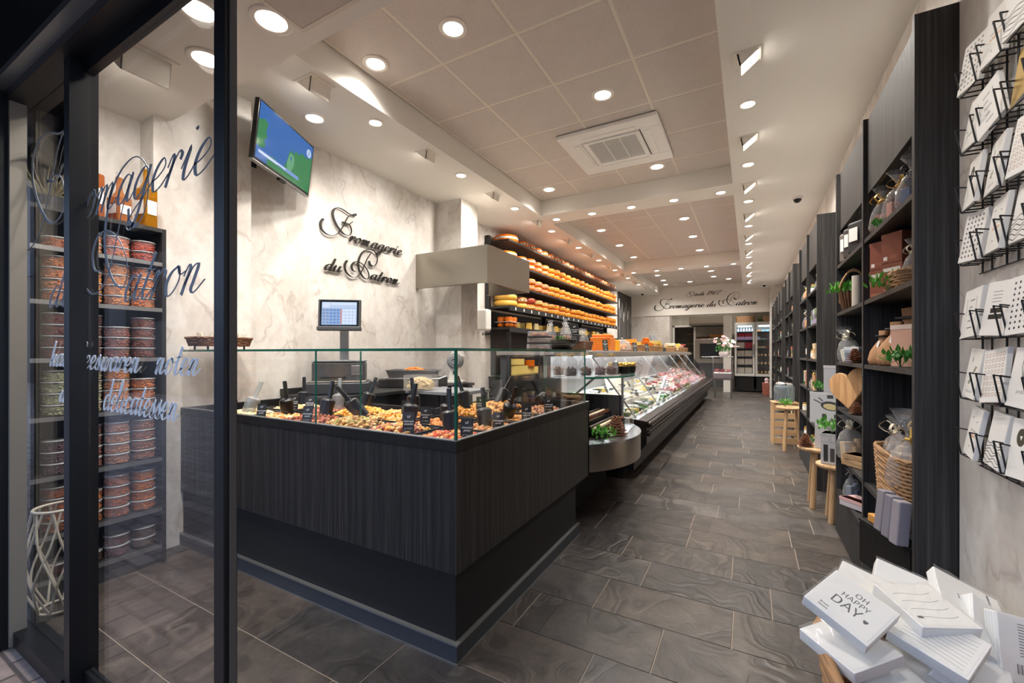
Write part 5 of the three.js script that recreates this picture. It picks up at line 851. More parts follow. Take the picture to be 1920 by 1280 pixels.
function bottle(x, y, z, s, m, label, group, name = 'bottle') { const t = thing(name, label, 'bottle', [x, y, z], rnd(6), group); t.scale.setScalar(s); const bg = part('glass', bottleGeo, m, t); part('cap', cyl(0.017, 0.017, 0.03, 0, 0.24, 0, 14), M.blackGloss, t); part('label', new THREE.CylinderGeometry(0.0366, 0.0366, 0.07, 20, 1, true).translate(0, 0.08, 0), M.paper, bg); }
// ---------------------------------------------------------------- first unit, near bay (z -2.12 .. -2.90)
const brownBox = std(0x8a4a35, 0.6), brownPrint = std(0xffffff, 0.6, 0, { map: print(128, 192, (c) => { c.fillStyle = '#8d4b36'; c.fillRect(0, 0, 128, 192); c.fillStyle = '#e9e2d8'; c.fillRect(8, 8, 112, 40); c.fillStyle = '#c58a6c'; for (let i = 0; i < 8; i++) c.fillRect(12 + i * 13, 164, 7, 20); }) });
const brownPrint2 = std(0xffffff, 0.6, 0, { map: print(128, 192, (c) => { c.fillStyle = '#8d4b36'; c.fillRect(0, 0, 128, 192); c.fillStyle = '#efe8e2'; c.fillRect(10, 150, 26, 26); c.fillStyle = '#a4644c'; c.fillRect(50, 150, 60, 6); c.fillRect(50, 162, 46, 5); }) });
const pinkBox = std(0xc98a76, 0.5);
giftBag(0.6, 1.841, -2.56, 0.8, 0.3, pinkBox, goldRib, 'cellophane gift bag with large gold bow, middle of the top shelf of the nearest unit');
giftBag(0.585, 1.841, -2.78, 0.8, 1.1, pinkBox, goldRib, 'cellophane gift bag with looped gold ribbon, left on the nearest top shelf'); giftBag(0.6, 1.841, -2.37, 0.78, 0.6, std(0x27487a, 0.5), spotRib, 'cellophane gift bag with black spotted ribbon at the near end of the top shelf');
green(0.55, 1.841, -2.68, 0.62, 'green sprig on the top shelf below the gold ribbon', undefined, 0);
for (const [z, k] of [[-2.8, 0], [-2.62, 1]]) for (let j = 0; j < 2; j++) carton(0.1, 0.14, 0.1, 0.61 + k * 0.01, 1.516 + j * 0.141, z, -1.0, [brownBox, brownBox, j ? brownPrint2 : brownPrint], (k ? 'right' : 'left') + ' stack of brown boxes on the second shelf, ' + (j ? 'upper box' : 'lower box with white label'));
wickerBasket(basketGeo(0.13, 0.13, 0.07, 1.15, 6, 16), 0.62, 1.516, -2.44, 0, M.wicker, 'small wicker bowl at the near end of the second shelf'); giftBag(0.62, 1.545, -2.44, 0.65, 1, std(0xa9794e, 0.6), creamRib, 'clear gift bag with white cord standing in the small wicker bowl');
green(0.55, 1.516, -2.52, 1.0, 'bushy green sprig in front of the brown boxes', undefined, 1);
paperBag(0.57, 1.179, -2.79, 0.72, -1.2, -0.15, 'small brown paper bag at the left of the third shelf'); paperBag(0.58, 1.179, -2.6, 0.85, -1.0, -0.12, 'crumpled brown paper bag in the middle of the third shelf'); paperBag(0.68, 1.179, -2.74, 1.15, -0.9, 0, 'tall brown paper bag with tin tie on the third shelf');
carton(0.11, 0.18, 0.02, 0.58, 1.18, -2.42, -1.1, [std(0xe2b09a, 0.5), std(0xe9d2c6, 0.5)], 'thin pink book-shaped box leaning at the near end of the third shelf', undefined, 'gift_book'); green(0.55, 1.179, -2.34, 1.05, 'green sprig hanging over the near end of the third shelf', undefined, 0);
const bigBasket = basketGeo(0.21, 0.42, 0.24, 1.12, 15, 34, 0.45, 0.004);
wickerBasket(bigBasket, 0.645, 0.556, -2.5, 0, M.wicker, 'large woven wicker basket full of cellophane gifts');
[[0.61, -2.64, 0.95, creamRib, 'left'], [0.6, -2.5, 1.1, spotRib, 'middle'], [0.66, -2.43, 1.15, goldRib, 'back'], [0.59, -2.36, 1.0, goldRib, 'right']].forEach(([x, z, s, rib, w]) => giftBag(x, 0.68, z, s, rnd(3), std(0xc9a77c, 0.6), rib, `cellophane gift bag with ribbon in the ${w} of the large wicker basket`));
// crate with soaps on the base shelf
{ const t = thing('wooden_crate', 'rough black wooden crate standing askew on the lowest shelf', 'crate', [0.57, 0.304, -2.34], 0.35); for (const s of [-1, 1]) part('side_board', rbox(0.012, 0.18, 0.3, 0.003, s * 0.085, 0.09, 0, 1), M.blackWood, t); for (const s of [-1, 1]) part('end_board', rbox(0.16, 0.18, 0.012, 0.003, 0, 0.09, s * 0.145, 1), M.blackWood, t); part('top_board', rbox(0.184, 0.012, 0.31, 0.003, 0, 0.187, 0, 1), M.blackWood, t); }
const soap = rbox(0.046, 0.17, 0.046, 0.006, 0, 0.085, 0, 2), lilac = [0x8f8990, 0x9c949b, 0x88828c].map(c => std(c, 0.6));
for (const [x, z, lean, l] of [[0.485, -2.31, -0.1, 'lilac soap bar leaning at the left on the black crate'], [0.495, -2.24, -0.09, 'lilac soap bar leaning in the middle of the black crate'], [0.505, -2.175, -0.08, 'lilac soap bar at the near end of the black crate']]) { const m = solo('soap_bar', soap, pick(lilac), l, 'soap', [x, 0.498, z], 0.3); m.rotation.z = lean; }
solo('soap_block', rbox(0.05, 0.035, 0.06, 0.004, 0, 0.0175, 0, 2), std(0xd69a4c, 0.6), 'honey-coloured soap block on the black crate', 'soap', [0.49, 0.498, -2.4], 0.3);
green(0.555, 0.304, -2.22, 0.9, 'dark green sprig on the lowest shelf in front of the crate', undefined, 2); carton(0.1, 0.07, 0.08, 0.58, 0.304, -2.17, 0.4, [std(0xb9a4ae, 0.5), std(0xc98a5c, 0.5)], 'small marbled gift box at the near end of the lowest shelf');
// ---------------------------------------------------------------- first unit, far bay (z -2.93 .. -3.70)
for (const [z, c, l] of [[-3.55, 0x6f665f, 'grey gift pouch with a white tag on the nearest top shelf, far bay'], [-3.42, 0x3f3a37, 'dark gift pouch in the middle of the top shelf, far bay'], [-3.27, 0x2f2d2e, 'black tall gift pouch at the near side of the far bay']]) { const t = thing('gift_pouch', l, 'pouch', [0.575, 1.841, z], -1.0); const pp = part('pouch', crumple(rbox(0.11, 0.19, 0.05, 0.015, 0, 0.095, 0, 4), 0.004), std(c, 0.6), t); part('tag', box(0.06, 0.08, 0.001, 0, 0.11, 0.034), M.paper, pp); }
{ const t = thing('handled_basket', 'rustic twig basket with a high handle on the second shelf', 'basket', [0.59, 1.516, -3.5], -0.4); const tw = []; for (let k = 0; k < 22; k++) { const a = k / 22 * 6.283; tw.push(tube([[Math.cos(a) * 0.05, 0, Math.sin(a) * 0.05], [Math.cos(a) * 0.065, 0.06, Math.sin(a) * 0.065], [Math.cos(a) * 0.075, 0.12, Math.sin(a) * 0.075]], 0.006, 6, 5)); } part('twigs', merge(tw), M.wickerDark, t); part('handle', merge([0, 1, 2].map(k => tube([[0.07 + k * 0.006, 0.05, 0], [0.065, 0.16, 0.01 * k], [0.03, 0.245, 0], [0, 0.255 + k * 0.006, 0], [-0.03, 0.245, 0], [-0.065, 0.16, 0.01 * k], [-0.07, 0.05, 0]], 0.0065, 24, 5))), M.wicker, t); green(0.55, 1.61, -3.56, 1.15, 'bright green leaves spilling from the twig basket', undefined, 1); }
solo('candle', cyl(0.025, 0.025, 0.19, 0, 0.095, 0, 18), std(0xcfc5b8, 0.6), 'pale pillar candle beside the twig basket', 'candle', [0.57, 1.516, -3.28]);
giftBag(0.59, 1.179, -3.54, 0.85, 0.5, std(0xd9d4c2, 0.5), creamRib, 'cellophane bag of soaps leaning on the third shelf, far bay', undefined, -0.3); carton(0.14, 0.035, 0.1, 0.6, 1.24, -3.32, 0.6, [std(0xaebccb, 0.4), std(0xdfe5ea, 0.4)], 'flat pale blue gift box on the third shelf, far bay'); carton(0.13, 0.058, 0.1, 0.6, 1.18, -3.32, 0.5, [std(0x8f9cae, 0.4)], 'grey-blue gift box below the flat pale blue one'); cone(0.55, 1.179, -3.22, 1.0, 'pine cone in front of the pale blue box');
{ // heart-shaped serving bowl
  const s = new THREE.Shape(); s.moveTo(0, -0.13); s.bezierCurveTo(-0.06, -0.06, -0.14, 0, -0.13, 0.07); s.bezierCurveTo(-0.12, 0.13, -0.03, 0.14, 0, 0.07); s.bezierCurveTo(0.03, 0.14, 0.12, 0.13, 0.13, 0.07); s.bezierCurveTo(0.14, 0, 0.06, -0.06, 0, -0.13);
  const m = solo('heart_bowl', new THREE.ExtrudeGeometry(s, { depth: 0.03, bevelEnabled: true, bevelSize: 0.008, bevelThickness: 0.008, bevelSegments: 3 }).scale(0.98, 0.98, 1), std(0xfff0dc, 0.55, 0, { map: oakTex }), 'heart-shaped wooden bowl leaning on the fourth shelf', 'bowl', [0.58, 1.0, -3.47]); m.rotation.set(-0.25, -0.95, 0.3, 'YXZ');
  cone(0.565, 0.869, -3.25, 0.85, 'small pine cone beside the heart-shaped bowl');
}
giftBag(0.585, 0.556, -3.5, 1.0, 0.4, std(0xd2b48a, 0.6), creamRib, 'cellophane bag of wooden boards with a white tag on the fifth shelf', undefined, -0.15); carton(0.2, 0.04, 0.12, 0.6, 0.557, -3.24, -1.0, [M.oak, M.oak], 'pale wooden box lying on the fifth shelf'); carton(0.18, 0.03, 0.11, 0.6, 0.598, -3.24, -0.8, [M.oak, M.oak], 'thin wooden board box on top of the pale wooden box');
giftBag(0.585, 0.304, -3.52, 0.65, 0.9, std(0x8a93a4, 0.5), spotRib, 'small cellophane bag with spotted ribbon on the lowest shelf, far bay'); carton(0.16, 0.05, 0.12, 0.585, 0.304, -3.28, -0.9, [std(0xd7cfd4, 0.4), std(0xe5b9b4, 0.4)], 'flat film-wrapped pink box on the lowest shelf, far bay');
// ---------------------------------------------------------------- goods in the farther units
const goodsCols = [0xd9b98c, 0x8fb8bf, 0xe6e0d2, 0xb88a5c, 0x9a8fa8, 0xc9d0c4, 0x6d7f5c, 0xe0c9a0, 0xb56a4a].map(c => std(c, 0.5));
const unitWord = ['', 'second', 'third', 'fourth', 'last'], shelfWord = ['top', 'second', 'third', 'fourth', 'fifth', 'lowest'];
for (const b of bays) {
  if (b.u === 0) continue;
  const n = b.u === 1 ? 4 : 3, W = b.z0 - b.z1, place = `on the ${shelfWord[b.k]} shelf, ${b.j ? 'far' : 'near'} bay of the ${unitWord[b.u]} unit`;
  for (let i = 0; i < n; i++) {
    const z = b.z0 - W * (i + 0.6) / (n + 0.4), k = Math.floor(rnd(6)), hmax = b.k ? 0.29 : 0.22;
    const where = place + `, ${nth(i + 1)} along`; if (rnd() < 0.1) continue;
    if (k === 0) giftBag(IX - 0.02, b.y + 0.001, z, Math.min(0.8, hmax / 0.3) * rnd(0.8, 1), rnd(3), pick(goodsCols), pick([goldRib, creamRib]), 'cellophane gift bag ' + where, 'gift bags ' + where);
    else if (k === 1) bottle(IX, b.y + 0.001, z, hmax > 0.25 ? 0.95 : 0.8, pick([phys(0xd8b45a, 0.05, { transmission: 0.6, thickness: 0 }), phys(0x3a4a2c, 0.05, { transmission: 0.3, thickness: 0 }), std(0x2a2320, 0.2)]), 'slim bottle ' + where, 'bottles ' + where);
    else if (k === 2) { jar(IX - 0.03, b.y + 0.001, z, 1, pick(goodsCols), 'filled jar standing ' + where, 'jars ' + where); jar(IX + 0.05, b.y + 0.001, z - 0.02, 1, pick(goodsCols), 'filled jar standing ' + where, 'jars ' + where); }
    else if (k === 3) for (let j = 0; j < 3; j++) { carton(0.12, 0.05, 0.1, IX, b.y + 0.001 + j * 0.051, z, rnd(-0.15, 0.15), [pick(goodsCols)], ['lower', 'middle', 'upper'][j] + ' gift box ' + where, 'boxes ' + where); }
    else if (k === 4) paperBag(IX, b.y + 0.001, z, 0.85, rnd(-1.5, 0), 0, 'brown paper bag ' + where, 'paper bags ' + where);
    else { carton(0.1, rnd(0.12, 0.2), 0.08, IX, b.y + 0.001, z, rnd(-0.3, 0.3), [pick(goodsCols), pick(goodsCols)], 'upright gift box ' + where, 'upright boxes ' + where); if (rnd() < 0.5) green(0.57, b.y, z - 0.09, 0.6, 'green sprig ' + where, 'sprigs ' + where, Math.floor(rnd(3))); }
  }
}
// ---------------------------------------------------------------- stools with boxes between the units
function stool(x, z, h, r, label) { const t = thing('stool', label, 'stool', [x, 0, z]); part('seat', lathe([[0, h - 0.03], [r - 0.01, h - 0.03], [r, h - 0.02], [r, h - 0.006], [r - 0.008, h], [0, h]], 36), M.oak, t); for (let k = 0; k < 3; k++) { const a = k * 2.094 + 0.5; part('leg', new THREE.CylinderGeometry(0.017, 0.02, h - 0.03, 12).rotateX(0.09).translate(0, (h - 0.03) / 2, -r * 0.62).rotateY(a), M.oak, t); } return t; }
stool(0.575, -3.93, 0.42, 0.14, 'round oak stool carrying the candle box, just beyond the first unit');
stool(0.5, -4.24, 0.48, 0.155, 'wider round oak stool with the pine cone, behind the candle box');
const photoPrint = f => std(0xffffff, 0.5, 0, { map: print(192, 256, f) });
const candlePrint = photoPrint((c, w, h) => { c.fillStyle = '#cfcccb'; c.fillRect(0, 0, w, h); c.fillStyle = '#e6e2df'; c.fillRect(0, 0, w, 60); for (let i = 0; i < 4; i++) { c.fillStyle = ['#3a3836', '#55514e', '#2c2a29', '#6a6663'][i]; c.fillRect(16 + i * 44, 90 + (i % 2) * 30, 30, 150 - (i % 2) * 30); } });
const panPrint = photoPrint((c, w, h) => { c.fillStyle = '#d5d6d8'; c.fillRect(0, 0, w, h); c.fillStyle = '#4a4b4e'; c.fillRect(100, 10, 36, 34); c.fillRect(70, 180, 26, 34); c.fillRect(140, 180, 26, 34); c.beginPath(); c.ellipse(120, 110, 58, 40, 0.2, 0, 7); c.fill(); c.fillStyle = '#e0cf9a'; c.beginPath(); c.ellipse(120, 116, 44, 26, 0.2, 0, 7); c.fill(); c.strokeStyle = '#4a4b4e'; c.lineWidth = 8; c.beginPath(); c.moveTo(70, 90); c.lineTo(20, 60); c.moveTo(75, 70); c.lineTo(50, 40); c.stroke(); c.fillStyle = '#8a8b8e'; c.beginPath(); c.arc(80, 232, 16, 0, 7); c.arc(130, 232, 16, 0, 7); c.fill(); });
carton(0.18, 0.225, 0.15, 0.57, 0.421, -3.93, -0.3, [std(0xcfcccb, 0.5), std(0xddd9d6, 0.5), candlePrint], 'grey box printed with dark candles on the stool beyond the first unit');
green(0.53, 0.647, -3.9, 1.25, 'round bushy green plant on the grey candle box', undefined, 1);
carton(0.2, 0.2, 0.14, 0.57, 0.481, -4.22, -0.2, [std(0xc9c8ca, 0.5), std(0xd8d7d9, 0.5)], 'plain grey box on the wider stool, below the pan box');
carton(0.22, 0.245, 0.13, 0.55, 0.682, -4.21, -0.3, [std(0xd0d1d3, 0.5), std(0xdcdcde, 0.5), panPrint], 'white fondue box printed with a pan, standing on the grey box');
carton(0.14, 0.21, 0.13, 0.6, 0.928, -4.2, -0.3, [std(0xc6c5ca, 0.5), std(0xd0cfd3, 0.5)], 'small plain grey box at the top of the pile between the units'); green(0.5, 0.928, -4.25, 1.0, 'green sprig beside the topmost grey box', undefined, 0);
cone(0.4, 0.481, -4.2, 1.2, 'pine cone at the edge of the wider stool'); green(0.43, 0.481, -4.32, 0.9, 'green sprig behind the pine cone on the wider stool', undefined, 2);
stool(0.45, -6.5, 0.55, 0.15, 'slim round oak stool in front of the second unit'); green(0.4, 0.551, -6.48, 1.1, 'trailing green sprig on the slim stool', undefined, 1);
{ // glass drinks dispenser on a crate
  const c = thing('wooden_crate', 'upright pale wooden crate carrying the drinks dispenser', 'crate', [0.42, 0, -6.95], 0.1); for (const s of [-1, 1]) part('side_board', rbox(0.02, 0.55, 0.24, 0.003, s * 0.14, 0.275, 0, 1), M.oak, c); for (let k = 0; k < 5; k++) part('slat', rbox(0.26, 0.08, 0.014, 0.003, 0, 0.05 + k * 0.112, 0.11, 1), M.oak, c); part('top_board', rbox(0.31, 0.018, 0.25, 0.003, 0, 0.56, 0, 1), M.oak, c);
  const t = thing('drinks_dispenser', 'round glass drinks dispenser with a metal lid and tap', 'dispenser', [0.42, 0.57, -6.95]); part('jar', lathe([[0, 0.01], [0.11, 0.01], [0.125, 0.03], [0.125, 0.2], [0.1, 0.235]], 28), phys(0xc4d2da, 0.04, { transmission: 0.8, thickness: 0 }), t); part('foot_ring', new THREE.TorusGeometry(0.1, 0.008, 8, 32).rotateX(1.57).translate(0, 0.008, 0), M.chrome, t); part('lid', lathe([[0.105, 0.235], [0.105, 0.255], [0.08, 0.27], [0, 0.272]], 28), M.chrome, t); part('filling', cyl(0.1, 0.1, 0.03, 0, 0.215, 0, 20), std(0xcfc8bc, 0.8), t); part('tap', merge([rod([0, 0.05, 0.12], [0, 0.05, 0.17], 0.01), rod([0, 0.05, 0.165], [0, 0.02, 0.17], 0.008), rod([0, 0.06, 0.15], [0, 0.085, 0.15], 0.006)]), M.chrome, t);
}
wickerBasket(basketGeo(0.3, 0.3, 0.36, 1.1, 12, 24, 1), 0.5, 0, -14.5, 0, std(0x9c5a48, 0.7), 'tall red-brown wicker basket on the floor by the refrigerators'); 
for (let k = 0; k < 5; k++) solo('bread_bag', crumple(new THREE.SphereGeometry(0.055, 14, 9).scale(1, 1.2, 1), 0.008), std(0xd9b9bd, 0.5), 'pale pink bag heaped in the red-brown floor basket', 'bag', [0.5 + (k % 2 - 0.5) * 0.12, 0.34 + (k >> 2) * 0.1, -14.5 + ((k >> 1) % 2 - 0.5) * 0.12], rnd(6), 'bags in the floor basket');
// ================================================================ shop front: sliding door leaf, fixed window, header
const GZ = -0.612;
{
  const d = structure('door_1', 'open glass sliding door leaf with black frame');
  part('stile', rbox(0.05, 2.34, 0.034, 0.003, -1.199, 1.17, -0.617, 1), M.frame, d);
  part('bottom_rail', slab(-2.1, -1.224, 0.005, 0.09, -0.604, -0.63), M.frame, d); part('top_rail', slab(-2.1, -1.224, 2.25, 2.33, -0.604, -0.63), M.frame, d);
  part('pane', slab(-2.1, -1.224, 0.09, 2.25, GZ - 0.003, GZ - 0.009), M.glass, d);
  part('brush_strip', slab(-1.173, -1.168, 0.01, 2.33, -0.612, -0.628), std(0x5c5650, 0.8), d);
  const w = structure('window_1', 'fixed shop window left of the door');
  part('post', uvm(slab(-2.162, -2.11, 0, 2.36, -0.5675, -0.646)), M.frame, w);
  part('pane', slab(-3.37, -2.165, 0.06, 2.3, GZ - 0.003, GZ - 0.009), M.glass, w);
  part('mullion', slab(-2.79, -2.735, 0, 2.36, -0.5, -0.604), M.frame, w); part('mullion_seal', slab(-2.735, -2.715, 0, 2.36, -0.55, -0.6), std(0x8b857a, 0.6), w);
  part('sill', slab(-3.4, -2.165, 0, 0.06, -0.56, -0.65), M.frame, w); part('header', slab(WL - 0.2, PIL_R + 0.3, 2.3, 3.6, -0.54, -0.66), M.black, w);
  part('header_rail', slab(WL, PIL_R, 2.335, 2.36, -0.5, -0.54), M.alu, w);
  const f = structure('wall_front', 'dark facade beside the shop window'); part('facade', merge([slab(-9, WL, 0, 6.5, -0.5, -0.9), slab(PIL_R + 0.15, 8, 0, 6.5, -0.5, -0.9), slab(WL, PIL_R + 0.15, 3.5, 6.5, -0.5, -0.9)]), std(0x55504b, 0.8), f);
}
{
  const t = thing('glass_lettering', 'grey script lettering across the glass of the door and window', 'lettering', [0, 0, GZ - 0.0025]);
  const gx = px => onZ(px, 500, GZ).x;
  script(t, 'F', -2.95, -2.22, 1.76, 0.11, 0.0012, M.vinyl, 0.72); script(t, 'romagerie', -2.24, gx(388), 1.73, 0.09, 0.0012, M.vinyl, 0.72);
  script(t, 'P', gx(150), gx(278), 1.46, 0.09, 0.0012, M.vinyl, 0.72); script(t, 'atron', gx(228), gx(372), 1.405, 0.085, 0.0012, M.vinyl, 0.72);
  script(t, 'du', -2.52, -2.25, 1.42, 0.085, 0.0012, M.vinyl, 0.72);
  const W2 = std(0xeef0f2, 0.5);
  script(t, 'kaas', -2.5, -2.24, 1.185, 0.05, 0.0012, W2, 1.2); script(t, 'vlees', -2.24, -2.0, 1.18, 0.05, 0.0012, W2, 1.2); script(t, 'waren', gx(185), gx(258), 1.175, 0.05, 0.0012, W2, 1.2); script(t, 'noten', gx(288), gx(369), 1.175, 0.05, 0.0012, W2, 1.2);
  script(t, 'wijn', -2.4, -2.16, 1.045, 0.05, 0.0012, W2, 1.2); script(t, 'delicatessen', gx(191), gx(329), 1.04, 0.055, 0.0012, W2, 1.2);
}
// ---------------------------------------------------------------- the street outside, mirrored in the glass
{
  const paveTex = tex(512, 512, (u, v) => { const row = Math.floor(v * 16), x = (u * 8 + (row % 2) * 0.5) % 1, y = (v * 16) % 1, j = x < 0.05 || y < 0.1 ? 0.6 : 1, c = hash(Math.floor(u * 8 + (row % 2) * 0.5), row, 5) * 30 + fbm(u, v, 60, 60, 2, 8) * 20; return [(104 + c) * j, (88 + c) * j, (80 + c) * j]; }, { rep: [0.6, 0.6] });
  const g = structure('ground', 'brick street pavement'); part('pavement', uvm(slab(-45, 20, -0.15, -0.01, FRONTZ, 20)), std(0xffffff, 0.9, 0, { map: paveTex }), g);
  const row = thing('opposite_house', 'dark brick house across the street, mirrored in the glass', 'house', [0, 0, 4.6]);
  part('walls', merge([slab(-40, -17, 0, 9, 0, 4), slab(1.5, 14, 0, 9, 0, 4)]), std(0x4a423d, 0.85), row); part('garden_wall', slab(-17, 1.5, 0, 2.2, 0.4, 0.8), std(0x57504a, 0.9), row);
  for (let k = 0; k < 4; k++) { part('shop_window', slab(2 + k * 2.8, 4.2 + k * 2.8, 0.4, 2.5, -0.03, 0.01), std(0x20262e, 0.15), row); part('window', slab(2.4 + k * 2.8, 3.7 + k * 2.8, 4, 5.8, -0.03, 0.01), std(0x2a323c, 0.15), row); }
  part('shop_fascia', slab(-40, -17, 4.4, 5.4, -0.06, 0), std(0x1c1c1e, 0.5), row);
  const sign = print(512, 128, (c) => { c.fillStyle = '#1c1c1e'; c.fillRect(0, 0, 512, 128); c.fillStyle = '#f2f2ee'; c.font = 'bold 92px sans-serif'; c.fillText('VAN NM', 40, 98); });
  part('shop_sign', new THREE.PlaneGeometry(4.4, 0.9).rotateY(Math.PI).translate(-24, 4.9, -0.07), std(0xffffff, 0.6, 0, { map: sign }), row);
  const tr = thing('street_tree', 'bare tree standing in the gap across the street', 'tree', [-12.6, 0, 6.6]); const br = []; const grow = (p, d, l, r, n) => { const q = p.clone().addScaledVector(d, l); br.push(rod(p, q, r, 5)); if (n) for (let k = 0; k < 3; k++) grow(q, d.clone().add(V(rnd(-.7, .7), rnd(-.1, .5), rnd(-.7, .7))).normalize(), l * 0.72, r * 0.6, n - 1); }; grow(V(0, 0, 0), V(0, 1, 0), 2.0, 0.1, 5); part('branches', merge(br), std(0x3a322c, 0.9), tr);
}
{
  const aw = thing('awning', 'dark fabric awning over the shop front', 'awning'); part('cloth', prism([[0, 3.2], [1.33, 2.47], [1.35, 2.28], [1.36, 2.28], [1.36, 2.49], [0, 3.23]], 9).rotateY(-Math.PI / 2).translate(3, 0, -0.49), std(0x2e3036, 0.85, 0, { side: THREE.DoubleSide }), aw);
}
// ================================================================ shelf of snack tubs inside the window
const JX0 = WL + 0.003, JX1 = -3.04, JZ0 = -0.66, JZ1 = -1.234, JL = [0.11, 0.326, 0.62, 0.917, 1.21, 1.5, 1.77];
{
  const t = thing('jar_shelf', 'tall black shelf of clear snack tubs inside the shop window', 'shelving');
  part('side_panel', slab(JX0, JX1, 0, 1.972, JZ1 + 0.02, JZ1), M.wood, t); part('side_panel', slab(JX0, JX1, 0, 1.972, JZ0, JZ0 - 0.02), M.wood, t); part('top_board', slab(JX0, JX1, 1.95, 1.972, JZ0 - 0.02, JZ1 + 0.02), M.wood, t); part('back_board', slab(JX0, JX0 + 0.01, 0.09, 1.95, JZ0 - 0.02, JZ1 + 0.02), M.blackMat, t);
  for (const y of JL) { part('shelf', slab(JX0 + 0.01, JX1 - 0.004, y - 0.018, y, JZ0 - 0.02, JZ1 + 0.02), M.wood, t); part('shelf_edge', slab(JX1 - 0.004, JX1, y - 0.02, y + 0.002, JZ0 - 0.02, JZ1 + 0.02), M.alu, t); }
  part('plinth', slab(JX0, JX1 - 0.01, 0, 0.092, JZ0 - 0.02, JZ1 + 0.02), M.plinth, t);
}
const tubR = 0.055, tubH = 0.058, tubGeo = new THREE.CylinderGeometry(tubR, tubR * 0.9, tubH - 0.006, 24, 1, true).translate(0, tubH / 2, 0), tubRim = merge([new THREE.TorusGeometry(tubR, 0.0028, 6, 28).rotateX(Math.PI / 2).translate(0, tubH - 0.004, 0), cyl(tubR * 0.98, tubR * 0.98, 0.002, 0, tubH - 0.002, 0, 24)]);
const tubFills = [0, 1, 2].map(() => { const l = [cyl(tubR * 0.8, tubR * 0.88, tubH * 0.72, 0, tubH * 0.4, 0, 16)]; for (let i = 0; i < 95; i++) { const a = rnd(6.283), y = rnd(0.005, tubH * 0.8); l.push(new THREE.IcosahedronGeometry(rnd(0.006, 0.009), 0).scale(1.3, 0.8, 0.7).rotateX(rnd(6)).rotateY(rnd(6)).translate(Math.cos(a) * tubR * 0.85, y, Math.sin(a) * tubR * 0.85)); } return merge(l); });
const tubLid = phys(0xf2f4f6, 0.2, { transmission: 0.5, thickness: 0 }), rowCols = [[0x5a3a22, 0x6a2a22], [0xc9722c, 0xb0602c, 0xc87832, 0xa8562c], [0x9a5f3c, 0xb0764a, 0x8a4a3a, 0x5c3a4a], [0xc97434, 0xd08038, 0xb9b48c, 0xa8ac86], [0x7a3a2c, 0x8a4a38, 0x6c3a34, 0x6a2e2a], [0xcf7a3c, 0xc98444, 0xd9923e, 0xc27a4c], [0xb8452a, 0xc46a34, 0xc98a4e, 0xb0602c]];
const rowNames = ['lowest', 'second lowest', 'third', 'middle', 'fifth', 'sixth', 'topmost'];
JL.forEach((y, r) => {
  [-1.15, -1.03, -0.91, -0.79].forEach((z, c) => {
    const top = JL[r + 1] ?? 1.95, n = r === 0 ? (c < 2 ? 2 : 1) : Math.min(4, Math.floor((top - 0.02 - y) / tubH)) - ((r * 3 + c) % 4 === 1 ? 1 : 0), m = std(rowCols[r][c % rowCols[r].length], 0.5);
    for (let k = 0; k < n; k++) { const t = thing('snack_tub', `clear tub of ${['brown', 'toasted orange', 'tan', 'orange', 'red-brown', 'golden', 'bright orange'][r]} snacks, ${rowNames[r]} shelf, ${['rightmost', 'second', 'third', 'leftmost'][c]} stack, ${nth(k + 1)} from below`, 'tub', [JX1 - 0.075, y + 0.002 + k * tubH, z], rnd(6), `snack tubs of the ${rowNames[r]} shelf, ${['rightmost', 'second', 'third', 'leftmost'][c]} stack`); part('tub', tubGeo, M.clear, t); part('snacks', tubFills[(r + c + k) % 3], m, t).userData.kind = 'stuff'; part('lid', tubRim, tubLid, t); }
  });
});
// liqueur bottles and a dried plant on top of the jar shelf
function squareBottle(x, z, w, h, c, label) {
  const t = thing('liqueur_bottle', label, 'bottle', [x, 1.973, z], 0.2);
  const gb = part('glass', merge([rbox(w, h, w * 0.7, w * 0.12, 0, h / 2, 0, 3), lathe([[w * 0.34, h - 0.004], [0.018, h + 0.03], [0.014, h + 0.04], [0.014, h + 0.1], [0.018, h + 0.102], [0.018, h + 0.112], [0.0, h + 0.112]], 20)]), phys(c, 0.03, { transmission: 0.75, thickness: 0, ior: 1.45 }), t);
  part('liquid', rbox(w * 0.92, h * 0.8, w * 0.62, w * 0.1, 0, h * 0.42, 0, 2), phys(c, 0.02, { transmission: 0.55, thickness: 0 }), t); part('label', box(w * 0.72, h * 0.34, 0.001, 0, h * 0.5, w * 0.35 + 0.002), M.paper, gb); part('label', box(0.001, h * 0.34, w * 0.5, w / 2 + 0.002, h * 0.5, 0), M.paper, gb); part('stopper', cyl(0.012, 0.015, 0.03, 0, h + 0.125, 0, 14), M.film, t);
}
squareBottle(-3.13, -1.17, 0.1, 0.24, 0xd9a400, 'tall square bottle of yellow liqueur nearest the pilaster'); squareBottle(-3.14, -1.05, 0.105, 0.15, 0xe0a468, 'short square bottle of peach liqueur in the middle'); squareBottle(-3.16, -0.94, 0.1, 0.25, 0xe0965a, 'tall square bottle of orange liqueur beside the door post');
{ const t = thing('dried_plant', 'pale dried bushy plant on the jar shelf behind the window', 'plant', [-3.12, 1.973, -0.77]); const l = []; for (let k = 0; k < 70; k++) { const a = rnd(6.283), b = rnd(0.3, 1.5), len = rnd(0.1, 0.2); l.push(tube([[0, 0.05, 0], [Math.cos(a) * len * 0.4, 0.06 + len * 0.4 * Math.sin(b), Math.sin(a) * len * 0.4], [Math.cos(a) * len * Math.cos(b * .6), 0.05 + len * Math.sin(b), Math.sin(a) * len * 0.6]], 0.0015, 8, 4)); } part('twigs', merge(l), std(0x9a9274, 0.8), t); part('pot', cyl(0.045, 0.055, 0.06, 0, 0.03, 0, 20), M.anth, t); }
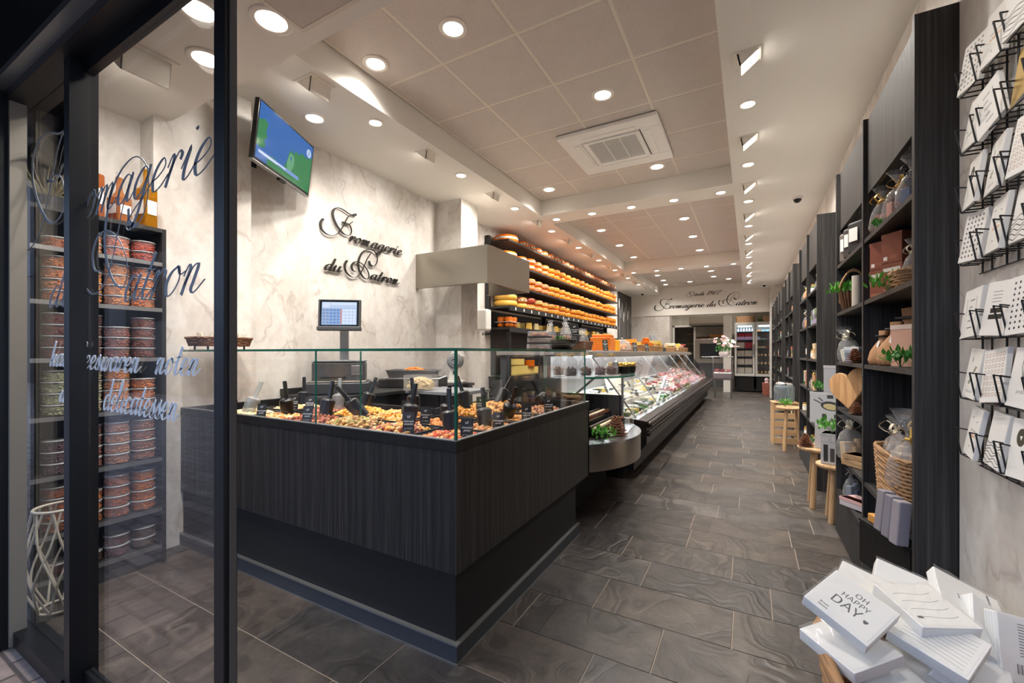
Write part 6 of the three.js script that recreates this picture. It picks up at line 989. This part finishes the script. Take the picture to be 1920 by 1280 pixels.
{ // shallow wicker tray of dried flowers on short legs
  const t = wickerBasket(basketGeo(0.2, 0.3, 0.05, 1.1, 5, 22), -3.05, 1.282, -1.535, 0, M.wickerDark, 'long shallow wicker tray of dried white flowers on the glass guard', undefined, 'flower_tray'); part('legs', merge([[-0.08, 0.11], [0.08, 0.11], [-0.08, -0.11], [0.08, -0.11]].map(([a, b]) => cyl(0.006, 0.006, 0.03, a, -0.009, b, 8))), M.black, t);
  for (let j = 0; j < 6; j++) { const f = thing('dried_flowers', `tuft of pale dried grass in the shallow wicker tray, ${j % 2 ? 'right' : 'left'} side, ${['far', 'middle', 'near'][j >> 1]} one`, 'flowers', [-3.05 + (j % 2 - 0.5) * 0.09, 1.29, -1.63 + (j >> 1) * 0.095], rnd(6), 'dried tufts in the wicker tray'); const l = []; for (let k = 0; k < 22; k++) { const a = rnd(6.283); l.push(tube([[0, 0, 0], [Math.cos(a) * 0.015, 0.035, Math.sin(a) * 0.015], [Math.cos(a) * 0.045, rnd(0.045, 0.085), Math.sin(a) * 0.045]], 0.0014, 6, 4)); } part('stalks', merge(l), std(0xd9cdb8, 0.8), f); }
}
{ // pale bent-wire basket on the floor inside the window
  const t = thing('lattice_basket', 'tall basket of bent pale rods on the floor behind the window', 'basket', [-2.93, 0.0, -0.755]); t.scale.setScalar(0.82); const l = []; for (let k = 0; k < 9; k++) { const a = k / 9 * 6.283; for (const s of [1, -1]) l.push(tube([[Math.cos(a) * 0.09, 0.01, Math.sin(a) * 0.09], [Math.cos(a + s * 0.4) * 0.15, 0.2, Math.sin(a + s * 0.4) * 0.15], [Math.cos(a + s * 0.9) * 0.14, 0.42, Math.sin(a + s * 0.9) * 0.14], [Math.cos(a + s * 1.2) * 0.11, 0.6, Math.sin(a + s * 1.2) * 0.11]], 0.006, 16, 6)); } part('rods', merge(l), std(0xbdb6a8, 0.5), t); part('hoop', merge([new THREE.TorusGeometry(0.11, 0.008, 6, 30).rotateX(1.57).translate(0, 0.6, 0), new THREE.TorusGeometry(0.09, 0.008, 6, 30).rotateX(1.57).translate(0, 0.012, 0)]), std(0xbdb6a8, 0.5), t);
}
// ================================================================ wire racks of greeting cards on the right pilaster
const CW = PIL_R, cols = [-1.86, -1.715, -1.575], rackRows = [[2.06, 1.875, 1.69, 1.52], [1.283, 1.094, 0.913]];
const rackWord = ['upper', 'lower'], colWord = ['left', 'middle', 'right'], rowWord = ['top', 'second', 'third', 'bottom'];
const cardArt = [
  c => { for (let j = 0; j < 9; j++) for (let i = 0; i < 5; i++) { c.fillStyle = '#2a2a2a'; c.beginPath(); c.arc(24 + i * 27, 24 + j * 22, 5, 0, 7); c.fill(); } },
  c => { c.strokeStyle = '#b98a6a'; c.lineWidth = 2; for (let j = 0; j < 8; j++) for (let i = 0; i < 6; i++) { c.beginPath(); c.arc(20 + i * 24, 24 + j * 24, 7, 0, 7); c.stroke(); } },
  c => { c.fillStyle = '#333'; c.font = 'italic 15px serif'; c.textAlign = 'center'; c.fillText('you are my', 80, 110); c.fillStyle = '#c9803a'; c.font = 'bold 18px sans-serif'; c.fillText('SUMMER', 80, 134); c.fillStyle = '#444'; for (const [x, y] of [[40, 50], [110, 60], [70, 180]]) { c.beginPath(); c.arc(x, y, 4, 0, 7); c.fill(); } },
  c => { c.strokeStyle = '#2a2a2a'; c.lineWidth = 3; for (let k = 0; k < 5; k++) { c.beginPath(); c.moveTo(80, 120); c.quadraticCurveTo(80 + k * 14 - 28, 80, 60 + k * 16, 40 + (k % 2) * 14); c.stroke(); } c.font = 'italic 16px serif'; c.fillStyle = '#555'; c.fillText('proficiat', 52, 170); },
  c => { c.strokeStyle = '#333'; c.lineWidth = 3; for (let j = 0; j < 6; j++) { c.beginPath(); for (let x = 0; x <= 160; x += 8) c[x ? 'lineTo' : 'moveTo'](x, 130 + j * 16 + Math.sin(x / 14 + j) * 6); c.stroke(); } },
  c => { c.fillStyle = '#777'; for (let j = 0; j < 5; j++) c.fillRect(60, 50 + j * 32, 44 - (j % 2) * 16, 5); c.strokeStyle = '#333'; c.lineWidth = 2; c.beginPath(); c.moveTo(30, 40); c.lineTo(36, 120); c.moveTo(120, 40); c.lineTo(128, 150); c.stroke(); },
  c => { c.fillStyle = '#4a4636'; c.beginPath(); c.ellipse(60, 70, 26, 34, 0, 0, 7); c.fill(); c.fillStyle = '#fff'; c.beginPath(); c.moveTo(52, 64); c.lineTo(68, 64); c.lineTo(60, 82); c.fill(); },
  c => { c.fillStyle = '#1d1a14'; c.fillRect(44, 110, 76, 20); c.fillRect(38, 136, 88, 20); c.fillStyle = '#999'; for (let j = 0; j < 4; j++) c.fillRect(44, 40 + j * 14, 60, 3); },
  c => { c.fillStyle = '#8a8f7a'; for (let k = 0; k < 12; k++) { c.beginPath(); c.ellipse(50 + (k * 37) % 70, 50 + (k * 53) % 110, 5, 12, k, 0, 7); c.fill(); } c.fillStyle = '#777'; c.font = '13px sans-serif'; c.fillText('BETERSCHAP', 38, 200); },
];
const cardMats = cardArt.map(f => std(0xffffff, 0.6, 0, { map: print(160, 224, c => { c.fillStyle = '#f3f1ed'; c.fillRect(0, 0, 160, 224); f(c); }) })), goldCard = std(0xcaa23c, 0.28, 0.8);
const cardGeo = rbox(0.108, 0.155, 0.012, 0.001, 0, 0.0775, 0, 1), cardFront = new THREE.PlaneGeometry(0.106, 0.153).translate(0, 0.0775, 0.0064);
rackRows.forEach((rows, r) => {
  const t = thing('card_rack', rackWord[r] + ' black wire rack of greeting cards on the marble pilaster', 'rack', [CW - 0.004, 0, 0]);
  const y0 = rows[rows.length - 1] - 0.03, y1 = rows[0] + 0.14, R = 0.0022, fr = [];
  for (const z of cols) for (const s of [-0.03, 0.03]) fr.push(rod([-0.004, y0, z + s], [-0.004, y1, z + s], R * 1.2)); for (const y of [y0, (y0 + y1) / 2, y1]) fr.push(rod([-0.004, y, cols[0] - 0.05], [-0.004, y, cols[2] + 0.1], R));
  part('frame', merge(fr), M.black, t);
  rows.forEach((y, j) => cols.forEach((z, c) => {
    const f = -0.06, w = 0.052; // pocket: two bent loops that hold the card at its sides
    part('pocket', merge([rod([f + 0.014, y, z - 0.021], [f + 0.014, y, z + 0.021], R)].concat([-1, 1].map(q => wire([[-0.004, y + 0.075, z + q * w], [f, y + 0.085, z + q * w], [f + 0.014, y, z + q * w], [f + 0.014, y, z + q * 0.02], [-0.004, y, z + q * 0.02]], R)).concat([rod([f + 0.014, y, z - w], [-0.004, y, z - w], R), rod([f + 0.014, y, z + w], [-0.004, y, z + w], R)]))), M.black, t);
    const k = (r * 5 + j * 3 + c * 2) % cardMats.length, gold = r === 0 && j === 1 && c === 2, yaw = rnd(-0.16, 0.16), roll = (r === 0 && j === 1 && c === 1) ? 0.42 : (r === 1 && j === 1 && c === 1) ? 0.12 : rnd(-0.09, 0.09);
    const cd = thing('greeting_card', `${gold ? 'gold foil card and white' : ['white dotted', 'ring-patterned', 'orange-lettered', 'flower-sketch', 'wave-patterned', 'line-drawn', 'dark-oval', 'dark-striped', 'leaf-printed'][k]} greeting card, ${rowWord[j]} row, ${colWord[c]} column of the ${rackWord[r]} rack`, 'card', [CW - 0.046, y + 0.004, z + rnd(-0.004, 0.004)], -Math.PI / 2 + yaw);
    cd.rotation.set(-0.14, -Math.PI / 2 + yaw, roll, 'YXZ'); part('print', cardFront, gold ? goldCard : cardMats[k], part('card', cardGeo, M.paper, cd));
  }));
});
// ================================================================ basket of napkins in the foreground
stool(0.39, -1.22, 0.3, 0.19, 'low oak stool under the napkin basket by the door');
wickerBasket(basketGeo(0.38, 0.4, 0.24, 1.18, 14, 30, 0.6, 0.006), 0.38, 0.301, -1.22, 0.1, M.wicker, 'round wicker basket overflowing with napkin packs by the door', undefined, 'napkin_basket');
const napkinPrint = f => std(0xffffff, 0.35, 0, { map: print(256, 256, c => { c.fillStyle = '#efede8'; c.fillRect(0, 0, 256, 256); f?.(c); }) });
const NP = [
  napkinPrint(c => { c.fillStyle = '#2c2c2c'; c.textAlign = 'center'; c.font = '40px sans-serif'; c.fillText('OH', 140, 70); c.fillText('HAPPY', 132, 112); c.font = '70px sans-serif'; c.fillText('DAY', 118, 176); c.beginPath(); c.moveTo(206, 176); c.bezierCurveTo(190, 162, 196, 148, 206, 156); c.bezierCurveTo(216, 148, 222, 162, 206, 176); c.fill(); c.font = 'bold 15px sans-serif'; c.fillText('Bruzz', 60, 226); c.fillText('Home', 62, 244); }),
  napkinPrint(c => { c.strokeStyle = '#555'; c.lineWidth = 2; for (let k = 0; k < 4; k++) { c.beginPath(); c.moveTo(30, 60 + k * 50); c.bezierCurveTo(90, 40 + k * 50, 140, 80 + k * 50, 220, 50 + k * 50); c.stroke(); } c.fillStyle = '#333'; c.fillRect(20, 200, 26, 14); }),
  napkinPrint(c => { c.fillStyle = '#2a2a2a'; c.fillRect(214, 0, 9, 256); c.font = '44px serif'; c.fillText('l o v e', 70, 150); }),
  napkinPrint(c => { c.strokeStyle = '#777'; c.lineWidth = 2; for (let k = 0; k < 9; k++) { c.beginPath(); c.moveTo(20 + k * 26, 240); c.quadraticCurveTo(40 + k * 20, 120, 30 + k * 24, 20); c.stroke(); } }),
  napkinPrint(c => { c.fillStyle = '#555'; for (let k = 0; k < 12; k++) c.fillRect(80, 20 + k * 12, 110 - (k % 3) * 20, 4); c.fillStyle = '#222'; for (let k = 0; k < 24; k++) c.fillRect(60 + k * 6, 190, k % 3 ? 2 : 4, 40); }),
  napkinPrint(),
];
const edgePrint = std(0xffffff, 0.4, 0, { map: print(512, 96, c => { c.fillStyle = '#dedcd9'; c.fillRect(0, 0, 512, 96); c.fillStyle = '#222'; for (let k = 0; k < 22; k++) c.fillRect(20 + k * 5, 30, k % 3 ? 2 : 3, 40); c.font = '13px sans-serif'; for (let j = 0; j < 4; j++) c.fillRect(170, 24 + j * 14, 150 - j * 18, 4); for (let j = 0; j < 3; j++) c.fillRect(340, 26 + j * 16, 80, 5); c.font = 'bold 52px sans-serif'; c.fillText('20', 440, 68); }) });
const packBody = (() => { const g = rbox(0.165, 0.034, 0.165, 0.0025, 0, 0.017, 0, 2); return g; })();
const packFilm = (() => { const g = new THREE.PlaneGeometry(0.172, 0.172, 14, 14).rotateX(-Math.PI / 2), p = g.attributes.position; for (let i = 0; i < p.count; i++) p.setY(i, 0.039 + 0.0018 * Math.sin(p.getX(i) * 120 + p.getZ(i) * 80 + 3 * Math.sin(p.getZ(i) * 40)) + 0.002 * Math.sin(p.getX(i) * 38 + 1) * Math.cos(p.getZ(i) * 30)); g.computeVertexNormals(); return g; })();
const packTop = (() => { const g = new THREE.PlaneGeometry(0.152, 0.152, 10, 10).rotateX(-Math.PI / 2), p = g.attributes.position; for (let i = 0; i < p.count; i++) p.setY(i, 0.0346); g.computeVertexNormals(); return g; })();
const leafLines = std(0xffffff, 0.7, 0, { map: tex(8, 128, (u, v) => { const g = 205 + 40 * hash(0, Math.floor(v * 64), 3); return [g, g, g - 3]; }) }), packLeaves = merge([0, 1, 2, 3].map(k => new THREE.PlaneGeometry(0.158, 0.027).translate(0, 0.017, 0.0829).rotateY(k * Math.PI / 2)));
const packEdge = new THREE.PlaneGeometry(0.15, 0.026).translate(0, 0.017, 0.0836), wrap = phys(0xffffff, 0.08, { transmission: 0.9, thickness: 0, ior: 1.4, side: THREE.DoubleSide });
const axisY = V(0, 1, 0), turnBy = (ax, a) => new THREE.Quaternion().setFromAxisAngle(ax, a);
function napkins(px, py, y, yaw, pitch, roll, k, label, edge) {   // yaw about the vertical, then leaning towards the door and sideways
  const p = onY(px, py, y), t = thing('napkin_pack', label, 'napkins', [p.x, p.y, p.z]); t.quaternion.copy(turnBy(dirF.clone().negate(), roll).multiply(turnBy(dirR, pitch)).multiply(turnBy(axisY, yaw))); t.scale.setScalar(0.82);
  const nb = part('napkins', packBody, M.paper, t); part('print', packTop, NP[k], nb); part('paper_edges', packLeaves, leafLines, nb); part('film', packFilm, wrap, t); if (edge) part('edge_print', packEdge, edgePrint, nb);
}
napkins(1590, 1148, 0.625, -0.62, 0.45, 0.1, 0, 'napkin pack lettered with a happy greeting and a heart, at the left of the basket');
napkins(1622, 1120, 0.6, 1.25, 0.35, 0.0, 5, 'plain napkin pack half hidden behind the lettered pack');
napkins(1730, 1152, 0.61, 0.5, 0.2, -0.02, 1, 'film-wrapped napkin pack with thin grey drawing in the middle of the basket');
napkins(1692, 1118, 0.59, 1.3, 0.5, 0.1, 5, 'blank white napkin pack standing at the back of the basket');
napkins(1805, 1140, 0.6, 0.0, 0.5, -0.25, 2, 'napkin pack with a black stripe at the back right of the basket');
napkins(1755, 1212, 0.575, 1.0, 0.3, 0.1, 3, 'napkin pack with grass drawing and a barcode edge, across the middle', true);
napkins(1592, 1222, 0.545, 0.72, 0.12, 0.12, 5, 'crumpled plain napkin pack hanging over the left rim of the basket');
napkins(1635, 1262, 0.5, 0.6, 0.15, 0, 5, 'bluish shaded napkin pack low at the front left of the basket');
napkins(1810, 1262, 0.52, -0.15, 0.45, -0.1, 5, 'plain napkin pack at the front right of the basket');
napkins(1905, 1215, 0.56, 0.35, 1.25, -0.1, 4, 'upright napkin pack with a barcode back at the right edge'); napkins(1858, 1200, 0.56, 0.1, 0.85, -0.35, 5, 'plain napkin pack leaning beside the upright barcode pack');
napkins(1710, 1265, 0.49, 0.2, 0.1, 0.05, 5, 'plain napkin pack lying low in the middle of the basket'); napkins(1880, 1275, 0.48, 0.6, 0.1, -0.1, 5, 'plain napkin pack lying low at the right of the basket');
// ================================================================ back of the shop
function fridge(x, label) {
  const t = thing('refrigerator', label, 'refrigerator', [x, 0, -15.75]); t.scale.x = 0.9;
  part('cabinet', merge([slab(-0.31, -0.28, 0.12, 2.2, -0.3, 0.3), slab(0.28, 0.31, 0.12, 2.2, -0.3, 0.3), slab(-0.28, 0.28, 0.12, 2.2, -0.3, -0.27), slab(-0.31, 0.31, 2.1, 2.2, -0.3, 0.3)]), M.plasticW, t); part('base', slab(-0.31, 0.31, 0.03, 0.5, -0.3, 0.3), M.blackMat, t); part('door_frame', merge([slab(-0.31, -0.25, 0.5, 2.2, 0.3, 0.34), slab(0.25, 0.31, 0.5, 2.2, 0.3, 0.34), slab(-0.25, 0.25, 2.1, 2.2, 0.3, 0.34), slab(-0.25, 0.25, 0.5, 0.58, 0.3, 0.34)]), M.plasticW, t); part('door_glass', slab(-0.25, 0.25, 0.58, 2.1, 0.315, 0.321), M.glass, t); part('handle', slab(0.27, 0.29, 1.1, 1.5, 0.34, 0.37), M.darkGrey, t);
  for (const y of [0.58, 0.86, 1.12, 1.38, 1.64, 1.9]) part('shelf', slab(-0.28, 0.28, y - 0.012, y, -0.26, 0.28), M.darkGrey, t);
  part('light_tube', cyl(0.014, 0.014, 0.44, 0, 0, 0, 10).rotateZ(Math.PI / 2).translate(0, 2.07, 0.24), std(0xffffff, 0.5, 0, { emissive: 0xe6f2ff, emissiveIntensity: 4 }), t);
  const l = new THREE.RectAreaLight(0xdfeeff, 10, 0.44, 0.05); l.position.set(x, 2.05, -15.75 + 0.24); l.rotation.x = -Math.PI / 2; scene.add(l); return t;
}
fridge(-0.13, 'white glass-door refrigerator holding red and white boxes'); fridge(0.445, 'white glass-door refrigerator holding eggs, next to the shelves');
const redBox = std(0xa8182c, 0.4), woodBox = std(0xd8cdc0, 0.6);
for (const [y, m, what, n] of [[1.64, redBox, 'red gift box', 4], [1.38, woodBox, 'pale wine box', 2], [1.12, woodBox, 'pale wine box', 2], [0.86, woodBox, 'pale wine box', 2], [0.58, woodBox, 'pale wine box', 2]]) for (let k = 0; k < n; k++) { const red = m === redBox || (y === 1.38 && k === 1); solo('gift_box', rbox(0.205, n === 4 ? 0.11 : 0.19, 0.3, 0.004, 0, n === 4 ? 0.055 : 0.095, 0, 1), red ? redBox : m, `${red ? 'red gift box' : what} in the left refrigerator, ${{ 1.64: 'second', 1.38: 'third', 1.12: 'fourth', 0.86: 'fifth', 0.58: 'bottom' }[y]} shelf`, 'box', [-0.13 - 0.11 + (k % 2) * 0.22, y + 0.001 + (k >> 1) * 0.111, -15.7], 0, 'boxes in the left refrigerator'); }
for (let k = 0; k < 6; k++) bottle(-0.115 - 0.2 + k * 0.08, 1.901, -15.6, 0.7, phys(0xcfe0ea, 0.05, { transmission: 0.7, thickness: 0 }), `small clear bottle on the top shelf of the left refrigerator, ${nth(k + 1)} from the left`, 'bottles in the left refrigerator');
for (const y of [0.58, 0.86, 1.12]) for (let k = 0; k < 10; k++) solo('egg', ball(0.035, 0, 0.035, 0, 12).scale(1, 1.25, 1), std(pick([0xe9d9b8, 0xd8b98c, 0xc9a070]), 0.5), `${nth(k % 5 + 1)} egg from the left, ${k < 5 ? 'front' : 'back'} row, ${y < 0.6 ? 'bottom' : y < 0.9 ? 'lower' : 'middle'} shelf of the right refrigerator`, 'egg', [0.445 - 0.2 + (k % 5) * 0.1, y + 0.001, -15.52 - (k / 5 | 0) * 0.1], 0, `eggs on the ${y < 0.6 ? 'bottom' : y < 0.9 ? 'lower' : 'middle'} refrigerator shelf`);
for (const y of [1.38, 1.64, 1.9]) for (let k = 0; k < 4; k++) solo('cold_pack', rbox(0.11, 0.06, 0.2, 0.004, 0, 0.03, 0, 1), pick(goodsCols), `small pack in the right refrigerator, ${y > 1.8 ? 'top' : y > 1.5 ? 'second' : 'third'} shelf, ${nth(k + 1)} from the left`, 'pack', [0.445 - 0.18 + k * 0.12, y + 0.001, -15.65], 0, 'packs in the right refrigerator');
wickerBasket(basketGeo(0.5, 0.3, 0.2, 1.05, 9, 22), -0.12, 2.2, -15.8, 0, M.wicker, 'wicker hamper on top of the left refrigerator'); green(0.3, 2.2, -15.65, 1.6, 'dark green plant on top of the refrigerators', undefined, 2);
carton(0.3, 0.2, 0.3, 0.55, 2.2, -15.75, 0.1, [M.oak, M.oak], 'small wooden crate on top of the right refrigerator');
{ // steel oven with bread baskets, hood above
  const t = thing('bread_oven', 'steel bread oven with a glass door at the back of the shop', 'oven', [-1.15, 0, -15.95]); part('body', rbox(0.9, 1.7, 0.7, 0.01, 0, 0.85, 0), M.steel, t); part('door', rbox(0.6, 0.5, 0.03, 0.006, 0, 1.3, 0.36), M.blackGloss, t); part('handle', rod([-0.25, 1.1, 0.4], [0.25, 1.1, 0.4], 0.012), M.chrome, t); part('base_panel', slab(-0.42, 0.42, 0.1, 0.9, 0.35, 0.36), M.darkGrey, t);
  const h = thing('kitchen_hood', 'curved steel extractor hood above the bread oven', 'hood', [-1.2, 2.15, -15.95]); part('canopy', prism([[-0.4, 0], [0.42, 0], [0.46, 0.06], [0.46, 0.3], [-0.4, 0.36]], 1.15, 0.01).rotateY(-Math.PI / 2).translate(0.575, 0, 0), M.steel, h); part('filter', slab(-0.5, 0.5, -0.006, 0, -0.35, 0.35), M.darkGrey, h);
  const bb = basketGeo(0.36, 0.26, 0.07, 1.15, 4, 20), bag = new THREE.CapsuleGeometry(0.03, 0.42, 6, 12).rotateZ(Math.PI / 2);
  wickerBasket(bb, -1.38, 1.701, -15.85, 0, M.wickerDark, 'left bread basket on top of the steel oven'); wickerBasket(bb, -0.93, 1.701, -15.85, 0, M.wicker, 'right bread basket on top of the steel oven');
  for (let k = 0; k < 5; k++) { const m = solo('baguette', bag, std(0xd0913f, 0.6), `golden baguette in the right oven basket, ${k > 2 ? 'upper' : 'lower'} layer, ${nth(k % 3 + 1)} from behind`, 'bread', [-0.93 + rnd(-0.02, 0.02), 1.76 + (k > 2 ? 0.055 : 0), -15.92 + (k % 3) * 0.066 + (k > 2 ? 0.033 : 0)], 0.05, 'baguettes on the oven');  }
  for (let k = 0; k < 6; k++) solo('bread_roll', ball(0.05, 0, 0.035, 0, 12).scale(1.2, 0.8, 1), std(0xb98248, 0.7), `brown bread roll in the left oven basket, ${nth(k % 3 + 1)} from the left, ${k < 3 ? 'rear' : 'front'} row`, 'bread', [-1.5 + (k % 3) * 0.125, 1.712, -15.9 + (k / 3 | 0) * 0.11], 0, 'rolls on the oven');
}
{ // small round-ended meat case with flowers on top
  const t = thing('meat_case', 'small steel and glass meat case at the end of the chilled case', 'display case', [-0.63, 0, -13.1]); part('leg', merge([[-0.2, -0.15], [0.2, -0.15], [-0.2, 0.15], [0.2, 0.15]].map(([a, b]) => cyl(0.02, 0.02, 0.5, a, 0.25, b, 10))), M.alu, t); part('band', rbox(0.5, 0.22, 0.42, 0.05, 0, 0.61, 0, 4), std(0xb4a8a8, 0.32, 0.9), t); part('glass', merge([slab(-0.24, 0.24, 0.72, 1.12, 0.195, 0.2), slab(-0.24, 0.24, 0.72, 1.12, -0.2, -0.195), slab(-0.245, -0.24, 0.72, 1.12, -0.2, 0.2), slab(0.24, 0.245, 0.72, 1.12, -0.2, 0.2)]), M.glass, t); part('top', rbox(0.5, 0.02, 0.42, 0.006, 0, 1.13, 0), std(0xd0ccca, 0.3, 0.6), t); part('corner_post', merge([[-0.24, 0.2], [0.24, 0.2]].map(([a, b]) => rod([a, 0.72, b], [a, 1.12, b], 0.008))), M.chrome, t);
  for (let k = 0; k < 6; k++) solo('sliced_meat', pieces.ham[0], pieces.ham[1][k % 3], 'folded sliced meat in the small end case', 'meat', [-0.79 + (k % 3) * 0.14, 0.722, -13.18 + (k / 3 | 0) * 0.15], 0, 'meat in the end case');
  const f = thing('flower_arrangement', 'white and pink flowers with green leaves in a white pot', 'flowers', [-0.6, 1.142, -13.1]); part('pot', lathe([[0, 0], [0.1, 0], [0.14, 0.06], [0.13, 0.12], [0.1, 0.13], [0, 0.12]], 24), std(0xe0d3d6, 0.3), f);
  const lv = []; for (let k = 0; k < 90; k++) { const a = rnd(6.283), b = rnd(0.1, 1.3), r = rnd(0.08, 0.3); lv.push(leafGeo.clone().scale(3, 3, 3).rotateX(rnd(-1.2, 0.6)).rotateY(rnd(6)).translate(Math.cos(a) * r * Math.cos(b), 0.1 + r * Math.sin(b) * 1.1, Math.sin(a) * r * Math.cos(b) * 0.7)); } part('foliage', merge(lv), M.leaf[0], f);
  const bloom = (() => { const l = []; for (let k = 0; k < 6; k++) l.push(new THREE.SphereGeometry(0.022, 8, 5).scale(1, 0.35, 0.65).translate(0.02, 0, 0).rotateZ(0.4).rotateY(k * 1.047)); l.push(ball(0.01, 0, 0.008, 0, 8)); return merge(l); })();
  for (let k = 0; k < 22; k++) { const a = rnd(6.283), b = rnd(0.3, 1.5), r = rnd(0.25, 0.42); const m = part('flower', bloom, k % 3 ? std(0xf4ece8, 0.6) : std(0xe3b3b6, 0.6), f, [Math.cos(a) * r * Math.cos(b), 0.14 + r * Math.sin(b), Math.sin(a) * r * Math.cos(b) * 0.7]); m.rotation.set(rnd(1.2), rnd(6), rnd(-0.5, 0.5)); m.scale.setScalar(1.5); }
}
renderer.render(scene, camera);
